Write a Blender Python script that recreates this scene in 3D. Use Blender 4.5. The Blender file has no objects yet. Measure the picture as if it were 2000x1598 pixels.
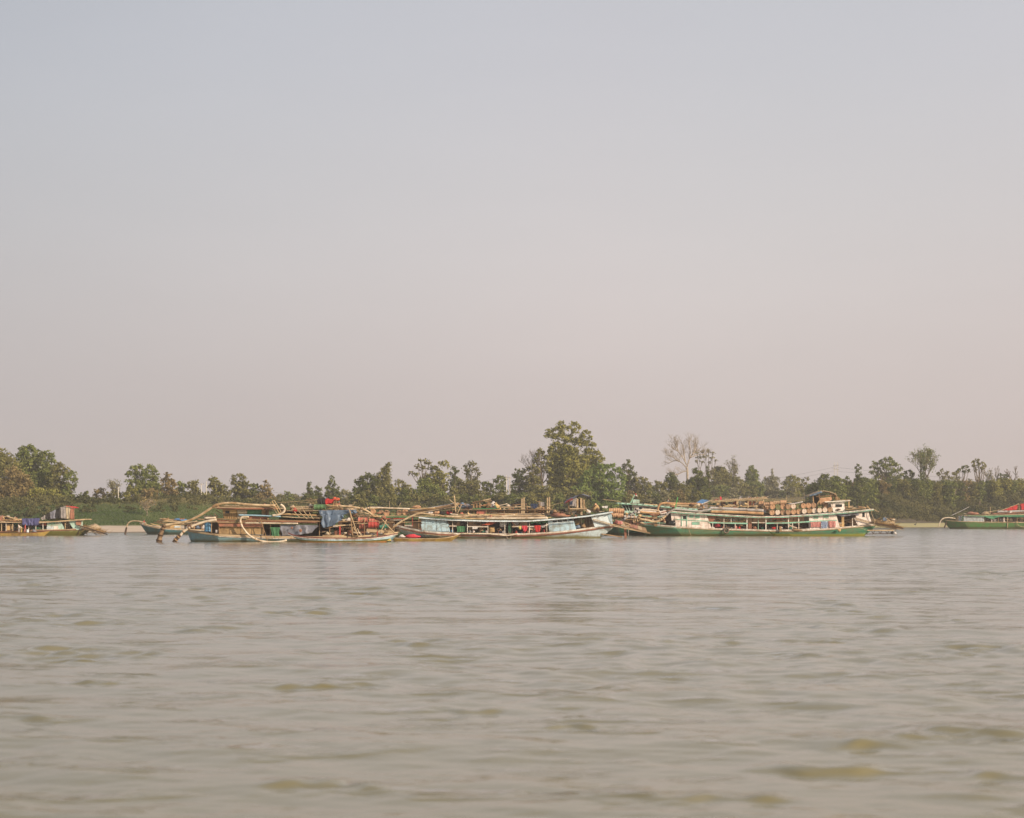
import bpy, bmesh, math, random
import numpy as np
from mathutils import Vector, Matrix
from mathutils.geometry import tessellate_polygon

R = math.radians
scene = bpy.context.scene
COL = scene.collection

# ------------------------------------------------------------------ camera, world, sun, exposure
FPX, HOR, CAMZ = 3700.0, 1011.0, 2.7          # focal length in photo pixels, horizon row, eye height
cam_data = bpy.data.cameras.new('camera')
cam = bpy.data.objects.new('camera', cam_data)
COL.objects.link(cam)
cam.location = (0, 0, CAMZ)
cam.rotation_euler = (R(90), 0, 0)
cam_data.sensor_width = 36
cam_data.lens = FPX / 2000 * 36
cam_data.shift_y = (HOR - 799) / 2000
cam_data.clip_start = 0.2
cam_data.clip_end = 30000
cam_data.dof.use_dof = True
cam_data.dof.focus_distance = 225
cam_data.dof.aperture_fstop = 1.5
scene.camera = cam

SUN_EL, SUN_AZ = R(24), R(52)      # azimuth: from straight behind the camera towards its right
sun_dir = Vector((math.sin(SUN_AZ) * math.cos(SUN_EL), -math.cos(SUN_AZ) * math.cos(SUN_EL), math.sin(SUN_EL)))
sd = bpy.data.lights.new('sun', 'SUN')
sd.energy = 5.0
sd.angle = R(0.8)
sd.color = (1.0, 0.83, 0.63)
sun = bpy.data.objects.new('sun', sd)
COL.objects.link(sun)
sun.rotation_euler = sun_dir.to_track_quat('Z', 'Y').to_euler()

world = bpy.data.worlds.new('World')
scene.world = world
world.use_nodes = True
wn, wl = world.node_tree.nodes, world.node_tree.links
wn.clear()
out = wn.new('ShaderNodeOutputWorld')
bg = wn.new('ShaderNodeBackground')
sky = wn.new('ShaderNodeTexSky')
sky.sky_type = 'NISHITA'
sky.sun_disc = False
sky.sun_elevation = SUN_EL
sky.sun_rotation = math.pi - SUN_AZ
sky.air_density = 1.0
sky.dust_density = 5.0
sky.ozone_density = 1.0
# smoke-season haze layer over the clear sky: pink-grey low down, grey-blue overhead
tc = wn.new('ShaderNodeTexCoord')
sx = wn.new('ShaderNodeSeparateXYZ')
wl.new(tc.outputs['Generated'], sx.inputs[0])
ramp = wn.new('ShaderNodeValToRGB')
wl.new(sx.outputs['Z'], ramp.inputs[0])
cr = ramp.color_ramp
cr.interpolation = 'B_SPLINE'
cr.elements[0].position = 0.0
cr.elements[0].color = (0.60, 0.525, 0.50, 1)
cr.elements[1].position = 1.0
cr.elements[1].color = (0.40, 0.46, 0.55, 1)
for pos, c in ((0.04, (0.63, 0.56, 0.535)), (0.10, (0.685, 0.63, 0.605)), (0.16, (0.675, 0.66, 0.65)), (0.23, (0.63, 0.64, 0.662)),
               (0.34, (0.55, 0.58, 0.625))):
    e = cr.elements.new(pos)
    e.color = (*c, 1)
side = wn.new('ShaderNodeMapRange')         # brighter and pinker towards the sun's side
wl.new(sx.outputs['X'], side.inputs[0])
side.inputs[1].default_value, side.inputs[2].default_value = -0.32, 0.34
tint = wn.new('ShaderNodeValToRGB')
tint.color_ramp.interpolation = 'B_SPLINE'
tint.color_ramp.elements[0].color = (0.76, 0.775, 0.815, 1)
tint.color_ramp.elements[1].color = (1.01, 0.955, 0.965, 1)
for pos, c in ((0.33, (0.935, 0.925, 0.950)), (0.62, (1.03, 0.995, 1.01))):
    e = tint.color_ramp.elements.new(pos)
    e.color = (*c, 1)
wl.new(side.outputs[0], tint.inputs[0])
mul = wn.new('ShaderNodeMix')
mul.data_type = 'RGBA'
mul.blend_type = 'MULTIPLY'
mul.inputs[0].default_value = 1
wl.new(ramp.outputs[0], mul.inputs[6])
wl.new(tint.outputs[0], mul.inputs[7])
skys = wn.new('ShaderNodeMix')               # the sky texture, scaled down to the layer's brightness
skys.data_type = 'RGBA'
skys.blend_type = 'MULTIPLY'
skys.inputs[0].default_value = 1
wl.new(sky.outputs[0], skys.inputs[6])
skys.inputs[7].default_value = (0.10, 0.10, 0.10, 1)
mixs = wn.new('ShaderNodeMix')
mixs.data_type = 'RGBA'
mixs.inputs[0].default_value = 0.9
wl.new(skys.outputs[2], mixs.inputs[6])
wl.new(mul.outputs[2], mixs.inputs[7])
wmap = wn.new('ShaderNodeMapping')              # faint uneven smoke layers
wmap.inputs['Scale'].default_value = (2.2, 2.2, 9.0)
wl.new(tc.outputs['Generated'], wmap.inputs[0])
wno = wn.new('ShaderNodeTexNoise')
wno.inputs['Scale'].default_value = 1.3
wno.inputs['Detail'].default_value = 3
wl.new(wmap.outputs[0], wno.inputs[0])
wrg = wn.new('ShaderNodeMapRange')
wrg.inputs[1].default_value, wrg.inputs[2].default_value = 0.3, 0.7
wrg.inputs[3].default_value, wrg.inputs[4].default_value = 0.972, 1.022
wl.new(wno.outputs[0], wrg.inputs[0])
wmx = wn.new('ShaderNodeMix')
wmx.data_type = 'RGBA'
wmx.blend_type = 'MULTIPLY'
wmx.inputs[0].default_value = 1
wl.new(mixs.outputs[2], wmx.inputs[6])
wl.new(wrg.outputs[0], wmx.inputs[7])
wl.new(wmx.outputs[2], bg.inputs[0])
bg.inputs[1].default_value = 0.93
wl.new(bg.outputs[0], out.inputs[0])

scene.view_settings.view_transform = 'Standard'
scene.view_settings.look = 'None'
scene.view_settings.exposure = 0.15
scene.view_settings.gamma = 1.0
scene.view_settings.use_curve_mapping = False
scene.render.engine = 'CYCLES'
scene.cycles.use_denoising = True
scene.cycles.max_bounces = 5
scene.cycles.diffuse_bounces = 2
scene.cycles.glossy_bounces = 3
scene.cycles.transmission_bounces = 3
scene.cycles.volume_bounces = 0
scene.cycles.transparent_max_bounces = 6
scene.render.filter_size = 1.1

# ------------------------------------------------------------------ helpers
def lin(v):
    v = v / 255
    return v / 12.92 if v <= 0.04045 else ((v + 0.055) / 1.055) ** 2.4

def C(r, g, b, k=1.0):
    return (lin(r) * k, lin(g) * k, lin(b) * k)

def W(px, py, Y):
    """a point of the place, from where it shows in the photograph and how far away it is"""
    return Vector(((px - 1000) / FPX * Y, Y, CAMZ - (py - HOR) / FPX * Y))

_mats = {}
def mat(name, col, col2=None, scale=1.2, amt=0.45, rough=0.8, bump=0.0, stretch=None, metallic=0.0, fine=None, translucent=0.0, waterline=None, detail=5, streak=0.0):
    """painted or raw surface with a second colour (dirt, rust, bare wood) coming through in patches"""
    if name in _mats:
        return _mats[name]
    m = bpy.data.materials.new(name)
    m.use_nodes = True
    n, l = m.node_tree.nodes, m.node_tree.links
    p = n['Principled BSDF']
    p.inputs['Roughness'].default_value = rough
    p.inputs['Metallic'].default_value = metallic
    p.inputs['Specular IOR Level'].default_value = 0.3
    t = n.new('ShaderNodeTexCoord')
    mp = n.new('ShaderNodeMapping')
    l.new(t.outputs['Object'], mp.inputs[0])
    if stretch:
        mp.inputs['Scale'].default_value = stretch
    col2 = col2 or tuple(c * 0.55 for c in col)
    nz = n.new('ShaderNodeTexNoise')
    nz.inputs['Scale'].default_value = scale
    nz.inputs['Detail'].default_value = detail
    nz.inputs['Roughness'].default_value = 0.65
    l.new(mp.outputs[0], nz.inputs[0])
    mr = n.new('ShaderNodeMapRange')
    mr.inputs[1].default_value = 0.62 - amt * 0.42
    mr.inputs[2].default_value = 0.86 - amt * 0.36
    l.new(nz.outputs[0], mr.inputs[0])
    mx = n.new('ShaderNodeMix')
    mx.data_type = 'RGBA'
    mx.inputs[6].default_value = (*col, 1)
    mx.inputs[7].default_value = (*col2, 1)
    l.new(mr.outputs[0], mx.inputs[0])
    last = mx.outputs[2]
    n2 = n.new('ShaderNodeTexNoise')
    n2.inputs['Scale'].default_value = fine or scale * 7
    n2.inputs['Detail'].default_value = 3
    l.new(mp.outputs[0], n2.inputs[0])
    m2 = n.new('ShaderNodeMapRange')
    m2.inputs[3].default_value, m2.inputs[4].default_value = 0.72, 1.22
    l.new(n2.outputs[0], m2.inputs[0])
    mm = n.new('ShaderNodeMix')
    mm.data_type = 'RGBA'
    mm.blend_type = 'MULTIPLY'
    mm.inputs[0].default_value = 1
    l.new(last, mm.inputs[6])
    l.new(m2.outputs[0], mm.inputs[7])
    last = mm.outputs[2]
    if streak:                                  # rain and rust runs
        ms_ = n.new('ShaderNodeMapping')
        ms_.inputs['Scale'].default_value = (5.5, 5.5, 0.55)
        l.new(t.outputs['Object'], ms_.inputs[0])
        n3 = n.new('ShaderNodeTexNoise')
        n3.inputs['Scale'].default_value = 1.0
        n3.inputs['Detail'].default_value = 4
        l.new(ms_.outputs[0], n3.inputs[0])
        m3 = n.new('ShaderNodeMapRange')
        m3.inputs[1].default_value, m3.inputs[2].default_value = 0.50, 0.72
        m3.inputs[4].default_value = streak
        l.new(n3.outputs[0], m3.inputs[0])
        m4 = n.new('ShaderNodeMix')
        m4.data_type = 'RGBA'
        m4.inputs[7].default_value = (*(c * 0.55 for c in C(150, 112, 78)), 1)
        l.new(m3.outputs[0], m4.inputs[0])
        l.new(last, m4.inputs[6])
        last = m4.outputs[2]
    if waterline:                               # slime and mud stain just above the water
        g = n.new('ShaderNodeNewGeometry')
        s = n.new('ShaderNodeSeparateXYZ')
        l.new(g.outputs['Position'], s.inputs[0])
        ad = n.new('ShaderNodeMath')
        ad.operation = 'MULTIPLY_ADD'
        l.new(nz.outputs[0], ad.inputs[0])
        ad.inputs[1].default_value = -0.5
        l.new(s.outputs['Z'], ad.inputs[2])
        w = n.new('ShaderNodeMapRange')
        w.inputs[1].default_value, w.inputs[2].default_value = waterline[1] - 0.27, waterline[1]
        w.inputs[3].default_value, w.inputs[4].default_value = 1, 0
        l.new(ad.outputs[0], w.inputs[0])
        wx = n.new('ShaderNodeMix')
        wx.data_type = 'RGBA'
        wx.inputs[7].default_value = (*waterline[0], 1)
        l.new(w.outputs[0], wx.inputs[0])
        l.new(last, wx.inputs[6])
        last = wx.outputs[2]
    l.new(last, p.inputs['Base Color'])
    if bump:
        b = n.new('ShaderNodeBump')
        b.inputs['Strength'].default_value = bump
        b.inputs['Distance'].default_value = 0.03
        l.new(n2.outputs[0], b.inputs['Height'])
        l.new(b.outputs[0], p.inputs['Normal'])
    if translucent:
        o = n['Material Output']
        tr = n.new('ShaderNodeBsdfTranslucent')
        l.new(last, tr.inputs[0])
        ms = n.new('ShaderNodeMixShader')
        ms.inputs[0].default_value = translucent
        l.new(p.outputs[0], ms.inputs[1])
        l.new(tr.outputs[0], ms.inputs[2])
        l.new(ms.outputs[0], o.inputs[0])
    _mats[name] = m
    return m

def leafmat(name, ca, cb, cc=None):
    """foliage: colour differs from leaf spray to leaf spray and, slowly, through the crown"""
    if name in _mats:
        return _mats[name]
    m = bpy.data.materials.new(name)
    m.use_nodes = True
    n, l = m.node_tree.nodes, m.node_tree.links
    n.remove(n['Principled BSDF'])
    at = n.new('ShaderNodeAttribute')
    at.attribute_name = 'tone'
    rp = n.new('ShaderNodeValToRGB')
    l.new(at.outputs['Fac'], rp.inputs[0])
    rp.color_ramp.elements[0].color = (*ca, 1)
    rp.color_ramp.elements[1].color = (*cb, 1)
    if cc:
        e = rp.color_ramp.elements.new(0.9)
        e.color = (*cb, 1)
        rp.color_ramp.elements[-1].color = (*cc, 1)
    d = n.new('ShaderNodeBsdfDiffuse')
    t = n.new('ShaderNodeBsdfTranslucent')
    mx = n.new('ShaderNodeMixShader')
    mx.inputs[0].default_value = 0.28
    for s in (d, t):
        l.new(rp.outputs[0], s.inputs[0])
    l.new(d.outputs[0], mx.inputs[1])
    l.new(t.outputs[0], mx.inputs[2])
    l.new(mx.outputs[0], n['Material Output'].inputs[0])
    _mats[name] = m
    return m

def tag(o, label=None, cat=None, group=None, kind=None):
    if label: o['label'] = label
    if cat: o['category'] = cat
    if group: o['group'] = group
    if kind: o['kind'] = kind
    return o

def wloc(o):
    v = Vector(o.location)
    while o.parent:
        o = o.parent
        v += o.location
    return v

def empty(name, loc, label=None, cat=None, group=None):
    o = bpy.data.objects.new(name, None)
    o.empty_display_size = 0.3
    COL.objects.link(o)
    o.location = loc
    return tag(o, label, cat, group)

def np_mesh(name, verts, quads, smooth=False, tone=None):
    me = bpy.data.meshes.new(name)
    verts = np.asarray(verts, dtype=np.float32)
    quads = np.asarray(quads, dtype=np.int32)
    me.vertices.add(len(verts))
    me.vertices.foreach_set('co', verts.ravel())
    k = quads.shape[1]
    me.loops.add(quads.size)
    me.loops.foreach_set('vertex_index', quads.ravel())
    me.polygons.add(len(quads))
    me.polygons.foreach_set('loop_start', np.arange(0, quads.size, k, dtype=np.int32))
    me.polygons.foreach_set('loop_total', np.full(len(quads), k, dtype=np.int32))
    if smooth:
        me.polygons.foreach_set('use_smooth', np.ones(len(quads), dtype=bool))
    if tone is not None:
        a = me.attributes.new('tone', 'FLOAT', 'FACE')
        a.data.foreach_set('value', np.asarray(tone, dtype=np.float32))
    me.update(calc_edges=True)
    return me

def link(name, me, parent=None, loc=(0, 0, 0)):
    o = bpy.data.objects.new(name, me)
    COL.objects.link(o)
    o.parent = parent
    o.location = loc
    return o

class MB:
    """collects shapes in place coordinates; build() links them as ONE mesh object"""
    def __init__(self):
        self.v, self.f, self.m, self.sm = [], [], [], []
        self.mi = 0
        self.smooth = False
    def add(self, vs, fs):
        b = len(self.v)
        self.v += [Vector(v) for v in vs]
        for f in fs:
            self.f.append([b + i for i in f])
            self.m.append(self.mi)
            self.sm.append(self.smooth)
        return self
    def box(self, a, b):
        x0, y0, z0 = a
        x1, y1, z1 = b
        return self.add([(x0, y0, z0), (x1, y0, z0), (x1, y1, z0), (x0, y1, z0), (x0, y0, z1), (x1, y0, z1), (x1, y1, z1), (x0, y1, z1)],
                        [(3, 2, 1, 0), (4, 5, 6, 7), (0, 1, 5, 4), (1, 2, 6, 5), (2, 3, 7, 6), (3, 0, 4, 7)])
    def bar(self, p, q, w, d, up=Vector((0, 0, 1))):
        """square beam from p to q, w across (in the up direction), d deep"""
        p, q = Vector(p), Vector(q)
        t = (q - p).normalized()
        s = t.cross(up)
        if s.length < 1e-3:
            s = t.cross(Vector((0, 1, 0)))
        s.normalize()
        u = s.cross(t).normalized()
        vs = []
        for c in (p, q):
            for a, b in ((-1, -1), (1, -1), (1, 1), (-1, 1)):
                vs.append(c + s * (a * d / 2) + u * (b * w / 2))
        return self.add(vs, [(3, 2, 1, 0), (4, 5, 6, 7), (0, 1, 5, 4), (1, 2, 6, 5), (2, 3, 7, 6), (3, 0, 4, 7)])
    def tube(self, pts, r, seg=8, caps=True):
        pts = [Vector(p) for p in pts]
        n = len(pts)
        rs = [r] * n if not isinstance(r, (list, tuple)) else list(r)
        vs, fs = [], []
        ref = None
        for i, p in enumerate(pts):
            t = (pts[min(i + 1, n - 1)] - pts[max(i - 1, 0)]).normalized()
            if ref is None:
                ref = Vector((0, 0, 1)) if abs(t.z) < 0.9 else Vector((0, 1, 0))
            a = t.cross(ref)
            if a.length < 1e-4:
                a = t.cross(Vector((1, 0, 0)))
            a.normalize()
            b = a.cross(t).normalized()
            ref = b
            for k in range(seg):
                an = 2 * math.pi * k / seg
                vs.append(p + (a * math.cos(an) + b * math.sin(an)) * rs[i])
        for i in range(n - 1):
            for k in range(seg):
                k2 = (k + 1) % seg
                fs.append((i * seg + k, i * seg + k2, (i + 1) * seg + k2, (i + 1) * seg + k))
        sm = self.smooth
        self.smooth = True
        self.add(vs, fs)
        self.smooth = sm
        if caps:
            b = len(self.v) - len(vs)
            for f in ([b + k for k in range(seg)][::-1], [b + (n - 1) * seg + k for k in range(seg)]):
                self.f.append(f)
                self.m.append(self.mi)
                self.sm.append(False)
        return self
    def prism(self, poly, y0, y1, holes=()):
        """outline (list of (x, z)) pushed from depth y0 to y1, with window holes cut right through"""
        loops = [list(poly)] + [list(h) for h in holes]
        flat = [p for lp in loops for p in lp]
        tris = tessellate_polygon([[Vector((x, z, 0)) for x, z in lp] for lp in loops])
        n = len(flat)
        vs = [(x, y0, z) for x, z in flat] + [(x, y1, z) for x, z in flat]
        fs = []
        for t in tris:
            a, b, c = (Vector((flat[i][0], flat[i][1], 0)) for i in t)
            t = list(t) if (b - a).cross(c - a).z > 0 else list(t)[::-1]
            fs.append(t)
            fs.append([i + n for i in t][::-1])
        k = 0
        for lp in loops:
            m = len(lp)
            for i in range(m):
                a, b = k + i, k + (i + 1) % m
                fs.append((a, b, b + n, a + n))
            k += m
        return self.add(vs, fs)
    def ell(self, c, r, seg=10, rings=7):
        c = Vector(c)
        rx, ry, rz = r
        vs, fs = [c + Vector((0, 0, rz))], []
        for i in range(1, rings):
            th = math.pi * i / rings
            for k in range(seg):
                an = 2 * math.pi * k / seg
                vs.append(c + Vector((rx * math.sin(th) * math.cos(an), ry * math.sin(th) * math.sin(an), rz * math.cos(th))))
        vs.append(c - Vector((0, 0, rz)))
        for k in range(seg):
            fs.append((0, 1 + k, 1 + (k + 1) % seg))
            for i in range(rings - 2):
                a, b = 1 + i * seg + k, 1 + i * seg + (k + 1) % seg
                fs.append((a, a + seg, b + seg, b))
            e = 1 + (rings - 2) * seg
            fs.append((e + (k + 1) % seg, e + k, len(vs) - 1))
        sm = self.smooth
        self.smooth = True
        self.add(vs, fs)
        self.smooth = sm
        return self
    def build(self, name, mats, parent=None, label=None, cat=None, group=None, kind=None):
        if not isinstance(mats, (list, tuple)):
            mats = [mats]
        if parent is not None:
            org = wloc(parent)
        else:
            xs, ys, zs = [v.x for v in self.v], [v.y for v in self.v], [v.z for v in self.v]
            org = Vector(((min(xs) + max(xs)) / 2, (min(ys) + max(ys)) / 2, min(zs)))
        me = bpy.data.meshes.new(name)
        me.from_pydata([tuple(v - org) for v in self.v], [], self.f)
        for p, m, s in zip(me.polygons, self.m, self.sm):
            p.material_index = min(m, len(mats) - 1)
            p.use_smooth = s
        for mm in mats:
            me.materials.append(mm)
        me.update()
        o = link(name, me, parent, (0, 0, 0) if parent is not None else org)
        return tag(o, label, cat, group, kind)

def curve(pts, n=24):
    """smooth line through the points"""
    pts = [Vector(p) for p in pts]
    if len(pts) < 3:
        return [pts[0].lerp(pts[-1], i / 6) for i in range(7)]
    P = [pts[0] * 2 - pts[1]] + pts + [pts[-1] * 2 - pts[-2]]
    out = []
    segs = len(pts) - 1
    per = max(2, n // segs)
    for i in range(segs):
        a, b, c, d = P[i:i + 4]
        for k in range(per):
            t = k / per
            out.append(0.5 * ((2 * b) + (c - a) * t + (2 * a - 5 * b + 4 * c - d) * t * t + (3 * b - a - 3 * c + d) * t ** 3))
    out.append(pts[-1])
    return out

ORD = ['zeroth', 'first', 'second', 'third', 'fourth', 'fifth', 'sixth', 'seventh', 'eighth', 'ninth', 'tenth', 'eleventh', 'twelfth',
       'thirteenth', 'fourteenth', 'fifteenth', 'sixteenth', 'seventeenth', 'eighteenth', 'nineteenth', 'twentieth']

# ------------------------------------------------------------------ river
def make_river():
    rng = np.random.RandomState(5)
    Ys = [-400, -150, -50, -10, 4, 9]
    y = 12.5
    while y < 620:
        Ys.append(y)
        y *= 1.0032
    Ys += [700, 900, 1400, 3000, 9000]
    Ys = np.array(Ys)
    dense = np.linspace(-1, 1, 450)
    us = np.concatenate([[-60, -12, -4, -2.2, -1.5, -1.2, -1.08], dense, [1.08, 1.2, 1.5, 2.2, 4, 12, 60]])
    width = 0.33 * np.maximum(Ys, 14)
    X = us[None, :] * width[:, None]
    Y = np.repeat(Ys[:, None], len(us), 1)
    dY = np.gradient(Ys)[:, None]
    Z = np.zeros_like(X)
    # patches of rougher and calmer water
    def field(sx, sy, seed, n=9):
        r = np.random.RandomState(seed)
        f = np.zeros_like(X)
        for _ in range(n):
            a = r.uniform(0, 6.28)
            k = r.uniform(.5, 1.6)
            f += np.sin(X * k * math.cos(a) / sx + Y * k * math.sin(a) / sy + r.uniform(0, 6.28))
        return f / math.sqrt(n / 2)
    rough = np.clip(0.66 + 0.50 * field(4, 7, 1), 0.18, 1.9)
    cr = np.clip(field(0.9, 1.5, 2, 14) + 0.55 * field(6, 10, 4) - 1.38, 0, 1.1)      # rare steeper crests
    for i in range(120):
        lam = 0.26 * (1.05 ** i) if i < 70 else rng.uniform(0.5, 2.6)
        ang = rng.normal(0, 1.05) + R(88)
        k = 2 * math.pi / lam
        kx, ky = k * math.cos(ang), k * math.sin(ang)
        amp = 0.0019 * lam ** 0.74
        samp = dY * abs(math.sin(ang)) + 0.33 * np.maximum(Y, 14) * (2 / 450) * abs(math.cos(ang))
        fil = np.clip(lam / (3.2 * samp) - 0.6, 0, 1)
        ph = kx * X + ky * Y + rng.uniform(0, 6.28)
        s = np.sin(ph + 0.9 * np.sin(X * rng.uniform(.2, .6) + rng.uniform(0, 6)) + 0.5 * np.sin(Y * rng.uniform(.2, .5)))
        Z += amp * fil * rough * s
        if 0.5 < lam < 1.7:
            Z += 2.1 * amp * fil * cr * s * np.clip(1.3 - Y / 260, 0.35, 1)
    for lam, amp, ang in ((3.4, 0.010, 84), (5.1, 0.012, 97), (8.0, 0.014, 80)):
        k = 2 * math.pi / lam
        Z += amp * np.sin(k * math.cos(R(ang)) * X + k * math.sin(R(ang)) * Y + lam) * np.clip(lam / (4 * dY), 0, 1)
    for px, py, wpx, h in ((1600, 1251, 62, .085), (1560, 1254, 26, .05), (1215, 1256, 26, .06), (1440, 1252, 34, .03), (1310, 1254, 30, .03), (1585, 1281, 60, .035), (1720, 1205, 70, .035), (1855, 1212, 22, .05),
                           (560, 1338, 36, .05), (650, 1337, 30, .055), (715, 1336, 26, .035), (1150, 1418, 34, .05), (1090, 1422, 60, .035), (1890, 1436, 110, .055), (1790, 1441, 60, .035), (1680, 1459, 40, .05),
                           (1640, 1499, 110, .045), (1575, 1503, 36, .05), (600, 1531, 70, .03), (700, 1541, 60, .025), (1480, 1562, 80, .035), (1320, 1560, 90, .025), (60, 1217, 90, .04), (170, 1219, 60, .04),
                           (700, 1238, 60, .04), (490, 1187, 16, .05), (190, 1333, 40, .03), (80, 1404, 90, .03), (1940, 1512, 80, .03), (1380, 1187, 110, .03), (1150, 1168, 60, .03), (1640, 1139, 90, .03), (1790, 1156, 80, .03), (930, 1388, 30, .03)):
        y0 = FPX * CAMZ / (py - HOR)                 # steeper single crests, each a few decimetres across
        x0, wx = (px - 1000) / FPX * y0, wpx / FPX * y0
        wx = max(wx, 0.42)
        h = min(h * 1.3, 0.085 * wx)
        wy = 0.11 + 1.4 * h
        r_ = np.random.RandomState(px)
        yy = Y - y0 - 0.25 * wx * np.sin(1.9 * (X - x0) / wx + r_.uniform(0, 6)) - 0.07 * np.sin(3.1 * (X - x0) / wx + r_.uniform(0, 6))
        env = np.exp(-((X - x0) / wx) ** 2) * (1 + 0.35 * np.sin(5.1 * (X - x0) / wx + r_.uniform(0, 6)))
        Z += h * env * (np.exp(-np.where(yy < 0, yy / wy, yy / (1.8 * wy)) ** 2) - 0.45 * np.exp(-((yy + 2.3 * wy) / (1.3 * wy)) ** 2))
    Z *= np.interp(Y, [20, 60, 140, 400], [1.0, 0.95, 0.75, 0.5])
    Z *= np.clip((700 - Y) / 300, 0, 1) * np.where(np.abs(us)[None, :] > 1.3, 0, 1)
    ny, nx = X.shape
    V = np.stack([X, Y, Z], -1).reshape(-1, 3)
    a = (np.arange(ny - 1)[:, None] * nx + np.arange(nx - 1)[None, :]).ravel()
    Q = np.stack([a, a + 1, a + 1 + nx, a + nx], 1)
    me = np_mesh('river', V, Q, smooth=True)
    m = bpy.data.materials.new('muddy_river_water')
    m.use_nodes = True
    n, l = m.node_tree.nodes, m.node_tree.links
    n.remove(n['Principled BSDF'])
    t = n.new('ShaderNodeTexCoord')
    def rng_(src, a_, b_, c_, d_):
        q = n.new('ShaderNodeMapRange')
        for i_, v_ in enumerate((a_, b_, c_, d_)):
            q.inputs[1 + i_].default_value = v_
        l.new(src, q.inputs[0])
        return q.outputs[0]
    sp = n.new('ShaderNodeSeparateXYZ')
    l.new(t.outputs['Object'], sp.inputs[0])
    prev = None
    for sc, dist, de, sx_, lo, hi in ((0.9, 0.028, 3, 0.8, 0, 1), (3.4, 0.009, 4, 0.8, 0, 1), (0.85, 0.075, 3, 0.55, 0.56, 0.80)):
        mp = n.new('ShaderNodeMapping')
        mp.inputs['Scale'].default_value = (sx_, 1.0, 1.0)
        l.new(t.outputs['Object'], mp.inputs[0])
        z = n.new('ShaderNodeTexNoise')
        z.inputs['Scale'].default_value = sc
        z.inputs['Detail'].default_value = de
        l.new(mp.outputs[0], z.inputs[0])
        b = n.new('ShaderNodeBump')
        b.inputs['Distance'].default_value = dist
        b.inputs['Strength'].default_value = 0.8
        l.new(rng_(z.outputs[0], lo, hi, 0, 1), b.inputs['Height'])
        if prev:
            l.new(prev.outputs[0], b.inputs['Normal'])
        prev = b
    # silt in the water body under a sky-reflecting surface; farther ripples are finer than a pixel, so they act as roughness
    gl = n.new('ShaderNodeBsdfGlossy')
    gl.distribution = 'MULTI_GGX'
    gl.inputs['Color'].default_value = (0.97, 0.97, 0.97, 1)
    l.new(rng_(sp.outputs['Y'], 25, 170, 0.07, 0.15), gl.inputs['Roughness'])
    df = n.new('ShaderNodeBsdfDiffuse')
    df.inputs['Color'].default_value = (0.188, 0.156, 0.064, 1)
    fr = n.new('ShaderNodeFresnel')
    fr.inputs['IOR'].default_value = 1.39
    for q_ in (gl, fr):
        l.new(prev.outputs[0], q_.inputs['Normal'])
    ms = n.new('ShaderNodeMixShader')
    l.new(fr.outputs[0], ms.inputs[0])
    l.new(df.outputs[0], ms.inputs[1])
    l.new(gl.outputs[0], ms.inputs[2])
    l.new(ms.outputs[0], n['Material Output'].inputs[0])
    me.materials.append(m)
    return tag(link('river_water', me), 'wide brown river with low wind ripples', None, None, 'structure')
make_river()

# ------------------------------------------------------------------ far bank
def shore_y(X):
    X = np.asarray(X, dtype=float)
    base = np.where(X < -95, 311.4 + 0.3 * (X + 95), np.where(X > 150, 541.7 + 0.3 * (X - 150), 400.7 + 0.94 * X))
    return base + 3.5 * np.sin(X / 17.0) + 2 * np.sin(X / 7.3 + 1)

def d_shore(px):
    k = (px - 1000) / FPX
    return 400.7 / (1 - 0.94 * k)

def terr(X, Y):
    X = np.asarray(X, dtype=float)
    Y = np.asarray(Y, dtype=float)
    t = Y - shore_y(X)
    pxx = X / np.maximum(Y, 50) * FPX + 1000
    H = np.interp(pxx, [-400, 0, 250, 420, 560, 700, 1000, 1250, 1450, 1600, 1680, 1780, 2400], [6, 6, 6.1, 6.3, 5.4, 5.2, 6.2, 6.6, 6.6, 8, 10.6, 11.4, 12])
    w = np.interp(pxx, [-400, 0, 600, 1200, 1600, 1700, 2400], [60, 60, 55, 60, 45, 32, 32])
    z = np.interp(t, [-60, 0, 8, 26, 42], [-3, -0.02, 0.38, 0.95, 1.1])
    s = np.clip((t - 42) / w, 0, 1)
    s = s * s * (3 - 2 * s)
    z = z + (H - 1.1) * s
    fld = np.interp(pxx, [1150, 1300, 1560, 1650], [0, 1, 1, 0])
    z = z + fld * 3.4 * np.clip((t - 100) / 120, 0, 1)
    bump = 0.25 * np.sin(X / 5.1 + Y / 9) + 0.22 * np.sin(X / 2.7 - Y / 4.2) + 0.3 * np.sin(X / 11 + 2)
    z = z + bump * np.clip((t - 42) / 15, 0, 1)
    z = z + 0.05 * np.sin(X / 3.1 + Y / 5.3) * np.clip(t / 10, 0, 1)
    return z

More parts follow.
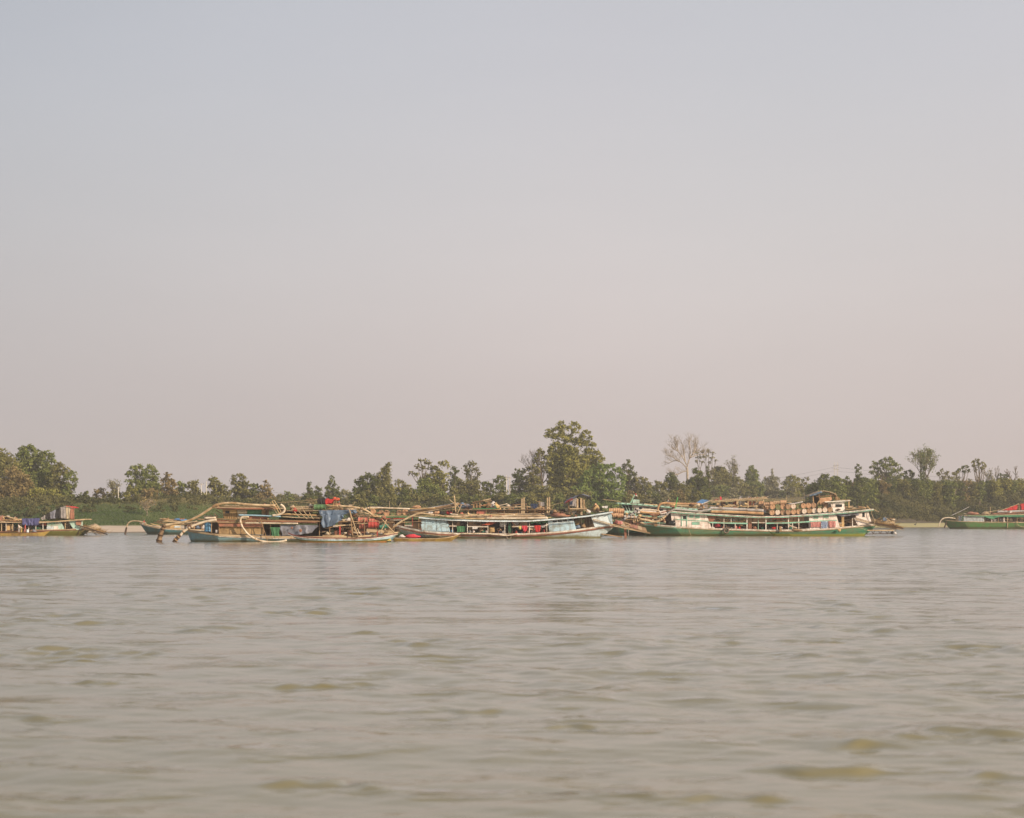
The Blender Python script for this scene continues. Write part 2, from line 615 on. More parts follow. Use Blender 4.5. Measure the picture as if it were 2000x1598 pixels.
def make_bank():
    xs = np.concatenate([np.linspace(-2500, -260, 20), np.linspace(-250, 290, 320), np.linspace(300, 2500, 20)])
    ts = np.concatenate([np.linspace(-60, -4, 6), np.linspace(-2, 150, 110), np.array([165, 185, 210, 250, 320, 450, 700, 1200, 2600, 6000])])
    X = np.repeat(xs[None, :], len(ts), 0)
    Y = shore_y(xs)[None, :] + ts[:, None]
    Z = terr(X, Y)
    ny, nx = X.shape
    V = np.stack([X, Y, Z], -1).reshape(-1, 3)
    a = (np.arange(ny - 1)[:, None] * nx + np.arange(nx - 1)[None, :]).ravel()
    Q = np.stack([a, a + 1, a + 1 + nx, a + nx], 1)
    me = np_mesh('far_bank', V, Q, smooth=True)
    m = bpy.data.materials.new('sand_and_turf')
    m.use_nodes = True
    n, l = m.node_tree.nodes, m.node_tree.links
    p = n['Principled BSDF']
    p.inputs['Roughness'].default_value = 0.95
    p.inputs['Specular IOR Level'].default_value = 0.1
    g = n.new('ShaderNodeNewGeometry')
    s = n.new('ShaderNodeSeparateXYZ')
    l.new(g.outputs['Position'], s.inputs[0])
    def noise(sc, det=4):
        z = n.new('ShaderNodeTexNoise')
        z.inputs['Scale'].default_value = sc
        z.inputs['Detail'].default_value = det
        l.new(g.outputs['Position'], z.inputs[0])
        return z
    def mr(src, a, b, c=0, d=1):
        q = n.new('ShaderNodeMapRange')
        for i, v in enumerate((a, b, c, d)):
            q.inputs[1 + i].default_value = v
        l.new(src, q.inputs[0])
        return q
    def mix(f, a, b):
        q = n.new('ShaderNodeMix')
        q.data_type = 'RGBA'
        l.new(f, q.inputs[0])
        for i, c in ((6, a), (7, b)):
            if isinstance(c, tuple):
                q.inputs[i].default_value = (*c, 1)
            else:
                l.new(c, q.inputs[i])
        return q
    n1, n2, n3 = noise(0.06), noise(0.35), noise(2.5)
    sand = mix(mr(n2.outputs[0], 0.35, 0.7).outputs[0], (0.58, 0.46, 0.35), (0.46, 0.37, 0.28))
    sandr = mix(mr(n2.outputs[0], 0.3, 0.7).outputs[0], (0.38, 0.33, 0.14), (0.46, 0.40, 0.23))
    sand = mix(mr(s.outputs['X'], 10, 70).outputs[0], sand.outputs[2], sandr.outputs[2])
    wet = mix(mr(s.outputs['Z'], 0.02, 0.22).outputs[0], (0.13, 0.10, 0.06), sand.outputs[2])
    turf = mix(mr(n1.outputs[0], 0.4, 0.62).outputs[0], (0.055, 0.080, 0.026), (0.135, 0.160, 0.05))
    turf = mix(mr(n3.outputs[0], 0.3, 0.75).outputs[0], turf.outputs[2], (0.05, 0.06, 0.022))
    dry = mix(mr(n2.outputs[0], 0.3, 0.7).outputs[0], (0.22, 0.165, 0.075), (0.13, 0.11, 0.045))
    h = n.new('ShaderNodeMath')
    h.operation = 'MULTIPLY_ADD'
    l.new(n1.outputs[0], h.inputs[0])
    h.inputs[1].default_value = 2.0
    l.new(s.outputs['Z'], h.inputs[2])
    up = mix(mr(h.outputs[0], 6.3, 7.6).outputs[0], turf.outputs[2], dry.outputs[2])
    earth = mix(mr(n2.outputs[0], 0.3, 0.7).outputs[0], (0.13, 0.105, 0.075), (0.085, 0.075, 0.05))
    up = mix(mr(s.outputs['X'], 88, 104).outputs[0], up.outputs[2], earth.outputs[2])
    h2 = n.new('ShaderNodeMath')
    h2.operation = 'MULTIPLY_ADD'
    l.new(n2.outputs[0], h2.inputs[0])
    h2.inputs[1].default_value = 0.3
    l.new(s.outputs['Z'], h2.inputs[2])
    fin = mix(mr(h2.outputs[0], 1.16, 1.32).outputs[0], wet.outputs[2], up.outputs[2])
    l.new(fin.outputs[2], p.inputs['Base Color'])
    b = n.new('ShaderNodeBump')
    b.inputs['Strength'].default_value = 0.6
    b.inputs['Distance'].default_value = 0.3
    l.new(n3.outputs[0], b.inputs['Height'])
    l.new(b.outputs[0], p.inputs['Normal'])
    me.materials.append(m)
    tag(link('river_bank', me), 'far river bank, sand by the water and a turf slope above', None, None, 'structure')
make_bank()

# haze
def make_haze():
    b = MB()
    b.box((-1500, -60, -4.5), (1500, 1500, 48))
    m = bpy.data.materials.new('smoky_air')
    m.use_nodes = True
    n, l = m.node_tree.nodes, m.node_tree.links
    n.remove(n['Principled BSDF'])
    v = n.new('ShaderNodeVolumePrincipled')
    v.inputs['Color'].default_value = (0.93, 0.90, 0.87, 1)
    v.inputs['Density'].default_value = HAZE
    v.inputs['Anisotropy'].default_value = 0.0
    l.new(v.outputs[0], n['Material Output'].inputs['Volume'])
    b.build('haze', m, None, 'pale smoky air over the river', None, None, 'stuff')
HAZE = 0.00025
make_haze()

# ------------------------------------------------------------------ vegetation on the far bank
LM = {
    'dark': leafmat('dark_green_leaves', (0.0528, 0.0717, 0.0207), (0.1800, 0.1904, 0.0552)),
    'green': leafmat('mid_green_leaves', (0.0840, 0.1120, 0.0322), (0.2640, 0.2800, 0.0805)),
    'bright': leafmat('fresh_green_leaves', (0.090, 0.135, 0.036), (0.275, 0.340, 0.095)),
    'yellow': leafmat('yellow_green_leaves', (0.1380, 0.1456, 0.0368), (0.3960, 0.3584, 0.0978)),
    'brown': leafmat('dry_brown_leaves', (0.1440, 0.1120, 0.0460), (0.3600, 0.2688, 0.1207)),
    'olive': leafmat('olive_leaves', (0.0984, 0.1030, 0.0322), (0.3000, 0.2688, 0.0920)),
    'pale': leafmat('pale_dusty_leaves', (0.1740, 0.1680, 0.0862), (0.3840, 0.3472, 0.2012)),
}
BARK = mat('grey_bark', (0.20, 0.155, 0.11), (0.10, 0.075, 0.05), 3, 0.5, 0.9)
PALEBARK = mat('pale_bark', (0.42, 0.34, 0.25), (0.25, 0.19, 0.13), 3, 0.4, 0.9)

def leaf_quads(P, Nn, size, rs):
    """P leaf spray positions, Nn their facing; returns verts and quads"""
    n = len(P)
    a = rs.normal(size=(n, 3))
    u = np.cross(Nn, a)
    u /= np.linalg.norm(u, axis=1)[:, None] + 1e-9
    v = np.cross(Nn, u)
    s = (size * rs.uniform(0.55, 1.35, n))[:, None]
    w = rs.uniform(0.45, 0.85, n)[:, None]
    bend = Nn * s * rs.uniform(-0.25, 0.25, n)[:, None]
    V = np.stack([P - u * s, P - v * s * w + bend, P + u * s, P + v * s * w + bend], 1).reshape(-1, 3)
    Q = np.arange(4 * n).reshape(-1, 4)
    return V, Q

def unit(rs, n):
    d = rs.normal(size=(n, 3))
    return d / (np.linalg.norm(d, axis=1)[:, None] + 1e-9)

def crown_points(blobs, size, cover, rs, clump=0.4, droop=0.0):
    P, Nn, T = [], [], []
    for (cx, cy, cz, rx, ry, rz) in blobs:
        rm = (rx + ry + rz) / 3
        k = int(max(7, min(60, 20 * (rm / 1.5) ** 1.5)))
        d = unit(rs, k)
        d[:, 2] = np.where(d[:, 2] < -0.7, -d[:, 2] * 0.6, d[:, 2])
        cc = np.array([cx, cy, cz]) + d * np.array([rx, ry, rz]) * rs.uniform(0.25, 0.98, (k, 1))
        rr = (rm * clump * rs.uniform(0.6, 1.2, k)) * (1 if rm < 1.8 else (1.8 / rm) ** 0.35)
        tone = rs.uniform(0.12, 0.88, k)
        for c, r, tn in zip(cc, rr, tone):
            n = int(cover * 4 * math.pi * r * r / (size * size * 2.2)) + 3
            e = unit(rs, n)
            e[:, 2] = np.abs(e[:, 2]) * np.where(rs.uniform(size=n) < 0.75, 1, -1)
            q = c + e * r * rs.uniform(0.45, 1.06, (n, 1)) * np.array([1, 1, 0.85])
            if droop:
                q[:, 2] -= droop * r * rs.uniform(0, 1, n) ** 2
            P.append(q)
            nn = e + rs.normal(size=(n, 3)) * 0.5
            Nn.append(nn / np.linalg.norm(nn, axis=1)[:, None])
            T.append(np.clip(tn + rs.normal(size=n) * 0.16, 0, 1))
        n = int(cover * 9 * rm * rm / (size * size) * 0.35) + 4         # loose sprays between the masses
        e = unit(rs, n) * rs.uniform(0.3, 1.08, (n, 1)) * np.array([rx, ry, rz])
        P.append(np.array([cx, cy, cz]) + e)
        Nn.append(unit(rs, n))
        T.append(rs.uniform(0.1, 0.9, n))
    return np.concatenate(P), np.concatenate(Nn), np.concatenate(T)

VEG = []
def finish_plant(root, kind, colour, px, zone_kind):
    VEG.append((root, kind, colour, px, zone_kind))

def ground(px, D):
    X = (px - 1000) / FPX * D
    return float(terr(X, D))

def tree(px, off, blobs, tone='green', size=0.42, cover=1.0, name='leafy_tree', word='tree', trunk_px=None, tr=0.028, limbs=True, squash=0.85, bark=None, clump=0.4, droop=0.0, label=None, base_py=None, seed=None, fill=None):
    """blobs: where each mass of the crown shows (px, py, radius px)"""
    seed = seed if seed is not None else int(px * 13 + len(blobs))
    if 1385 < px < 1568 and off < 130:          # these stand behind the dry field
        off += 122
    rs = np.random.RandomState(seed % 100000)
    D = d_shore(px) + off
    tp = trunk_px if trunk_px is not None else px
    base = Vector(((tp - 1000) / FPX * D, D, ground(tp, D) - 0.15))
    root = empty(name, base, label, 'tree' if 'tree' in name else 'shrub')
    bl = []
    for b in blobs:
        r = b[2] / FPX * D * (1.22 if cover > .7 else 1.1)
        c = W(b[0], b[1] + b[2] * .15, D)
        dy = rs.uniform(-0.6, 0.6) * r
        sq = b[3] if len(b) > 3 else squash
        bl.append((c.x - base.x, dy, c.z - base.z, r, r * 0.95, r * sq))
    top = max(b[2] for b in bl)
    if fill is None:
        fill = cover >= 0.84
    if fill:                                   # leaves hang down to the undergrowth
        low = sorted(bl, key=lambda b: b[2])[:max(2, len(bl) // 2)]
        for b in low:
            z = b[2] - b[3] * 1.1
            while z > b[3] * 0.3:
                bl.append((b[0] * 0.95 + rs.normal() * .3, b[1] + rs.normal() * .4, z, b[3] * 0.95, b[4] * .95, b[5] * .95))
                z -= b[3] * 1.1
    h = max(top, 1.0)
    P, Nn, T = crown_points(bl, size, cover, rs, clump, droop)
    keep = P[:, 2] > -0.6
    P, Nn, T = P[keep], Nn[keep], T[keep]
    V, Q = leaf_quads(P, Nn, size * 0.62, rs)
    me = np_mesh('crown', V, Q, tone=T)
    me.materials.append(LM[tone])
    link('crown', me, root)
    m = MB()
    wob = [Vector((rs.normal() * 0.02 * h, rs.normal() * 0.02 * h, h * t)) for t in (0.3, 0.6, 0.85)]
    cxm = sum(b[0] for b in bl) / len(bl)
    r0 = tr * h
    fork = Vector((cxm * 0.45, 0, h * 0.38))
    m.tube(curve([Vector((0, 0, -0.3)), Vector((cxm * 0.15, 0, h * 0.18)) + wob[0] * 0.2, fork], 6), [r0 * 1.15 - r0 * 0.05 * i for i in range(7)], 7)
    if limbs:
        for b in sorted(bl, key=lambda b: -b[3])[:16]:
            c = Vector((b[0], b[1], b[2]))
            mid = fork.lerp(c, 0.5) + Vector((rs.normal() * 0.03 * h, rs.normal() * .03 * h, -0.03 * h))
            pts = curve([fork - Vector((0, 0, 0.1)), mid, c], 6)
            m.tube(pts, [max(0.03, r0 * 0.55 * (1 - 0.13 * i)) for i in range(len(pts))], 5)
            for _ in range(3):
                e = c + Vector(unit(rs, 1)[0]) * b[3] * 0.9
                m.tube([c.lerp(mid, 0.3), c.lerp(e, 0.4) + Vector((0, 0, 0.1)), e], [r0 * 0.2, r0 * 0.14, 0.025], 4)
    for i, v in enumerate(m.v):
        m.v[i] = v + base
    m.build('trunk', bark or BARK, root)
    VEG.append([root, word, tone, px, off])
    return root

def bare_tree(px, off, top_py, width, tone_bark=None, label=None, seed=1, levels=5, spread=0.55, lean=0.0, leaves=None, leaf_n=0.0, base_py=None, rmin=0.035, forks=3, name='bare_tree', trunk_frac=0.3, core=None, cat='tree', dense=1.0):
    if 1385 < px < 1568 and off < 130:
        off += 122
    rs = random.Random(seed)
    D = d_shore(px) + off
    gz = ground(px, D)
    if base_py is not None:
        gz = max(W(px, base_py, D).z, gz - 0.2)
    base = Vector(((px - 1000) / FPX * D, D, gz - 0.1))
    root = empty(name, base, label, cat)
    H = W(px, top_py, D).z - base.z
    Wm = width / FPX * D
    m = MB()
    tips = []
    segs = []
    def grow(p, d, L, r, lev):
        n = 3
        pts = [p]
        for i in range(n):
            g_ = .03 if lev == levels else .13
            d = (d + Vector((rs.gauss(0, g_), rs.gauss(0, g_), rs.gauss(0.05, .07)))).normalized()
            p = p + d * (L / n)
            pts.append(p)
        segs.append((pts, r, lev))
        if lev == 0:
            tips.append(p)
            return
        k = forks if lev > 1 else forks + 1
        for i in range(k):
            a = 2 * math.pi * (i + rs.random()) / k
            side = Vector((math.cos(a) * 1.25, math.sin(a) * 0.8, 0.0))
            nd = (d * (1 - spread * 0.55) + side * spread * rs.uniform(0.6, 1.2) + Vector((0, 0, 0.12))).normalized()
            st = pts[-1] if i < 2 else pts[rs.choice((1, 2))]
            grow(st, nd, L * rs.uniform(0.62, 0.86), r * 0.6, lev - 1)
    grow(Vector((0, 0, 0)), Vector((lean, 0, 1)).normalized(), H * trunk_frac, H * 0.018 + 0.05, levels)
    xs = [p.x for s in segs for p in s[0]]
    zs = [p.z for s in segs for p in s[0]]
    fz = H / max(zs)
    fx = Wm / max(0.1, (max(xs) - min(xs)))
    mean = (max(xs) + min(xs)) / 2
    def fit(p):
        return Vector((p.x * fx - mean * fx * min(1, max(0, p.z / max(zs) - .3) * 2), p.y * fx, p.z * fz))
    for pts, r, lev in segs:
        pp = [base + fit(q) for q in pts]
        r1 = max(rmin, r * 0.62)
        r = max(rmin, r)
        m.tube(pp, [r + (r1 - r) * i / 3 for i in range(4)], 5 if lev > 2 else 3, caps=False)
    m.build('trunk' if not leaves else 'trunk', tone_bark or BARK, root)
    if leaves:
        nr = np.random.RandomState(seed)
        P = []
        for t in tips:
            if nr.uniform() < leaf_n:
                q = np.array(fit(t))
                P.append(q + nr.normal(size=(int(7 * dense) + 1, 3)) * 0.42)
        if core:
            for b in core:
                c = W(b[0], b[1], D) - base
                r = b[2] / FPX * D
                P.append(np.array(c) + unit(nr, int(170 * r * r)) * r * nr.uniform(0.3, 1, (int(170 * r * r), 1)) * np.array([1, 1, 1.1]))
        P = np.concatenate(P)
        V, Q = leaf_quads(P, unit(nr, len(P)), 0.2, nr)
        me = np_mesh('crown', V, Q, tone=nr.uniform(0, 1, len(P)))
        me.materials.append(LM[leaves])
        link('crown', me, root)
    VEG.append([root, 'bare tree' if not leaves else 'thin-leaved tree', '', px, off])
    return root

def fan_tree(px, off, limbs, label, seed):
    """leafless tree with its main limbs where the photo shows them and fine twigs fanning out of them"""
    rs = random.Random(seed)
    D = d_shore(px) + off
    g = ground(px, D)
    root = empty('bare_tree', ((px - 1000) / FPX * D, D, g), label, 'tree')
    m = MB()
    k = D / FPX
    def twig(p, d, L, r, lev):
        pts = [p]
        for _ in range(3):
            d = (d + Vector((rs.gauss(0, .12), rs.gauss(0, .12), rs.gauss(.06, .06)))).normalized()
            p = p + d * L / 3
            pts.append(p)
        m.tube(pts, [r, r * .85, r * .7, r * .55], 3, caps=False)
        if lev:
            for _ in range(3):
                s = Vector((rs.gauss(0, .6), rs.gauss(0, .5), rs.uniform(-.1, .5)))
                twig(pts[rs.choice((1, 2, 3, 3))], (d + s).normalized(), L * rs.uniform(.6, .85), max(.022, r * .6), lev - 1)
    for i, lb_ in enumerate(limbs):
        dy = 0 if i == 0 else rs.uniform(-3, 3)
        pts = [W(x, y, D + dy * j / 3) for j, (x, y) in enumerate(lb_)]
        if i == 0:
            pts[0].z = g - .3
        cp = curve(pts, 9)
        r0 = .34 if i == 0 else .17
        m.tube(cp, [r0 * (1 - (.25 if i == 0 else .62) * j / len(cp)) for j in range(len(cp))], 6)
        if i == 0:
            continue
        for j in range(2, len(cp)):
            d = (cp[j] - cp[j - 1]).normalized()
            for _ in range(2):
                s = Vector((rs.gauss(0, .55), rs.gauss(0, .5), rs.uniform(0, .7)))
                twig(cp[j], (d + s).normalized(), rs.uniform(1.2, 1.9), .05, 2)
    m.build('trunk', PALEBARK, root)
    VEG.append([root, 'bare tree', '', px, off])
T = tree
# left cluster
T(2, 118, [(2, 893, 18), (-22, 905, 26), (10, 915, 26), (0, 945, 34), (-25, 950, 30), (22, 968, 22)], 'olive', label='tall olive-green tree cut by the left edge of the photo')
T(55, 128, [(44, 878, 10), (58, 874, 9), (66, 880, 10), (38, 890, 10), (52, 893, 14), (75, 893, 11), (62, 905, 16), (42, 915, 20), (70, 925, 24)], 'green', label='tallest rounded green tree of the left-hand grove')
T(92, 124, [(88, 887, 9), (97, 887, 8), (102, 897, 9), (84, 901, 11), (95, 912, 12), (90, 930, 22), (78, 955, 26)], 'green', label='rounded tree right behind the tallest one of the left grove')
T(120, 116, [(117, 910, 9), (108, 918, 11), (124, 922, 11), (112, 938, 16), (106, 962, 20), (126, 952, 14)], 'olive', label='green tree on the right slope of the left grove')
T(140, 112, [(139, 925, 8), (133, 933, 9), (144, 938, 8), (148, 948, 5), (137, 952, 10), (130, 968, 14), (141, 973, 8)], 'green', label='small tree at the right end of the left grove')
T(35, 104, [(24, 925, 17), (42, 940, 18), (14, 955, 24), (40, 965, 22), (58, 968, 18), (28, 985, 20), (5, 985, 22)], 'brown', cover=0.9, droop=0.8, label='brownish drooping bush-tree in front of the left grove')
T(92, 98, [(78, 965, 16), (98, 968, 15), (118, 974, 13), (138, 978, 9), (60, 980, 14)], 'yellow', size=0.36, word='shrub', name='wide_shrub', label='yellow-green thicket under the trees of the left grove')
T(166, 100, [(166, 966, 7), (166, 973, 10), (160, 979, 8), (173, 979, 8)], 'dark', size=0.34, squash=1.1, name='cone_shrub', label='small dark cone-shaped shrub right of the left grove')
T(194, 125, [(192, 960, 8), (198, 958, 7), (188, 968, 7), (202, 967, 7), (196, 974, 7)], 'brown', size=0.36, label='small round dusty tree near the left telegraph pole')
bare_tree(222, 132, 938, 24, seed=11, levels=4, leaves='pale', leaf_n=0.45, label='twiggy pale tree beside the left telegraph pole', name='twiggy_tree')
T(216, 118, [(212, 968, 8), (224, 966, 9), (236, 968, 8), (205, 975, 6)], 'olive', size=0.36, name='wide_shrub', word='shrub', label='olive shrub under the twiggy pale tree by the left pole')
T(280, 112, [(262, 914, 8), (274, 911, 8), (292, 914, 9), (303, 921, 8), (255, 925, 8), (266, 927, 11), (284, 928, 12), (300, 935, 11), (252, 940, 7), (272, 945, 14), (292, 948, 14), (308, 950, 8)], 'green', cover=0.85, label='wide light green tree between the left grove and the brown trees')
T(259, 100, [(254, 958, 9), (264, 957, 8), (250, 967, 8), (266, 968, 8)], 'yellow', size=0.36, name='round_shrub', label='yellow-green round shrub at the foot of the wide light tree')
T(290, 92, [(285, 965, 12), (300, 962, 10), (276, 975, 12), (296, 977, 12)], 'brown', size=0.36, cover=0.8, name='dry_shrub', label='reddish dry shrub below the wide light green tree')
T(327, 114, [(327, 929, 7), (322, 938, 9), (334, 940, 9), (341, 946, 7), (326, 952, 13), (338, 961, 12), (322, 970, 12)], 'brown', cover=0.9, label='brown-green peaked tree right of the wide light tree')
T(354, 118, [(352, 946, 8), (360, 951, 8), (350, 958, 10), (362, 965, 9)], 'green', label='small green tree right of the brown-green peaked tree')
T(379, 116, [(373, 945, 7), (382, 944, 7), (377, 955, 11), (388, 962, 8), (370, 967, 9)], 'olive', label='small olive tree just left of the double pole')
T(418, 114, [(415, 935, 7), (420, 941, 8), (413, 950, 9), (427, 948, 8), (436, 953, 9), (424, 962, 13), (441, 965, 10), (408, 968, 9)], 'olive', label='leaning olive tree right of the double pole')
T(464, 112, [(458, 931, 6), (469, 930, 6), (476, 935, 6), (456, 941, 9), (468, 944, 11), (481, 947, 9), (462, 957, 13), (480, 962, 13)], 'olive', label='double-headed dusty tree above the wooden dredger cabin')
T(497, 108, [(492, 948, 6), (501, 951, 7), (496, 961, 11)], 'dark', label='dark low tree between two taller dusty ones')
T(519, 106, [(518, 941, 4), (523, 947, 6), (514, 953, 8), (526, 958, 8), (519, 966, 12), (510, 974, 11), (531, 974, 9)], 'brown', label='brown spire-shaped tree over the right end of the dredger roof')
for x_, y_, r_, c_ in ((548, 970, 7, 'olive'), (562, 966, 7, 'green'), (578, 969, 7, 'pale'), (590, 972, 6, 'olive')):
    T(x_, 140, [(x_, y_, r_), (x_ + 7, y_ + 3, r_ * .8), (x_ - 7, y_ + 4, r_ * .8)], c_, size=0.36, name='round_shrub')
T(604, 100, [(604, 944, 3.6), (604, 949, 4), (604, 955, 4.5), (605, 962, 6), (601, 969, 8), (609, 969, 8), (596, 977, 9), (606, 978, 10)], 'dark', size=0.32, clump=0.6, cover=1.3, name='vine_covered_tree', label='narrow dark vine-covered stump tower left of its twin')
T(620, 101, [(619, 951, 3.5), (622, 956, 4.5), (618, 963, 6), (625, 966, 6), (621, 974, 9)], 'dark', size=0.32, clump=0.6, cover=1.2, name='vine_covered_tree', label='short dark vine-covered stump behind the green drum')
T(648, 100, [(648, 931, 4), (650, 937, 5.5), (644, 944, 6), (652, 948, 6), (642, 954, 7), (661, 953, 3.5), (650, 960, 9), (657, 966, 8), (640, 968, 9)], 'dark', size=0.34, clump=0.5, name='vine_covered_tree', label='pointed dark vine-covered tree above the red cloth heap')
T(668, 130, [(672, 960, 8), (680, 964, 8), (665, 968, 8)], 'pale', size=0.36, name='round_shrub', label='pale far shrub between pointed tree and vine mass')
T(728, 96, [(699, 944, 8), (706, 936, 8), (716, 931, 8), (727, 931, 9), (697, 957, 9), (705, 962, 13), (720, 948, 14), (736, 942, 12), (710, 976, 14)], 'dark', clump=0.45, cover=1.1, name='vine_covered_tree', droop=.6, label='broad dark vine-draped tree, left half of the hump mass')
T(752, 94, [(760, 905, 4.5), (756, 910, 6), (750, 917, 8), (759, 920, 6.5), (745, 927, 9), (757, 933, 9), (748, 945, 13), (758, 955, 12), (738, 962, 16), (760, 972, 14)], 'olive', clump=0.45, cover=1.15, name='vine_covered_tree', droop=.6, label='peaked olive vine-draped tree, right half of the hump mass')
T(786, 104, [(778, 943, 7), (786, 942, 6), (793, 951, 8), (780, 957, 12), (800, 960, 10)], 'olive', label='low olive tree right of the peaked vine-draped one')
T(832, 104, [(822, 899, 5), (830, 900, 6), (838, 905, 7), (815, 910, 6), (826, 913, 8), (803, 924, 6), (812, 926, 7), (842, 915, 7)], 'olive', cover=0.65, label='airy olive tree above the row of drums')
T(868, 100, [(863, 906, 7), (871, 904, 6), (852, 914, 8), (875, 911, 5), (858, 924, 9), (846, 928, 10), (868, 930, 8), (834, 936, 12), (856, 944, 14)], 'yellow', cover=0.85, label='hooked yellow-olive tree with a bare stem right of the airy one')
T(838, 90, [(828, 945, 14), (845, 955, 15), (818, 962, 13), (838, 970, 16), (858, 968, 14)], 'green', size=.36, name='wide_shrub', word='shrub', label='big pale green bush under the hooked tree')
T(800, 88, [(790, 964, 12), (806, 970, 13), (780, 975, 12), (768, 980, 10)], 'dark', size=.36, name='wide_shrub', word='shrub', label='dark bush beneath the low olive tree')
T(888, 112, [(886, 914, 5.5), (890, 921, 6), (882, 928, 8), (891, 935, 8), (885, 945, 10)], 'dark', label='slim dark tree between the hooked tree and the lone trunk tree')
T(921, 118, [(909, 912, 6), (917, 906, 6), (925, 906, 6), (932, 916, 5), (911, 922, 7), (922, 918, 7), (934, 926, 6), (917, 930, 6), (928, 936, 6)], 'olive', cover=0.75, tr=0.03, label='rounded tree on clear trunks left of the two tall white poles')
T(912, 94, [(900, 945, 10), (916, 943, 11), (930, 950, 11), (905, 958, 14), (924, 962, 14), (888, 958, 12), (942, 962, 9)], 'olive', size=.36, name='wide_shrub', word='shrub', label='domed olive thicket under the rounded tree on clear trunks')
T(955, 104, [(948, 944, 7), (957, 948, 8), (950, 957, 9), (962, 960, 8)], 'dark', label='low dark tree left of the two tall white poles')
T(977, 108, [(973, 932, 5), (980, 932, 5), (970, 940, 7), (983, 941, 7), (976, 951, 10)], 'green', label='green tree standing behind the two tall white poles')
T(1016, 104, [(1014, 920, 6), (1022, 921, 6), (1008, 930, 8), (1020, 932, 10), (1014, 946, 13), (1028, 950, 12), (1002, 950, 8)], 'dark', label='dark tree right of the two tall white poles')
T(1040, 100, [(1032, 915, 6), (1042, 912, 6), (1050, 920, 8), (1036, 927, 9), (1048, 938, 12), (1038, 955, 13)], 'olive', label='olive tree under the leafless twigs left of the giant')
bare_tree(1042, 112, 876, 60, seed=4, levels=5, spread=0.6, rmin=0.03, label='leafless grey tree left of the giant central tree')
T(1060, 108, [(1053, 879, 6), (1060, 882, 6), (1050, 889, 7), (1063, 892, 7), (1048, 900, 6), (1060, 904, 8), (1066, 914, 8), (1056, 918, 6)], 'olive', cover=0.8, label='open brownish tree leaning on the left of the giant tree')
T(1112, 102, [(1093, 828, 6), (1099, 825, 5), (1090, 836, 8), (1101, 835, 8), (1118, 827, 6), (1126, 829, 6), (1131, 834, 5), (1113, 836, 7), (1122, 842, 8),
              (1072, 843, 7), (1079, 841, 6), (1070, 851, 6), (1082, 853, 9), (1095, 850, 10), (1143, 843, 6), (1150, 846, 5), (1138, 853, 8), (1152, 855, 6),
              (1110, 856, 12), (1128, 862, 11), (1145, 866, 9), (1158, 868, 6), (1088, 868, 11), (1076, 876, 8), (1104, 875, 12), (1122, 882, 13), (1150, 880, 10),
              (1167, 884, 7), (1173, 893, 6), (1178, 897, 4), (1092, 890, 13), (1076, 895, 9), (1137, 897, 13), (1160, 897, 9), (1110, 902, 15), (1088, 912, 12), (1128, 918, 16), (1155, 912, 10), (1105, 925, 16), (1090, 935, 14), (1118, 942, 16), (1100, 955, 15), (1082, 960, 12)],
  'yellow', cover=1.25, size=0.42, tr=0.035, label='giant many-headed tree, tallest on the bank, behind the blue houseboat')
T(1180, 80, [(1160, 915, 8), (1172, 911, 8), (1184, 914, 9), (1198, 910, 7), (1207, 918, 8), (1150, 926, 10), (1168, 928, 12), (1190, 928, 12), (1212, 930, 9), (1218, 940, 7), (1158, 945, 14), (1180, 948, 15), (1204, 948, 13), (1150, 965, 14), (1172, 968, 15), (1194, 968, 14), (1216, 960, 8), (1140, 940, 12), (1132, 958, 13)], 'bright', size=0.4, cover=1.25, label='bright green spreading tree at the right foot of the giant')
T(1228, 108, [(1228, 902, 5), (1222, 908, 6), (1233, 912, 6), (1216, 917, 7), (1229, 921, 8), (1239, 927, 6), (1226, 935, 9)], 'dark', cover=.85, label='peaked dark tree just right of the bright green spreading tree')
T(1249, 104, [(1245, 936, 8), (1256, 939, 8), (1268, 946, 7), (1248, 950, 12), (1264, 956, 10)], 'olive', label='low rounded olive tree right of the peaked dark tree')
T(1080, 86, [(1070, 958, 12), (1088, 962, 12), (1105, 966, 12), (1124, 968, 12), (1052, 964, 12), (1036, 968, 12)], 'olive', size=.36, name='wide_shrub', word='shrub', label='olive thicket at the foot of the giant tree')
T(1290, 108, [(1285, 945, 8), (1296, 948, 8), (1282, 956, 8)], 'olive', name='round_shrub', label='first low bush left of the cone-topped shrub tree')
T(1312, 112, [(1311, 926, 5), (1316, 932, 7), (1306, 936, 8), (1318, 943, 9), (1304, 949, 10), (1322, 954, 9)], 'dark', clump=.5, label='dark cone-topped tree left of the big leafless tree')
fan_tree(1342, 122, [[(1342, 945), (1342.5, 925), (1341, 912)], [(1341, 914), (1330, 903), (1318, 900), (1304, 906)], [(1341, 908), (1333, 893), (1324, 882), (1314, 877)], [(1338, 900), (1336, 885), (1333, 868)],
    [(1342, 912), (1346, 898), (1354, 886), (1366, 877)], [(1347, 896), (1348, 880), (1346, 864)], [(1352, 889), (1358, 876), (1359, 866)], [(1326, 902), (1314, 893), (1303, 890)], [(1342, 920), (1333, 922), (1324, 927), (1316, 929)], [(1324, 882), (1322, 873), (1318, 866)],
    [(1348, 894), (1362, 889), (1378, 888)]],
    'big leafless spreading tree standing above the bushes', 5)
T(1377, 120, [(1362, 885, 5, .5), (1372, 881, 6, .5), (1383, 880, 6, .5), (1392, 884, 5, .5), (1366, 893, 6, .5), (1378, 891, 7, .5), (1390, 894, 6, .5), (1398, 899, 4, .5), (1360, 900, 5, .5), (1372, 902, 5, .5), (1386, 903, 4, .5)], 'pale', cover=0.42, size=.34, tr=0.016, clump=.55, label='flat-layered thin tree right of the big leafless tree')
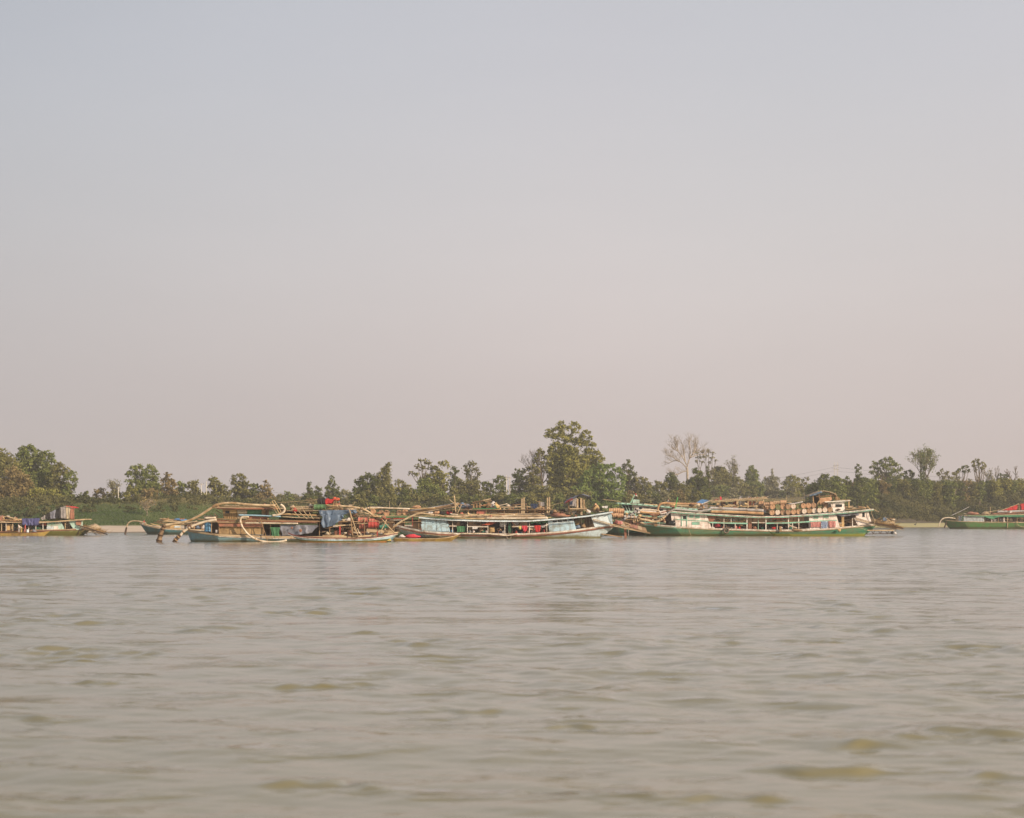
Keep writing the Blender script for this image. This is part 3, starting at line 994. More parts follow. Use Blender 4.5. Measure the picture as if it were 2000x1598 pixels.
T(1358, 108, [(1356, 918, 5), (1362, 922, 7), (1370, 925, 5), (1360, 935, 10), (1350, 942, 9), (1372, 942, 10)], 'dark', clump=.5, label='dark vine-clad tree under the flat-layered tree')
T(1382, 112, [(1382, 913, 2.8, 1.3), (1382, 919, 3.2, 1.2), (1383, 926, 4)], 'dark', size=.3, label='thin dark stump with a leafy knob by the flat-layered tree')
T(1404, 106, [(1400, 915, 6), (1408, 914, 6), (1394, 922, 8), (1412, 922, 8), (1402, 932, 13), (1420, 928, 8), (1418, 942, 12), (1396, 948, 12)], 'olive', clump=.5, label='domed olive tree left of the thin sparse one')
bare_tree(1429, 112, 891, 24, seed=21, levels=4, leaves='olive', leaf_n=0.7, spread=.35, label='thin sparse tree with few leaves between two dark domes', name='twiggy_tree')
T(1436, 104, [(1432, 936, 9), (1444, 940, 9), (1438, 951, 12), (1452, 950, 8)], 'olive', name='round_shrub', label='round bush at the foot of the thin sparse tree')
T(1468, 106, [(1468, 913, 5), (1466, 919, 6.5), (1473, 922, 6), (1462, 929, 8), (1475, 932, 9), (1466, 942, 12), (1480, 946, 10), (1458, 950, 9)], 'green', clump=.5, label='green cone-shaped tree right of the thin sparse tree')
T(1508, 110, [(1508, 917, 2.5), (1508, 923, 2.2, 1.4), (1508, 932, 6), (1499, 937, 7), (1516, 938, 7), (1507, 946, 11), (1494, 950, 7)], 'pale', size=.36, label='pale mound tree with a bare spike on top')
T(1548, 96, [(1540, 934, 6), (1549, 932, 6), (1556, 937, 7), (1536, 944, 8), (1548, 947, 11), (1560, 950, 9), (1542, 958, 9)], 'yellow', label='sunlit yellow-green tree at the end of the dry field')
T(1574, 96, [(1568, 938, 5), (1576, 935, 5), (1572, 946, 8), (1582, 950, 7), (1572, 957, 9)], 'olive', cover=.6, label='thin olive tree beside the sunlit yellow-green one')
T(1330, 100, [(1322, 952, 8), (1334, 950, 9), (1346, 953, 9), (1338, 962, 10)], 'olive', size=.36, name='wide_shrub', label='olive thicket under the big leafless tree')
T(1392, 96, [(1378, 954, 9), (1392, 956, 10), (1406, 954, 9), (1420, 957, 9)], 'green', size=.36, name='wide_shrub', label='pale green thicket below the domed olive tree')
# right, on the high bank
T(1609, 72, [(1606, 930, 6), (1613, 932, 7), (1600, 938, 7), (1611, 945, 11), (1598, 955, 11), (1616, 962, 13)], 'dark', clump=.5, label='dark flat-topped tree at the left end of the high bank')
T(1632, 74, [(1626, 935, 6), (1635, 933, 6), (1641, 938, 6), (1630, 945, 11), (1640, 955, 12), (1628, 968, 13)], 'green', clump=.5, label='green tree below the right pair of power poles')
T(1656, 72, [(1655, 934, 4), (1651, 940, 6), (1660, 943, 6), (1654, 953, 11), (1664, 964, 12)], 'dark', clump=.5, label='dark small-peaked tree right of the power poles')
T(1676, 70, [(1676, 909, 3, .8), (1672, 914, 3.5), (1680, 914, 3), (1676, 920, 5), (1677, 929, 6), (1674, 938, 7), (1682, 946, 9), (1672, 957, 12)], 'dark', size=.34, clump=.55, cover=1.2, name='vine_covered_tree', label='tall dark vine-covered column on the high bank')
T(1695, 70, [(1690, 937, 7), (1700, 942, 8), (1692, 953, 12), (1704, 962, 12)], 'green', label='green tree just right of the vine-covered column')
T(1730, 88, [(1705, 912, 6), (1712, 905, 7), (1722, 903, 7), (1729, 897, 6), (1738, 896, 6), (1741, 905, 8), (1750, 907, 6), (1758, 916, 6), (1703, 923, 6), (1714, 917, 8), (1728, 912, 9), (1745, 919, 9), (1760, 927, 6), (1716, 931, 10), (1734, 930, 12), (1752, 935, 9), (1740, 946, 12)], 'green', cover=.75, label='wide airy green tree on the high bank, left of the twiggy one')
T(1776, 84, [(1770, 923, 5), (1777, 920, 5), (1782, 928, 6), (1771, 935, 9), (1784, 942, 9)], 'dark', label='small dark tree between the airy green and twiggy trees')
bare_tree(1802, 78, 871, 58, seed=33, levels=5, spread=0.5, leaves='green', leaf_n=0.7, rmin=0.04, label='tall twiggy tree with a leafy core on the high bank', name='twiggy_tree', trunk_frac=.34,
          core=[(1801, 890, 6), (1800, 902, 7), (1803, 915, 8), (1801, 928, 8), (1806, 938, 10), (1812, 945, 10), (1800, 950, 10)])
T(1846, 78, [(1838, 919, 4), (1833, 926, 6), (1846, 925, 5), (1851, 921, 5), (1843, 935, 8), (1855, 932, 5)], 'olive', cover=.65, label='thin olive tree right of the tall twiggy tree')
T(1864, 80, [(1862, 925, 4), (1869, 922, 4), (1860, 933, 6), (1871, 934, 6)], 'olive', cover=.6, label='small broken-crowned tree left of the leaning umbrella tree')
T(1884, 78, [(1880, 913, 5), (1888, 911, 4), (1873, 918, 5), (1883, 920, 5), (1891, 919, 4), (1867, 925, 4)], 'dark', cover=.8, trunk_px=1876, label='leaning umbrella-shaped dark tree on the high bank')
T(1913, 78, [(1902, 902, 4.5), (1909, 899, 4.5), (1900, 909, 4.5), (1911, 907, 5.5), (1920, 903, 4), (1924, 909, 4), (1918, 915, 5.5), (1906, 917, 4.5)], 'olive', cover=.8, tr=.03, label='round-headed tree with bare stem rising over the high bank')
bare_tree(1932, 82, 916, 22, seed=41, levels=4, leaves='pale', leaf_n=.4, label='faint twiggy tree beside the round-headed one', name='twiggy_tree')
bare_tree(1948, 80, 910, 10, seed=52, levels=3, spread=.25, trunk_frac=.5, label='dead upright stem near the right edge', rmin=.06)
bare_tree(1976, 78, 910, 28, seed=61, levels=3, spread=.6, label='dead forked tree with thick stubs near the right edge', rmin=.10)
T(1960, 76, [(1955, 928, 5), (1964, 930, 6), (1958, 938, 8)], 'dark', name='round_shrub', label='dark knob of bush between the two dead trees')
# crest of shrubs along the top of the high bank and the field
rs = random.Random(77)
for i, px_ in enumerate(range(1585, 2040, 15)):
    yb = 950 if px_ < 1700 else 944
    T(px_ + rs.uniform(-3, 3), 78 + rs.uniform(-3, 3), [(px_ + rs.uniform(-8, 8), yb + rs.uniform(-2, 7), rs.uniform(6, 10)) for _ in range(4)],
      rs.choice(('olive', 'yellow', 'green', 'dark', 'brown') if px_ > 1760 else ('dark', 'green', 'dark', 'brown')), size=.36, name='round_shrub', limbs=False)
for i, px_ in enumerate(range(1235, 1390, 20)):
    yb = 964 if px_ < 1400 else 961
    T(px_ + rs.uniform(-4, 4), 92 + rs.uniform(-6, 6), [(px_ + rs.uniform(-10, 10), yb + rs.uniform(-2, 6), rs.uniform(5, 8)) for _ in range(3)],
      rs.choice(('olive', 'brown', 'green', 'pale')), size=.36, name='round_shrub', limbs=False)
for i, px_ in enumerate(range(150, 700, 17)):
    yb = 981 if px_ < 330 else 979
    T(px_ + rs.uniform(-4, 4), 96 + rs.uniform(-8, 8), [(px_ + rs.uniform(-9, 9), yb + rs.uniform(-2, 6), rs.uniform(4, 7.5)) for _ in range(4)],
      rs.choice(('olive', 'dark', 'green', 'brown', 'dark')), size=.36, name='round_shrub', limbs=False)
for i, px_ in enumerate(range(690, 1240, 19)):
    T(px_ + rs.uniform(-4, 4), 82 + rs.uniform(-8, 8), [(px_ + rs.uniform(-10, 10), 972 + rs.uniform(-4, 8), rs.uniform(7, 11)) for _ in range(4)],
      rs.choice(('olive', 'dark', 'green', 'olive')), size=.36, name='round_shrub', limbs=False)
for i, px_ in enumerate(range(1392, 1575, 15)):
    T(px_ + rs.uniform(-4, 4), 236, [(px_ + rs.uniform(-9, 9), 964 + rs.uniform(-4, 5), rs.uniform(6, 9)) for _ in range(4)],
      rs.choice(('olive', 'dark', 'green', 'brown')), size=.4, name='round_shrub', limbs=False)
# far tree line closing gaps low over the plateau
for i, px_ in enumerate(range(-20, 2060, 26)):
    T(px_ + rs.uniform(-6, 6), 215 + rs.uniform(-20, 20), [(px_ + rs.uniform(-14, 14), (979 if px_ < 330 else 974 if px_ < 1250 else 955) + rs.uniform(-4, 5), rs.uniform(3.5, 7)) for _ in range(3)],
      rs.choice(('olive', 'green', 'pale')), size=.5, name='distant_tree', word='distant tree', limbs=False)
bare_tree(287, 58, 972, 36, tone_bark=PALEBARK, seed=15, levels=5, spread=.6, rmin=.03, label='small pale leafless tree low on the green slope', trunk_frac=.25, leaves='brown', leaf_n=.25, dense=.4)

# label the plants that have none by what they stand near
ZONES = [(-100, 160, 'below the left grove'), (160, 330, 'near the wide light green tree'), (330, 460, 'around the double power pole'), (460, 600, 'above the wooden dredger'),
         (600, 700, 'around the vine-covered stumps'), (700, 800, 'under the vine-draped hump'), (800, 900, 'behind the row of drums'), (900, 1010, 'around the tall white poles'),
         (1010, 1130, 'under the giant tree'), (1130, 1240, 'under the bright green tree'), (1240, 1330, 'above the white wheelhouse boat'), (1330, 1460, 'under the big leafless tree'),
         (1460, 1600, 'beside the dry field'), (1600, 1700, 'around the vine-covered column'), (1700, 1780, 'under the wide airy tree'), (1780, 1860, 'near the tall twiggy tree'),
         (1860, 1930, 'under the round-headed tree'), (1930, 2100, 'near the dead forked tree')]
groups = {}
for v in VEG:
    if v[0].get('label'):
        continue
    z = next(q for q in ZONES if q[0] <= v[3] < q[1] or q is ZONES[-1])
    if v[4] > 180:
        w, ph = 'far hazy tree', z[2]
    elif v[4] > 125 and not 1385 < v[3] < 1568:
        w, ph = 'low distant shrub', z[2]
    else:
        w, ph = 'round shrub', z[2]
    groups.setdefault((w, ph), []).append(v)
TW = {'olive': 'olive', 'dark': 'dark green', 'green': 'green', 'brown': 'brown dry', 'pale': 'pale dusty', 'yellow': 'yellow-green', 'bright': 'bright green'}
for (w, ph), vs in groups.items():
    bytone = {}
    for v in sorted(vs, key=lambda v: v[3]):
        bytone.setdefault(v[2], []).append(v)
    for tn, vv in bytone.items():
        for i, v in enumerate(vv):
            v[0]['label'] = (f'{TW[tn]} {w} {ph}' if len(vv) == 1 else f'{ORD[i + 1]} {TW[tn]} {w} from the left {ph}')
            v[0]['group'] = {'far hazy tree': 'far hazy tree line', 'low distant shrub': 'low distant shrubs', 'round shrub': 'shrubs on the bank crest'}[w]
            v[0]['category'] = 'tree' if 'tree' in w else 'shrub'

# undergrowth and grass that nobody could count
def undergrowth():
    rs = np.random.RandomState(3)
    blobs = []
    def put(px, off, r, n_extra=0):
        D = d_shore(px) + off
        X = (px - 1000) / FPX * D
        z = float(terr(X, D))
        blobs.append((X, D, z + r * 0.25, r, r, r * 0.8))
    for _ in range(1150):
        px = rs.uniform(1595, 2080)
        put(px, rs.uniform(61, 86), rs.uniform(0.7, 2.6))
    for _ in range(700):
        px = rs.uniform(680, 1600)
        put(px, rs.uniform(62, 112) if px < 1360 else rs.uniform(58, 90), rs.uniform(0.5, 1.5) * (1 if px < 1360 else .6))
    for _ in range(900):
        px = rs.uniform(-80, 690)
        put(px, 108 - 46 * rs.uniform() ** 3.5, rs.uniform(0.4, 1.4))
    for _ in range(120):
        px = rs.uniform(-80, 150)
        put(px, rs.uniform(55, 100), rs.uniform(0.6, 1.5))
    P, Nn, Tn = crown_points(blobs, 0.42, 0.40, rs, 0.6)
    big = 1.5 * (np.sin(P[:, 0] / 6.0) + np.sin(P[:, 0] / 2.3 + P[:, 2]) + np.sin(P[:, 2] * 1.3 + P[:, 0] / 4)) / 3
    V, Q = leaf_quads(P, Nn, 0.24, rs)
    me = np_mesh('undergrowth', V, Q, tone=np.clip(Tn * 0.6 + 0.25 + 0.3 * big, 0, 1))
    me.materials.append(leafmat('bank_undergrowth_leaves', (0.0408, 0.0515, 0.0196), (0.1740, 0.1590, 0.0633)))
    tag(link('undergrowth', me), 'low tangled undergrowth covering the river bank', None, None, 'stuff')
    n = 42000
    px = rs.uniform(-120, 1640, n)
    off = rs.uniform(40, 100, n)
    off = np.where(px > 1380, rs.uniform(70, 260, n), off)
    k = (px - 1000) / FPX
    D = 400.7 / (1 - 0.94 * k) + off
    X = k * D
    Z = terr(X, D)
    h = rs.uniform(0.12, 0.42, n)
    a = rs.uniform(-0.6, 0.6, n)
    w = rs.uniform(0.05, 0.16, n)
    b = np.stack([X, D, Z - 0.03], 1)
    side_ = np.stack([np.cos(a) * w, np.sin(a) * w, 0 * a], 1)
    tip = b + np.stack([rs.normal(size=n) * .08, rs.normal(size=n) * .08, h], 1)
    V = np.stack([b - side_, b + side_, tip], 1).reshape(-1, 3)
    me = np_mesh('grass', V, np.arange(3 * n).reshape(-1, 3), tone=np.clip((Z - 4.5) / 3 + rs.normal(size=n) * .2, 0, 1))
    me.materials.append(leafmat('bank_grass_blades', (0.0720, 0.1120, 0.0345), (0.2640, 0.2128, 0.0978)))
    tag(link('grass', me), 'short grass on the slope and the dry field', None, None, 'stuff')
undergrowth()

# power poles and wires
POLE = mat('pale_concrete_pole', (0.55, 0.50, 0.42), (0.40, 0.36, 0.30), 2, .3)
def pole(px, off, top, arm=None, label='', grp='power poles on the far bank', r=0.14):
    D = d_shore(px) + off
    g = ground(px, D)
    X = (px - 1000) / FPX * D
    root = empty('power_pole', (X, D, g), label, 'pole', grp)
    zt = W(px, top, D).z
    MB().tube([(X, D, g - .3), (X, D, (g + zt) / 2), (X, D, zt)], [r, r * .85, r * .65], 8).build('shaft', POLE, root)
    for a in (arm or []):
        z = W(px, a[0], D).z
        hw = a[1] / FPX * D
        MB().bar((X - hw, D - .12, z), (X + hw, D - .12, z), .12, .1).build('crossarm', POLE, root)
        for s in (-1, 0, 1):
            MB().tube([(X + s * hw * .9, D - .12, z + .05), (X + s * hw * .9, D - .12, z + .32)], [.05, .035], 6).build('insulator', mat('brown_insulator', (.12, .06, .04)), root)
    return X, D, zt
pl = [pole(231, 100, 952, label='single pale pole near the left grove'),
      pole(393, 98, 944, [(946, 5)], label='pale pole with a crossarm, left one of the pair above the grass slope'),
      pole(403, 98, 940, label='taller pale pole, right one of the pair above the grass slope'),
      pole(989, 86, 928, [(934, 3)], label='left one of the two tall white poles by the giant tree'),
      pole(995.5, 86, 930, [(935, 3)], label='right one of the two tall white poles by the giant tree'),
      pole(1630, 92, 903, [(911, 2.5), (917, 3.5)], label='left one of the power pole pair above the high bank', r=.11),
      pole(1635.5, 92, 903, [(910, 2.5), (918, 3)], label='right one of the power pole pair above the high bank', r=.11)]
WIRE = mat('dark_wire', (.10, .09, .085))
for i, (a, b, dz, t_) in enumerate(((4, 5, -1.5, 'upper'), (4, 5, -2.6, 'lower'), (2, 3, -.4, 'single'))):
    p, q = Vector(pl[a]), Vector(pl[b])
    pts = [p.lerp(q, k / 14) + Vector((0, -.2, dz - 4.2 * math.sin(math.pi * k / 14))) for k in range(15)]
    MB().tube(pts, .022, 4).build('power_wire', WIRE, None, f'{t_} sagging wire between ' + ('the tall white poles and the high bank pair' if a == 4 else 'the slope poles and the tall white poles'), 'wire', 'power lines')
for dz, t_ in ((-1.6, 'upper'), (-2.7, 'lower')):
    p = Vector(pl[6])
    q = p + Vector((150, 60, 0))
    MB().tube([p.lerp(q, k / 14) + Vector((0, -.2, dz - 4 * math.sin(math.pi * k / 14))) for k in range(15)], .022, 4).build('power_wire', WIRE, None, f'{t_} wire running right from the high bank pole pair', 'wire', 'power lines')

# ------------------------------------------------------------------ boats: builders
SLIME = C(96, 92, 52, .8)
def paint(name, col, worn=None, amt=0.42, scale=1.1, rough=0.6, wl=None, **k):
    k.setdefault('streak', .42)
    return mat(name, col, worn or C(120, 100, 80, .8), scale, amt, rough, 0.25, waterline=wl, **k)
P = dict(
    blue=paint('pale_blue_boat_paint', C(176, 203, 216), C(120, 118, 100)),
    bluew=paint('near_white_blue_paint', C(214, 225, 230), C(150, 150, 140), .3),
    bluehull=paint('weathered_blue_hull_paint', C(118, 156, 168), C(128, 132, 112), .5, wl=(SLIME, .06), stretch=(.35, .35, 1.6)),
    fhull=paint('pale_blue_hull_paint', C(188, 203, 208), C(130, 128, 108), .5, wl=(C(132, 124, 72, .8), .12), stretch=(.3, .3, 1.5)),
    green=paint('green_hull_paint', C(66, 126, 96), C(112, 116, 82), .52, wl=(C(96, 94, 48, .8), .2), stretch=(.3, .3, 1.6)),
    dgreen=paint('dark_green_hull_paint', C(34, 84, 62), C(50, 62, 44), .5, wl=(C(70, 70, 40, .7), .3)),
    lgreen=paint('light_green_hull_paint', C(90, 158, 104), C(120, 130, 66), .5, wl=(C(122, 124, 48, .8), .16)),
    jgreen=paint('grass_green_hull_paint', C(62, 112, 52), C(84, 92, 50), .45, wl=(C(80, 80, 44, .7), .3)),
    teal=paint('teal_hull_paint', C(64, 112, 120), C(70, 92, 84), .45, wl=(C(70, 84, 70, .7), .3)),
    ygreen=paint('yellow_green_hull_paint', C(136, 140, 88), C(110, 104, 62), .5, wl=(C(110, 108, 52, .8), .5)),
    mint=paint('mint_trim_paint', C(140, 196, 172), C(150, 150, 130), .4),
    mintw=paint('pale_mint_wall_paint', C(178, 208, 194), C(150, 140, 122), .4),
    white=paint('worn_white_boat_paint', C(240, 230, 218), C(160, 140, 118), .34),
    whitet=paint('off_white_rail_paint', C(214, 206, 194), C(150, 120, 92), .45),
    pinkw=paint('pinkish_white_wall_paint', C(240, 225, 215), C(170, 150, 134), .33),
    rust=paint('rusty_red_paint', C(150, 100, 78), C(96, 66, 48), .5),
    maroon=paint('maroon_stripe_paint', C(112, 44, 46), C(90, 60, 50), .4),
    brick=paint('brick_red_rust_sheet', C(168, 110, 88), C(132, 100, 78), .5, 2.0),
    tan=mat('weathered_tan_wood', C(192, 168, 134), C(134, 108, 80), 1.6, .45, .85, .3, (.25, 1, 1.5)),
    wood=mat('brown_weathered_wood', C(160, 130, 96), C(104, 80, 58), 1.6, .5, .85, .3, (.25, 1, 1.5)),
    dwood=mat('dark_wet_wood', C(82, 62, 46), C(50, 38, 30), 1.6, .5, .85, .3, (.3, 1, 1.5)),
    ply=mat('stained_plywood', C(180, 150, 106), C(126, 102, 72), .9, .55, .8, .2),
    plyl=mat('pale_plywood', C(200, 166, 116), C(140, 112, 76), .9, .4, .8, .2),
    bamboo=mat('dry_bamboo', C(202, 172, 126), C(144, 112, 74), 2.2, .45, .6, .2, (.4, 1, 1)),
    bamb2=mat('grey_bamboo', C(182, 160, 132), C(122, 98, 74), 2.2, .5, .65, .2, (.4, 1, 1)),
    pvc=mat('dirty_white_hose_rubber', C(214, 198, 176), C(160, 134, 104), 1.3, .42, .45, .1),
    pipe=mat('tan_suction_pipe', C(200, 178, 144), C(142, 112, 78), 1.1, .5, .5, .15),
    pipeo=mat('ochre_rusty_pipe', C(196, 156, 112), C(148, 108, 76), 1.1, .5, .55, .15),
    pipeg=mat('grey_steel_pipe', C(176, 172, 170), C(128, 110, 94), 1.1, .45, .45, .15),
    pipeb=mat('pale_blue_pipe', C(150, 184, 204), C(120, 140, 150), 1.1, .3, .45),
    black=mat('black_tyre_rubber', (.028, .026, .025), (.06, .05, .04), 3, .3, .8),
    tyre=mat('dusty_tyre_rubber', C(120, 106, 92), C(80, 70, 60), 3, .4, .85),
    dark=mat('dark_glass_and_opening', (.022, .024, .026), (.04, .04, .04), 1, .3, .15),
    inner=mat('dark_inner_wood', C(92, 70, 50), C(52, 40, 30), 1.3, .5, .9),  # dark brown wood for the inner and far walls
    rdrum=mat('rust_brown_drum_steel', C(176, 142, 110), C(124, 92, 70), 3.2, .55, .6, .2),
    rdrum2=mat('orange_rust_drum_steel', C(198, 156, 120), C(146, 106, 78), 3.2, .5, .6, .2),
    wdrum=mat('white_drum_lid_paint', C(216, 200, 184), C(170, 120, 84), 4.5, .4, .55),
    gdrum=mat('faded_green_drum_paint', C(110, 124, 86), C(120, 92, 60), 3.5, .5, .55),
    grdrum=mat('grass_green_drum_paint', C(86, 124, 82), C(80, 92, 60), 3.5, .5, .55),
    rddrum=mat('red_drum_paint', C(172, 64, 56), C(140, 74, 60), 3.5, .35, .5),
    pkdrum=mat('faded_pink_red_drum_paint', C(190, 112, 96), C(156, 104, 84), 3.5, .45, .55),
    bldrum=mat('blue_plastic_drum', C(84, 134, 170), C(70, 104, 130), 2, .3, .4),
    tldrum=mat('teal_plastic_drum', C(60, 120, 100), C(50, 84, 70), 2, .3, .4),
    red=mat('red_cloth', C(196, 56, 56), C(150, 44, 46), 4, .35, .9, translucent=.15),
    pink=mat('pink_red_cloth', C(216, 74, 86), C(170, 50, 60), 4, .35, .9, translucent=.15),
    orange=mat('orange_red_tarp', C(196, 92, 62), C(150, 72, 52), 3, .35, .7, translucent=.1),
    bluetarp=mat('grey_blue_tarpaulin', C(102, 120, 142), C(76, 86, 100), 1.4, .45, .45, translucent=.08),
    greytarp=mat('grey_violet_tarpaulin', C(132, 134, 146), C(98, 92, 92), 1.6, .5, .5, translucent=.08),
    puretarp=mat('violet_blue_tarpaulin', C(84, 84, 128), C(62, 62, 94), 2, .35, .5, translucent=.08),
    btarp=mat('bright_blue_tarpaulin', C(84, 130, 176), C(70, 100, 130), 2, .4, .45, translucent=.08),
    gtarp=mat('green_tarpaulin', C(72, 124, 84), C(52, 88, 60), 2, .4, .5, translucent=.1),
    jtarp=mat('sea_green_awning_cloth', C(72, 132, 96), C(60, 100, 74), 2, .35, .6, translucent=.12),
    wcloth=mat('white_cloth', C(222, 214, 208), C(180, 168, 158), 4, .3, .9, translucent=.2),
    gcloth=mat('grey_cloth', C(168, 160, 156), C(130, 122, 118), 4, .4, .9, translucent=.15),
    bcloth=mat('dark_blue_cloth', C(52, 62, 88), C(36, 40, 58), 4, .4, .9),
    kcloth=mat('black_cloth', C(48, 46, 46), C(36, 32, 30), 4, .4, .9),
    ycloth=mat('yellow_cloth', C(206, 186, 110), C(170, 140, 80), 4, .3, .9),
    floral=mat('floral_pink_sheet', C(206, 160, 150), C(168, 96, 92), 9, .75, .9, detail=2),
    dotted=mat('blue_white_patterned_sheet', C(206, 210, 212), C(72, 96, 140), 11, .8, .9, detail=1),
    thatch=mat('grey_thatch', C(172, 152, 124), C(120, 100, 78), 3, .5, .95, .5, (.5, 1, 2)),
    skin=mat('brown_skin', C(150, 104, 76), C(130, 88, 62), 3, .3, .6),
    hair=mat('black_hair', (.02, .017, .015), (.035, .03, .025), 3, .3, .5),
    olivebox=mat('olive_canvas', C(98, 104, 66), C(70, 72, 46), 2, .4, .9),
    sack=mat('woven_sack', C(190, 176, 150), C(150, 130, 100), 3, .4, .9),
    corr=mat('grey_white_corrugated_sheet', C(190, 196, 198), C(150, 148, 140), 1.4, .4, .5),
)

REG = {}
def reg(o, desc, place, cat, group=None, key=0.0, order='from the left'):
    """remember a thing whose label has to count it among its look-alikes"""
    o['category'] = cat
    if group: o['group'] = group
    REG.setdefault((desc, place, order), []).append((key, len(REG), o))
    return o
def finish_labels():
    tens = ['twenty', 'thirty', 'forty']
    for (desc, place, order), lst in REG.items():
        lst.sort(key=lambda t: (t[0], t[1]))
        for i, (k, _, o) in enumerate(lst):
            if len(lst) == 1:
                o['label'] = f'{desc} {place}'
            else:
                j = i + 1
                w = ORD[j] if j <= 20 else tens[(j - 1) // 10 - 2] + '-' + ORD[(j - 1) % 10 + 1]
                o['label'] = f'{w} {desc} {order} {place}'

class Boat:
    def __init__(s, name, label, Y0, beam, sheer, wl, mats, bands, bow='left', group='work boats moored in mid-river', cat='boat', flare=.86, taper=.22, deck=.12, stern_w=.45, lap=.012):
        """sheer: the top edge of the near side [(px, py)], wl: px where the hull meets the water at both ends;
        bands: list of (height fraction from the top, material index) for the strakes"""
        s.Y0, s.beam, s.name = Y0, beam, name
        xs = [p[0] for p in sheer]
        s.x0, s.x1 = xs[0], xs[-1]
        s.sheer, s.wl, s.flare, s.taper, s.bow, s.stern_w = sheer, wl, flare, taper, bow, stern_w
        cx = W((wl[0] + wl[1]) / 2, 1011, Y0).x
        s.root = empty(name, (cx, Y0 + beam / 2, 0), label, cat, group)
        m = MB()
        N = 44
        levels = [0] + [b[0] for b in bands]
        n = len(bands)
        for side in (-1, 1):
            for k in range(n):
                v0, v1 = levels[k], levels[k + 1]
                m.mi = bands[k][1]
                vs = []
                for i in range(N + 1):
                    t = i / N
                    vs.append(s.pt(t, v0, side, 0.0))
                    vs.append(s.pt(t, v1, side, lap))
                fs = []
                for i in range(N):
                    a = 2 * i
                    f = (a, a + 1, a + 3, a + 2)
                    fs.append(f if side < 0 else f[::-1])
                m.add(vs, fs)
        m.mi = bands[-1][1]
        # bottom below the water, inner deck, transom
        vs, fs = [], []
        for i in range(N + 1):
            t = i / N
            vs += [s.pt(t, 1, -1, lap), s.pt(t, 1, 1, lap), s.pt(t, 1, -1, -s.beam * .18) - Vector((0, 0, .45)), s.pt(t, 1, 1, -s.beam * .18) - Vector((0, 0, .45))]
        for i in range(N):
            a = 4 * i
            fs += [(a, a + 2, a + 6, a + 4), (a + 1, a + 5, a + 7, a + 3), (a + 2, a + 3, a + 7, a + 6)]
        m.add(vs, fs)
        for t, rev in ((0, False), (1, True)):
            f = [s.pt(t, 0, -1), s.pt(t, 0, 1), s.pt(t, 1, 1), s.pt(t, 1, -1)]
            m.add(f, [(0, 1, 2, 3) if not rev else (3, 2, 1, 0)])
        m.build('hull', mats, s.root)
        m = MB()
        vs, fs = [], []
        for i in range(N + 1):
            t = i / N
            vs += [s.pt(t, 0, -1, -.05) - Vector((0, 0, deck)), s.pt(t, 0, 1, -.05) - Vector((0, 0, deck))]
        for i in range(N):
            a = 2 * i
            fs.append((a, a + 2, a + 3, a + 1))
        m.add(vs, fs)
        m.build('deck', P['wood'], s.root)
    def half(s, t):
        b = s.beam / 2
        if s.bow == 'right':
            t = 1 - t
        f = min(1.0, max(0, t / s.taper)) ** 0.62 if s.taper > 0 else 1
        g = s.stern_w + (1 - s.stern_w) * min(1.0, (1 - t) / 0.3) ** 0.6
        return max(0.03, b * f * g)
    def py_at(s, px):
        return float(np.interp(px, [p[0] for p in s.sheer], [p[1] for p in s.sheer]))
    def pt(s, t, v, side=-1, off=0.0):
        px = s.x0 + (s.x1 - s.x0) * t
        a = W(px, s.py_at(px), s.Y0)
        wx = W(s.wl[0] + (s.wl[1] - s.wl[0]) * t, 1011, s.Y0).x
        vv = v ** 1.15
        x = a.x + (wx - a.x) * vv
        z = a.z + (-0.06 - a.z) * v
        h = s.half(t) * (1 - (1 - s.flare) * v ** 2) + off
        return Vector((x, s.Y0 + s.beam / 2 + side * h, z))
    def rail(s, name, m, y0, y1, out=.05, x0=None, x1=None, label=None):
        """a timber following the hull side between y0 and y1 pixels below the sheer"""
        x0, x1 = x0 if x0 is not None else s.x0, x1 if x1 is not None else s.x1
        k = s.Y0 / FPX
        mb = MB()
        n = 40
        for side in (-1, 1):
            vs = []
            for i in range(n + 1):
                px = x0 + (x1 - x0) * i / n
                t = (px - s.x0) / (s.x1 - s.x0)
                a = s.pt(t, 0, side)
                c = s.Y0 + s.beam / 2
                for dy, dz in ((out, -y0 * k), (out, -y1 * k), (-.04, -y1 * k), (-.04, -y0 * k)):
                    vs.append(Vector((a.x, a.y + side * dy, a.z + dz)))
            fs = []
            for i in range(n):
                for j in range(4):
                    f = (4 * i + j, 4 * i + (j + 1) % 4, 4 * i + 4 + (j + 1) % 4, 4 * i + 4 + j)
                    fs.append(f if side < 0 else f[::-1])
            fs += [(0, 1, 2, 3), (4 * n + 3, 4 * n + 2, 4 * n + 1, 4 * n)]
            mb.add(vs, fs)
        return mb.build(name, m, s.root, label)
    def q(s, px, py, dy=0.0):
        return W(px, py, s.Y0 + dy)
    def flat(s, pts, dy):
        return [(s.q(x, y, dy).x, s.q(x, y, dy).z) for x, y in pts][::-1]
    def wall(s, pts, dy=.25, th=.07, m=None, holes=(), name='wall', label=None, parent=None):
        mb = MB()
        hs = [s.flat([(a, b), (c, b), (c, d), (a, d)], dy) for a, b, c, d in holes]
        mb.prism(s.flat(pts, dy), s.Y0 + dy, s.Y0 + dy + th, hs)
        return mb.build(name, m, parent or s.root, label)
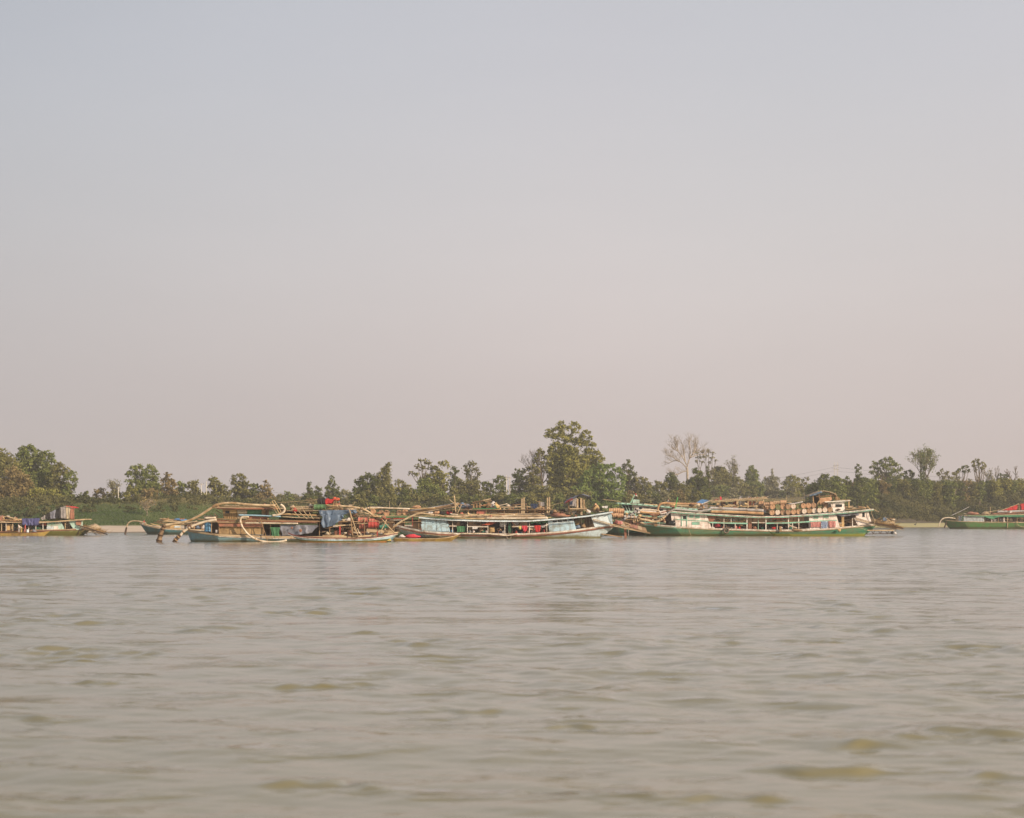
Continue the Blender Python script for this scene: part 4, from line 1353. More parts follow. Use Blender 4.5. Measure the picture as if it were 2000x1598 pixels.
    def cabin(s, pts, m, holes=(), dy=.3, depth=None, name='cabin_wall', frame=None, pane=True, shutter=None):
        """near wall with window openings, end walls and a far wall; every window is a part with its frame and pane"""
        depth = depth or s.beam - 2 * dy
        w = s.wall(pts, dy, .07, m, holes, name)
        far = MB()
        far.prism([(s.q(x, y, dy).x, s.q(x, y, dy).z) for x, y in pts][::-1], s.Y0 + dy + depth - .07, s.Y0 + dy + depth)
        far.build(name, m, s.root)
        xs = sorted(pts)
        for ends in (xs[:2], xs[-2:]):
            a, b = (s.q(x, y, dy) for x, y in ends)
            e = MB()
            if a.z > b.z: a, b = b, a
            e.add([a + Vector((0, .07, 0)), b + Vector((0, .07, 0)), Vector((b.x, s.Y0 + dy + depth - .07, b.z)), Vector((a.x, s.Y0 + dy + depth - .07, a.z)),
                   a + Vector((.06, .07, 0)), b + Vector((.06, .07, 0)), Vector((b.x + .06, s.Y0 + dy + depth - .07, b.z)), Vector((a.x + .06, s.Y0 + dy + depth - .07, a.z))],
                  [(0, 1, 2, 3), (7, 6, 5, 4), (0, 4, 5, 1), (2, 6, 7, 3), (1, 5, 6, 2), (0, 3, 7, 4)])
            e.build('end_wall', m, s.root)
        for h in holes:
            s.window(*h[:4], dy=dy, frame=frame or m, pane=pane, shutter=shutter)
        return w
    def window(s, x0, y0, x1, y1, dy=.3, frame=None, pane=True, shutter=None, name='window'):
        a, b = s.q(x0, y1, dy), s.q(x1, y0, dy)
        Y = s.Y0 + dy
        t = .045
        f = MB()
        f.box((a.x - t, Y - .02, b.z + .001), (b.x + t, Y + .05, b.z + t))
        f.box((a.x - t, Y - .02, a.z - t), (b.x + t, Y + .05, a.z - .001))
        f.box((a.x - t, Y - .02, a.z), (a.x + .001, Y + .05, b.z))
        f.box((b.x - .001, Y - .02, a.z), (b.x + t, Y + .05, b.z))
        o = f.build(name, frame, s.root)
        g = MB()
        g.box((a.x, Y + .03, a.z), (b.x, Y + .045, b.z))
        g.build('shutter' if shutter else 'pane', shutter or P['dark'], o)
        if shutter:
            l = MB()
            n = 4
            for i in range(n):
                z = a.z + (b.z - a.z) * (i + .5) / n
                l.box((a.x, Y + .01, z - .02), (b.x, Y + .03, z + .01))
            l.build('louvre', shutter, o, kind='stuff')
        return o
    def slab(s, pts, th, dy0, dy1, m, name='roof', label=None, parent=None):
        """roof or deck sheet under the line of points, th pixels thick"""
        mb = MB()
        k = s.Y0 / FPX
        top = [s.q(x, y, 0) for x, y in pts]
        vs = []
        for p in top:
            for y, z in ((dy0, 0), (dy0, -th * k), (dy1, -th * k), (dy1, 0)):
                vs.append(Vector((p.x, s.Y0 + y, p.z + z)))
        n = len(pts) - 1
        fs = []
        for i in range(n):
            for j in range(4):
                fs.append((4 * i + j, 4 * i + (j + 1) % 4, 4 * i + 4 + (j + 1) % 4, 4 * i + 4 + j))
        fs += [(3, 2, 1, 0), (4 * n, 4 * n + 1, 4 * n + 2, 4 * n + 3)]
        mb.add(vs, fs)
        return mb.build(name, m, parent or s.root, label)
    def rafters(s, pts, dy, m, step=10, w=1.6, h=1.6, drop=1.5):
        """ends of the roof beams showing under the roof edge"""
        mb = MB()
        k = s.Y0 / FPX
        x = pts[0][0] + step / 2
        while x < pts[-1][0]:
            y = float(np.interp(x, [p[0] for p in pts], [p[1] for p in pts]))
            p = s.q(x, y + drop, 0)
            mb.box((p.x - w * k, s.Y0 + dy - .05, p.z - h * k / 2), (p.x + w * k, s.Y0 + dy + .35, p.z + h * k / 2))
            x += step
        mb.build('rafter', m, s.root, kind='stuff')
    def post(s, px, y0, y1, dy=.25, w=1.2, m=None, px1=None, name='post', label=None):
        k = s.Y0 / FPX
        mb = MB()
        mb.bar(s.q(px if px1 is None else px1, y1, dy), s.q(px, y0, dy), w * k, w * k, Vector((1, 0, 0)))
        return mb.build(name, m, s.root, label)
    def beam_(s, pts, w, dy=.2, m=None, name='railing', d=.06, label=None):
        k = s.Y0 / FPX
        mb = MB()
        for a, b in zip(pts, pts[1:]):
            mb.bar(s.q(*a, dy), s.q(*b, dy), w * k, d)
        return mb.build(name, m, s.root, label)
    def far_posts(s, xs, y0, y1, m, w=1.2):
        for x in xs:
            s.post(x, y0, y1, s.beam - .4, w, m)

def pipe(pts, Y, r, m, name, label=None, cat='pipe', group=None, collars=(), cm=None, seg=10, parent=None, n=36):
    """a bent hose or pipe through photo points; Y may be one distance or one per point; r pixels (one or per point)"""
    Ys = Y if isinstance(Y, (list, tuple)) else [Y] * len(pts)
    base = [W(x, y, d) for (x, y), d in zip(pts, Ys)]
    cp = curve(base, n) if len(base) > 2 else [base[0].lerp(base[1], i / 5) for i in range(6)]
    k = Ys[0] / FPX
    if isinstance(r, (list, tuple)):
        rr = list(np.interp(np.linspace(0, 1, len(cp)), np.linspace(0, 1, len(r)), r) * k)
    else:
        rr = [r * k] * len(cp)
    mb = MB()
    mb.tube(cp, rr, seg)
    if not collars:
        return mb.build(name, m, parent, label, cat, group)
    mid = cp[len(cp) // 2]
    root = empty(name, (mid.x, mid.y, min(p.z for p in cp)), label, cat, group)
    mb.build('tube', m, root)
    for c in collars:
        i = min(len(cp) - 2, int(c * (len(cp) - 1)))
        f = c * (len(cp) - 1) - i
        p = cp[i].lerp(cp[i + 1], f)
        d = (cp[i + 1] - cp[i]).normalized()
        MB().tube([p - d * .07, p + d * .07], rr[i] * 1.28, seg).build('collar', cm or P['dwood'], root)
    return root

def drum(cx, cy, Y, r=5.0, axis='y', length=.9, side=None, lid=None, desc='rusty brown drum', place='', group=None, key=None, order='from the left', tilt=0.0, cat='drum', ring=True):
    """a steel drum: body with rolling hoops, a recessed lid with a rim and a bung"""
    k = Y / FPX
    R_ = r * k
    c = W(cx, cy, Y)
    root = empty('oil_drum' if cat == 'drum' else cat, (c.x, c.y + (length / 2 if axis == 'y' else 0), c.z - (R_ if axis != 'z' else length / 2)), None, cat, group)
    prof = [(0, .0), (R_ * .9, .0), (R_ * .9, .02), (R_ * .96, .0)]
    L = length
    ax = {'y': Vector((0, 1, 0)), 'x': Vector((1, 0, 0)), 'z': Vector((0, 0, 1))}[axis]
    if axis == 'x':
        ax = Vector((math.cos(tilt), 0, math.sin(tilt)))
    st = c if axis == 'y' else c - ax * L / 2
    m = MB()
    ts = [0, .015, .03, .31, .33, .35, .64, .66, .68, .97, .985, 1]
    rs_ = [1.0, 1.03, .975, .975, 1.02, .975, .975, 1.02, .975, .975, 1.03, 1.0]
    m.tube([st + ax * (L * t) for t in ts], [R_ * q for q in rs_], 14, caps=False)
    m.build('body', side or P['rdrum'], root)
    for t in (.02, .98):
        MB().tube([st + ax * (L * (t - .004)), st + ax * (L * (t + .004))], R_ * .985, 14).build('lid', lid or side or P['rdrum'], root)
    up = Vector((0, 0, 1)) if axis != 'z' else Vector((1, 0, 0))
    b = MB()
    e = st + ax * (L * .012)
    b.tube([e + up * R_ * .6, e + up * R_ * .6 - ax * .03], R_ * .13, 8)
    b.build('bung', P['dwood'], root)
    return reg(root, desc, place, cat, group, key if key is not None else cx, order)

def cloth(top, bot, Y, m, name='cloth', label=None, cat='cloth', group=None, folds=5, amp=.10, seed=1, sag=0.0, parent=None, n=26, rows=9, hem=0.05):
    """hanging sheet between a top line and a bottom line of photo points, with gathered folds"""
    rs = random.Random(seed)
    def along(pts, t):
        d = [0]
        for a, b in zip(pts, pts[1:]):
            d.append(d[-1] + math.hypot(b[0] - a[0], b[1] - a[1]))
        v = t * d[-1]
        return float(np.interp(v, d, [p[0] for p in pts])), float(np.interp(v, d, [p[1] for p in pts]))
    rs = random.Random(seed * 7 + int(top[0][0]))
    ph = [rs.uniform(0, 6.28) for _ in range(3)]
    if parent is not None: cat = None
    vs, fs = [], []
    for j in range(rows):
        v = j / (rows - 1)
        for i in range(n):
            u = i / (n - 1)
            a, b = along(top, u), along(bot, u)
            x = a[0] + (b[0] - a[0]) * v
            y = a[1] + (b[1] - a[1]) * v + sag * math.sin(math.pi * u) * (1 - v) + hem * v * math.sin(u * folds * 9 + ph[0]) * 4
            p = W(x, y, Y)
            w = amp * (0.30 + 0.5 * v) * .55
            uu = u + .07 * math.sin(u * 9 + ph[1]) + .10 * (v - .5) * math.sin(u * 4 + ph[2])
            p.y += w * (math.sin(uu * folds * 4.1 + ph[0]) * .7 + math.sin(uu * folds * 9.7 + ph[1] + 2 * v) * .22 + math.sin(v * 6 + u * 5 + ph[2]) * .45)
            p.x += amp * .25 * math.sin(v * 7 + ph[2] + u * 15)
            vs.append(p)
    for j in range(rows - 1):
        for i in range(n - 1):
            a = j * n + i
            fs.append((a, a + n, a + n + 1, a + 1))
    # thickness
    k = len(vs)
    vs += [p + Vector((0, .012, 0)) for p in vs]
    fs += [tuple(i + k for i in f[::-1]) for f in fs]
    edge = [i for i in range(n)] + [n - 1 + n * j for j in range(1, rows)] + [(rows - 1) * n + i for i in range(n - 2, -1, -1)] + [n * j for j in range(rows - 2, 0, -1)]
    for a, b in zip(edge, edge[1:] + edge[:1]):
        fs.append((a, b, b + k, a + k))
    mb = MB()
    mb.smooth = True
    mb.add(vs, fs)
    return mb.build(name, m, parent, label, cat, group)

def heap(x0, y0, x1, y1, Y, m, name, label=None, cat='heap', group=None, seed=1, depth=1.2, lumps=9, parent=None, mats=None):
    """a crumpled cloth or canvas bundle lying on something: one lumpy body"""
    rs = random.Random(seed)
    if parent is not None: cat = None
    a, b = W(x0, y1, Y), W(x1, y0, Y)
    nx, nz = 22, 12
    cx, cz = (a.x + b.x) / 2, a.z
    hw, hh = (b.x - a.x) / 2, (b.z - a.z)
    ph = [(rs.uniform(1, 5), rs.uniform(1, 4), rs.uniform(0, 6.28), rs.uniform(.03, .10)) for _ in range(lumps)]
    vs, fs = [], []
    for j in range(nz + 1):
        th = math.pi * j / nz
        for i in range(nx):
            an = 2 * math.pi * i / nx
            d = Vector((math.sin(th) * math.cos(an), math.sin(th) * math.sin(an), math.cos(th)))
            r = 1 + sum(w * math.sin(k1 * an + k2 * th * 2 + p) for k1, k2, p, w in ph)
            z = max(0.0, .45 + d.z * .55 * r) if d.z > 0 else max(0, .45 + d.z * .45)
            env = 1 + .15 * math.sin(3 * d.x + ph[0][2])
            vs.append(Vector((cx + d.x * hw * (1 if abs(d.x) < .9 else 1), Y + depth / 2 + d.y * depth / 2 * r, cz + z * hh * env)))
    for j in range(nz):
        for i in range(nx):
            fs.append((j * nx + i, (j + 1) * nx + i, (j + 1) * nx + (i + 1) % nx, j * nx + (i + 1) % nx))
    mb = MB()
    mb.smooth = True
    mb.add(vs, fs)
    return mb.build(name, m, parent, label, cat, group)

def person(px, y_foot, Y, h=1.62, pose='stand', shirt=None, lower=None, label='', face=-1, lean=0.0, seed=1, hat=None):
    """one continuous skinned body with hands and face, clothes as children; feet or seat at y_foot"""
    base = W(px, y_foot, Y)
    root = empty('person', base, label, 'person')
    s = h / 1.7
    def V(x, y, z):
        return Vector((x * s * face * -1, y * s, z * s))
    if pose == 'stand':
        J = dict(pel=(0, 0, .92), chest=(.02 + lean, 0, 1.28), neck=(.03 + lean, 0, 1.45), head=(.05 + lean, 0, 1.60),
                 hl=(0, -.09, .88), kl=(.03, -.10, .48), al=(0, -.10, .07), tl=(.13, -.11, .03), hr=(0, .09, .88), kr=(-.02, .11, .48), ar=(-.05, .11, .07), tr=(.09, .12, .03),
                 sl=(.02 + lean, -.18, 1.38), el=(.03 + lean, -.24, 1.10), wl=(.14 + lean, -.22, .88), sr=(.02 + lean, .18, 1.38), er=(-.02 + lean, .25, 1.10), wr=(.08 + lean, .24, .86))
    elif pose == 'bend':
        J = dict(pel=(-.10, 0, .86), chest=(.16, 0, 1.12), neck=(.28, 0, 1.23), head=(.37, 0, 1.32),
                 hl=(-.10, -.09, .82), kl=(.02, -.10, .46), al=(-.03, -.10, .07), tl=(.10, -.11, .03), hr=(-.10, .09, .82), kr=(.0, .11, .46), ar=(-.10, .11, .07), tr=(.04, .12, .03),
                 sl=(.20, -.18, 1.20), el=(.28, -.22, .94), wl=(.40, -.16, .74), sr=(.20, .18, 1.20), er=(.30, .22, .92), wr=(.38, .16, .72))
    else:  # sit / squat
        J = dict(pel=(-.12, 0, .18), chest=(-.02, 0, .52), neck=(.03, 0, .70), head=(.07, 0, .85),
                 hl=(-.10, -.10, .18), kl=(.28, -.14, .46), al=(.22, -.12, .08), tl=(.34, -.13, .03), hr=(-.10, .10, .18), kr=(.27, .15, .44), ar=(.20, .13, .08), tr=(.32, .14, .03),
                 sl=(-.01, -.18, .62), el=(.10, -.24, .40), wl=(.28, -.20, .47), sr=(-.01, .18, .62), er=(.10, .24, .40), wr=(.28, .20, .45))
    J = {k: V(*v) for k, v in J.items()}
    def skinned(chains, rad, name):
        keys = []
        for c in chains:
            for k in c:
                if k not in keys: keys.append(k)
        me = bpy.data.meshes.new(name)
        es = []
        for c in chains:
            es += [(keys.index(a), keys.index(b)) for a, b in zip(c, c[1:])]
        me.from_pydata([tuple(J[k]) for k in keys], es, [])
        o = bpy.data.objects.new(name, me)
        COL.objects.link(o)
        md = o.modifiers.new('skin', 'SKIN')
        for i, k in enumerate(keys):
            r = rad[k]
            me.skin_vertices[0].data[i].radius = (r * s, r * s)
            me.skin_vertices[0].data[i].use_root = (i == 0)
        o.modifiers.new('sub', 'SUBSURF').levels = 1
        o.modifiers['sub'].render_levels = 1
        dg = bpy.context.evaluated_depsgraph_get()
        ev = o.evaluated_get(dg)
        em = ev.to_mesh()
        vs = [v.co.copy() for v in em.vertices]
        fs = [list(p.vertices) for p in em.polygons]
        ev.to_mesh_clear()
        bpy.data.objects.remove(o)
        bpy.data.meshes.remove(me)
        return vs, fs
    rad = dict(pel=.115, chest=.125, neck=.05, head=.075, hl=.085, kl=.058, al=.038, tl=.028, hr=.085, kr=.058, ar=.038, tr=.028, sl=.055, el=.040, wl=.028, sr=.055, er=.040, wr=.028)
    chains = [('pel', 'chest', 'neck', 'head'), ('pel', 'hl', 'kl', 'al', 'tl'), ('pel', 'hr', 'kr', 'ar', 'tr'), ('chest', 'sl', 'el', 'wl'), ('chest', 'sr', 'er', 'wr')]
    vs, fs = skinned(chains, rad, 'body')
    m = MB()
    m.smooth = True
    off = base
    m.add([v + off for v in vs], fs)
    hd = J['head'] + off
    fx = V(1, 0, 0)
    m.ell(hd, (.085 * s, .078 * s, .115 * s), 12, 9)
    m.ell(hd + fx * .09 - Vector((0, 0, .012)), (.02, .013, .022), 6, 5)
    for sy in (-1, 1):
        m.ell(hd + Vector((0, sy * .08 * s, 0)), (.02, .012, .03), 6, 5)
    for wri, elb in (('wl', 'el'), ('wr', 'er')):
        w, d = J[wri] + off, (J[wri] - J[elb]).normalized()
        m.ell(w + d * .05 * s, (.036 * s, .022 * s, .042 * s), 8, 6)
        sd_ = d.cross(Vector((0, 1, 0))).normalized()
        for f in range(4):
            o_ = w + d * .08 * s + sd_ * (.018 * (f - 1.5)) * s
            Lf = (.062, .072, .068, .055)[f] * s
            m.tube([o_, o_ + d * Lf * .5, o_ + d * Lf * .85 + Vector((0, .012, 0)), o_ + d * Lf + Vector((0, .024, 0))], [.0095 * s, .009 * s, .008 * s, .006 * s], 5)
        t0 = w + d * .03 * s - sd_ * .028 * s
        m.tube([t0, t0 + d * .03 * s - sd_ * .02 * s, t0 + d * .06 * s - sd_ * .022 * s], [.011 * s, .010 * s, .008 * s], 5)
    m.build('body', P['skin'], root)
    hm = MB()
    hm.ell(hd + Vector((0, 0, .025)) - fx * .018, (.092 * s, .088 * s, .105 * s), 12, 8)
    hm.build('hair', hat or P['hair'], root)
    if shirt:
        r2 = {k: v * 1.18 + .008 for k, v in rad.items()}
        r2['neck'] = .055
        J['el_'] = J['sl'].lerp(J['el'], .75)
        J['er_'] = J['sr'].lerp(J['er'], .75)
        r2['el_'] = r2['er_'] = .058
        J['nk'] = J['chest'].lerp(J['neck'], .6)
        r2['nk'] = .065
        v, f = skinned([('pel', 'chest', 'nk'), ('chest', 'sl', 'el_'), ('chest', 'sr', 'er_')], r2, 'shirt')
        q = MB(); q.smooth = True
        q.add([x + off for x in v], f)
        q.build('shirt', shirt, root)
    if lower:
        r2 = {k: v * 1.2 + .01 for k, v in rad.items()}
        J['kl_'] = J['kl'].lerp(J['al'], .45)
        J['kr_'] = J['kr'].lerp(J['ar'], .45)
        r2['kl_'] = r2['kr_'] = .075
        v, f = skinned([('pel', 'hl', 'kl', 'kl_'), ('pel', 'hr', 'kr', 'kr_')], r2, 'sarong')
        q = MB(); q.smooth = True
        q.add([x + off for x in v], f)
        q.build('trousers', lower, root)
    return root

def stick(a, b, Y, r=.8, m=None, desc='bamboo pole', place='', group=None, key=None, order='from the left', name='bamboo_pole', cat='pole', Y2=None):
    p, q_ = W(*a, Y), W(*b, Y2 or Y)
    k = Y / FPX
    mb = MB()
    n = 7
    pts = [p.lerp(q_, i / n) + Vector((0, 0, -.05 * math.sin(math.pi * i / n))) for i in range(n + 1)]
    mb.tube(pts, [r * k * (1.06 - .12 * i / n) for i in range(n + 1)], 7)
    if name == 'bamboo_pole':
        for i in range(1, n):
            d = (pts[i] - pts[i - 1]).normalized() * .012
            mb.tube([pts[i] - d, pts[i] + d], r * k * 1.15, 7)
    o = mb.build(name, m or P['bamboo'])
    return reg(o, desc, place, cat, group, key if key is not None else a[0], order)

def crate(x0, y0, x1, y1, Y, m, desc, place, d=.6, cat='box', name='box', group=None, lid=True):
    a, b = W(x0, y1, Y), W(x1, y0, Y)
    root = empty(name, ((a.x + b.x) / 2, Y + d / 2, a.z), None, cat, group)
    body = MB()
    body.box((a.x, Y, a.z), (b.x, Y + d, b.z - .03))
    for i in (0.25, 0.5, 0.75):
        z = a.z + (b.z - a.z) * i
        body.box((a.x + .01, Y - .015, z - .012), (b.x - .01, Y + .001, z + .012))
    body.build('body', m, root)
    MB().box((a.x - .02, Y - .02, b.z - .03), (b.x + .02, Y + d + .02, b.z)).build('lid', m, root)
    return reg(root, desc, place, cat, group, x0)

def can(px, py, Y, h=.42, w=.26, m=None, desc='', place='', cat='jerry can', name='jerry_can'):
    c = W(px, py, Y)
    root = empty(name, c, None, cat)
    b = MB()
    b.smooth = True
    b.tube([c + Vector((0, 0, z * h)) for z in (0, .04, .5, .78, .86)], [w * .44, w * .5, w * .5, w * .46, w * .3], 10)
    b.build('body', m, root)
    MB().tube([c + Vector((w * .1, 0, h * .84)), c + Vector((w * .1, 0, h))], w * .14, 8).build('cap', P['rddrum'], root)
    MB().tube(curve([c + Vector((-w * .3, 0, h * .84)), c + Vector((-w * .1, 0, h * 1.02)), c + Vector((w * .05, 0, h * .9))], 8), .014, 5).build('handle', m, root)
    return reg(root, desc, place, cat, None, px)

def basin(px, py, Y, r=.3, h=.16, m=None, desc='', place='', cat='basin', name='basin'):
    c = W(px, py, Y)
    b = MB()
    b.smooth = True
    vs, fs = [], []
    prof = [(0, 0), (r * .7, 0), (r, h), (r * 1.06, h), (r * .97, h - .01), (r * .68, .02), (0, .02)]
    n = 14
    for q, z in prof:
        for i in range(n):
            an = 6.2832 * i / n
            vs.append(c + Vector((q * math.cos(an), q * math.sin(an), z)))
    for j in range(len(prof) - 1):
        for i in range(n):
            fs.append((j * n + i, j * n + (i + 1) % n, (j + 1) * n + (i + 1) % n, (j + 1) * n + i))
    b.add(vs, fs)
    o = b.build(name, m)
    return reg(o, desc, place, cat, None, px)

def sack(px, py, Y, w=.5, h=.34, m=None, desc='', place='', seed=1):
    k = FPX / Y
    o = heap(px - w * k / 2, py - h * k, px + w * k / 2, py, Y, m or P['sack'], 'sack', seed=seed, depth=.5, lumps=6)
    return reg(o, desc, place, 'sack', None, px)

def tyre(px, py, Y, r, label, boat=None):
    c = W(px, py, Y)
    R_ = r * Y / FPX
    root = empty('tyre_fender', c - Vector((0, 0, R_)), label, 'tyre')
    mb = MB()
    ring = [c + Vector((math.cos(a) * R_ * .76, 0, math.sin(a) * R_ * .76)) for a in [2 * math.pi * i / 24 for i in range(25)]]
    mb.tube(ring, R_ * .24, 8, caps=False)
    mb.build('tread_ring', P['tyre'], root)
    MB().tube([c + Vector((0, .02, R_ * .7)), c + Vector((0.03, .08, R_ * 1.7))], .02, 5).build('rope_loop', P['tan'], root)
    return root

def rope(pts, Y, label, r=.35, m=None, cat='rope'):
    return pipe(pts, Y, r, m or P['tan'], 'rope', label, cat, seg=5, n=16)

DRUMMATS = [('rusty brown drum', P['rdrum'], P['rdrum']), ('orange-rust drum', P['rdrum2'], P['rdrum2']), ('white-lidded drum', P['rdrum'], P['wdrum']), ('dull green drum', P['gdrum'], P['gdrum'])]

# ------------------------------------------------------------------ C: wooden dredger with the light blue hull
YC = 210.0
C_ = 'wooden_dredger'
PL = 'on the wooden dredger'
b = Boat('dredger_boat', 'two-storey wooden dredger with light blue hull and long suction pipes', YC, 5.0,
         [(357, 1035), (366, 1037), (380, 1039), (400, 1041.5), (427, 1044.5), (480, 1046.5), (540, 1048.5), (620, 1049), (690, 1048), (740, 1045), (776, 1040)],
         (366, 758), [P['bluehull'], P['tan']], [(.2, 0), (.4, 0), (.6, 0), (.8, 0), (1, 0)], taper=.16)
b.rail('rub_rail', P['tan'], -1.2, 2.2, .09)
b.rail('lower_rail', P['whitet'], 2.6, 4.2, .05, 427, 700)
b.slab([(415, 1045), (560, 1047), (700, 1047)], 1, .1, 4.9, P['dwood'], 'deck_planking')
# lower deckhouse
b.wall([(429, 1025), (513, 1025), (513, 1044), (427, 1043)], .35, .06, P['ply'], name='plywood_wall')
for x in (449, 471, 492):
    b.post(x, 1025, 1043, .33, .9, P['wood'], name='batten')
b.wall([(426, 1021), (514, 1021), (514, 1029), (428, 1028.5)], .05, .04, P['brick'], name='awning_sheet')
b.wall([(513, 1024), (620, 1025), (620, 1047), (513, 1045)], 3.2, .06, P['inner'], name='inner_wall')
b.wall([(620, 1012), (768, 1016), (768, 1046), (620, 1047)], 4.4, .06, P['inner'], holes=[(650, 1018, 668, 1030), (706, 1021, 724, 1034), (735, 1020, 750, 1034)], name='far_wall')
b.wall([(402, 1020), (429, 1020), (429, 1043), (402, 1042)], 3.4, .06, P['inner'], name='far_wall')
b.slab([(420, 1012.5), (500, 1014), (560, 1016), (640, 1018), (700, 1018)], 1.8, -.1, 4.9, P['wood'], 'upper_deck')
b.beam_([(418, 1017.5), (520, 1018), (620, 1020)], 2.2, -.14, P['rust'], 'deck_beam', .1)
b.beam_([(425, 1020.6), (560, 1021.5)], 1.6, -.05, P['wood'], 'deck_beam', .1)
for x, y0, y1 in ((514, 1019, 1046), (528, 1019, 1047), (547, 1020, 1047), (624, 998, 1047), (644, 1020, 1047), (664, 1026, 1046), (689, 1012, 1046), (712, 1012, 1045), (735, 1016, 1044), (428, 1014, 1043), (413, 1018, 1042)):
    b.post(x, y0, y1, .22, 1.5 if x != 664 else 3, P['wood'] if x != 664 else P['rddrum'])
# upper cabin
b.cabin([(434, 994), (516, 995), (516, 1014), (437, 1013)], P['ply'], holes=[(440, 998, 448, 1003)], dy=.5, depth=3.8, name='upper_wall', frame=P['tan'])
for i in range(7):
    b.post(439.5 + i * 3.5, 1003, 1013, .44, 1.1, P['plyl'], name='slat')
b.wall([(449, 996), (462, 996), (462, 1003), (449, 1003)], .45, .03, P['plyl'], name='panel')
b.wall([(463, 996), (481, 996), (482, 1013), (464, 1013)], .45, .03, P['sack'], name='woven_panel')
b.wall([(483, 996), (511, 996), (511, 1006), (483, 1006)], .42, .04, P['gtarp'], name='green_sheet')
b.wall([(485, 1008), (522, 1008), (522, 1015), (485, 1014)], .40, .04, P['brick'], name='rust_sheet')
b.slab([(420, 991.5), (440, 990), (520, 990), (548, 992)], 2.2, -.2, 4.9, P['thatch'], 'roof')
b.beam_([(424, 993.5), (480, 993.5), (546, 993.6)], 2.4, -.26, P['brick'], 'fascia', .05)
b.beam_([(421, 996), (434, 1004)], 1.2, -.1, P['dwood'], 'brace')
b.wall([(545, 995), (622, 999), (622, 1017), (545, 1015)], 3.4, .06, P['inner'], name='far_wall')
b.slab([(545, 1004), (625, 1007)], 1.5, .0, 4.6, P['wood'], 'shelf_deck')
b.beam_([(500, 1007), (545, 1009.4), (600, 1010), (624, 1011)], 3, .1, P['dgreen'], 'deck_beam', .12)
b.beam_([(545, 1015.5), (624, 1017)], 3, .14, P['dwood'], 'deck_beam', .12)
# ragged thatch over the edge
for i in range(16):
    x = 424 + i * 7.6
    heap(x - 5, 988.5 - (i % 3) * .8, x + 6, 992.5, YC + .2 + (i % 4) * .5, P['thatch'] if i % 3 else P['wood'], 'thatch_clump', parent=b.root, depth=.8, seed=i)
# long suction pipes
pipe([(322, 1026), (342, 1022.8), (365, 1018.2), (380, 1012), (395, 1004), (410, 994), (422, 987), (436, 983.4), (455, 982.8), (480, 985.2), (510, 987), (538, 987.5)], YC - 1.2, 2.45, P['pipe'],
     'suction_pipe', 'long tan suction pipe curving up from the bow over the dredger roof', collars=(.5, .515, .53, .545, .56), cm=P['wood'], n=66)
pipe([(321, 1025), (317, 1035), (313, 1047), (309.5, 1062)], YC - 2, [3.4, 3.8, 4.6, 5.6], mat('mud_stained_wood', C(140, 116, 90), C(84, 66, 50), 2.5, .6, .9, .4), 'suction_nozzle', 'thick banded wooden suction foot standing in the water by the bow', 'pipe', collars=(.12, .3, .62, .86), cm=P['dwood'])
pipe([(423, 1015.2), (405, 1018), (386, 1023.5), (370, 1031), (358, 1039), (352, 1046)], YC - .8, 2.3, P['pvc'], 'suction_hose', 'white suction hose sloping down beside the blue drum', 'hose', collars=(.55, .62, .8), cm=P['wood'])
pipe([(352, 1045), (346, 1051), (339, 1059.5)], YC - .9, [3.2, 3.6, 3.6], P['dwood'], 'hose_nozzle', 'dark wrapped nozzle of the white hose dipping into the water', 'nozzle', collars=(.3, .7), cm=P['wood'])
pipe([(486, 1010), (476, 1009.5), (470, 1013), (470.5, 1022), (475, 1032), (484, 1043), (496, 1051.5), (512, 1057), (530, 1059), (546, 1058.2), (560, 1055)], YC - .5, 2.0, P['pvc'], 'looped_hose',
     'white hose looping from the upper deck down along the blue hull', 'hose', n=50, collars=(.3, .62), cm=P['tan'])
pipe([(548, 985.5), (553, 989), (556, 995), (553, 1001), (545, 1005), (532, 1007)], YC - .6, 2.2, P['pvc'], 'bent_hose', 'white bent hose end beside the leaning ladder board', 'hose')
pipe([(466, 1006), (505, 1007), (548, 1009)], YC - .55, 1.35, P['pipeb'], 'blue_pipe', 'thin light blue pipe lying along the dredger upper deck')
pipe([(478, 1021.6), (530, 1022), (582, 1022.6)], YC - .3, 1.5, P['pvc'], 'white_pipe', 'straight white pipe along the lower deck edge of the dredger')
pipe([(399, 1012), (422, 1011.5)], YC - .6, 2, P['pvc'], 'short_pipe', 'short white pipe end poking out left of the upper cabin')
pipe([(428, 988.6), (480, 989.4), (540, 990)], YC - .8, 1.1, P['bamboo'], 'roof_bamboo', 'pale bamboo lying under the long pipe on the dredger roof', 'pole')
for i, (a, c) in enumerate((((548, 1009), (624, 1012)), ((555, 1003), (620, 1006)), ((566, 997.5), (612, 999)), ((520, 1019.5), (622, 1022.6)), ((430, 1016), (500, 1017)), ((548, 1020), (622, 1020.4)))):
    stick(a, c, YC - .2 + i * .3, .95, P['bamboo'] if i % 2 else P['bamb2'], 'long bamboo pole', 'between the cabin and blue tarp of the dredger', 'bamboo poles on the dredger', a[1], 'from the top')
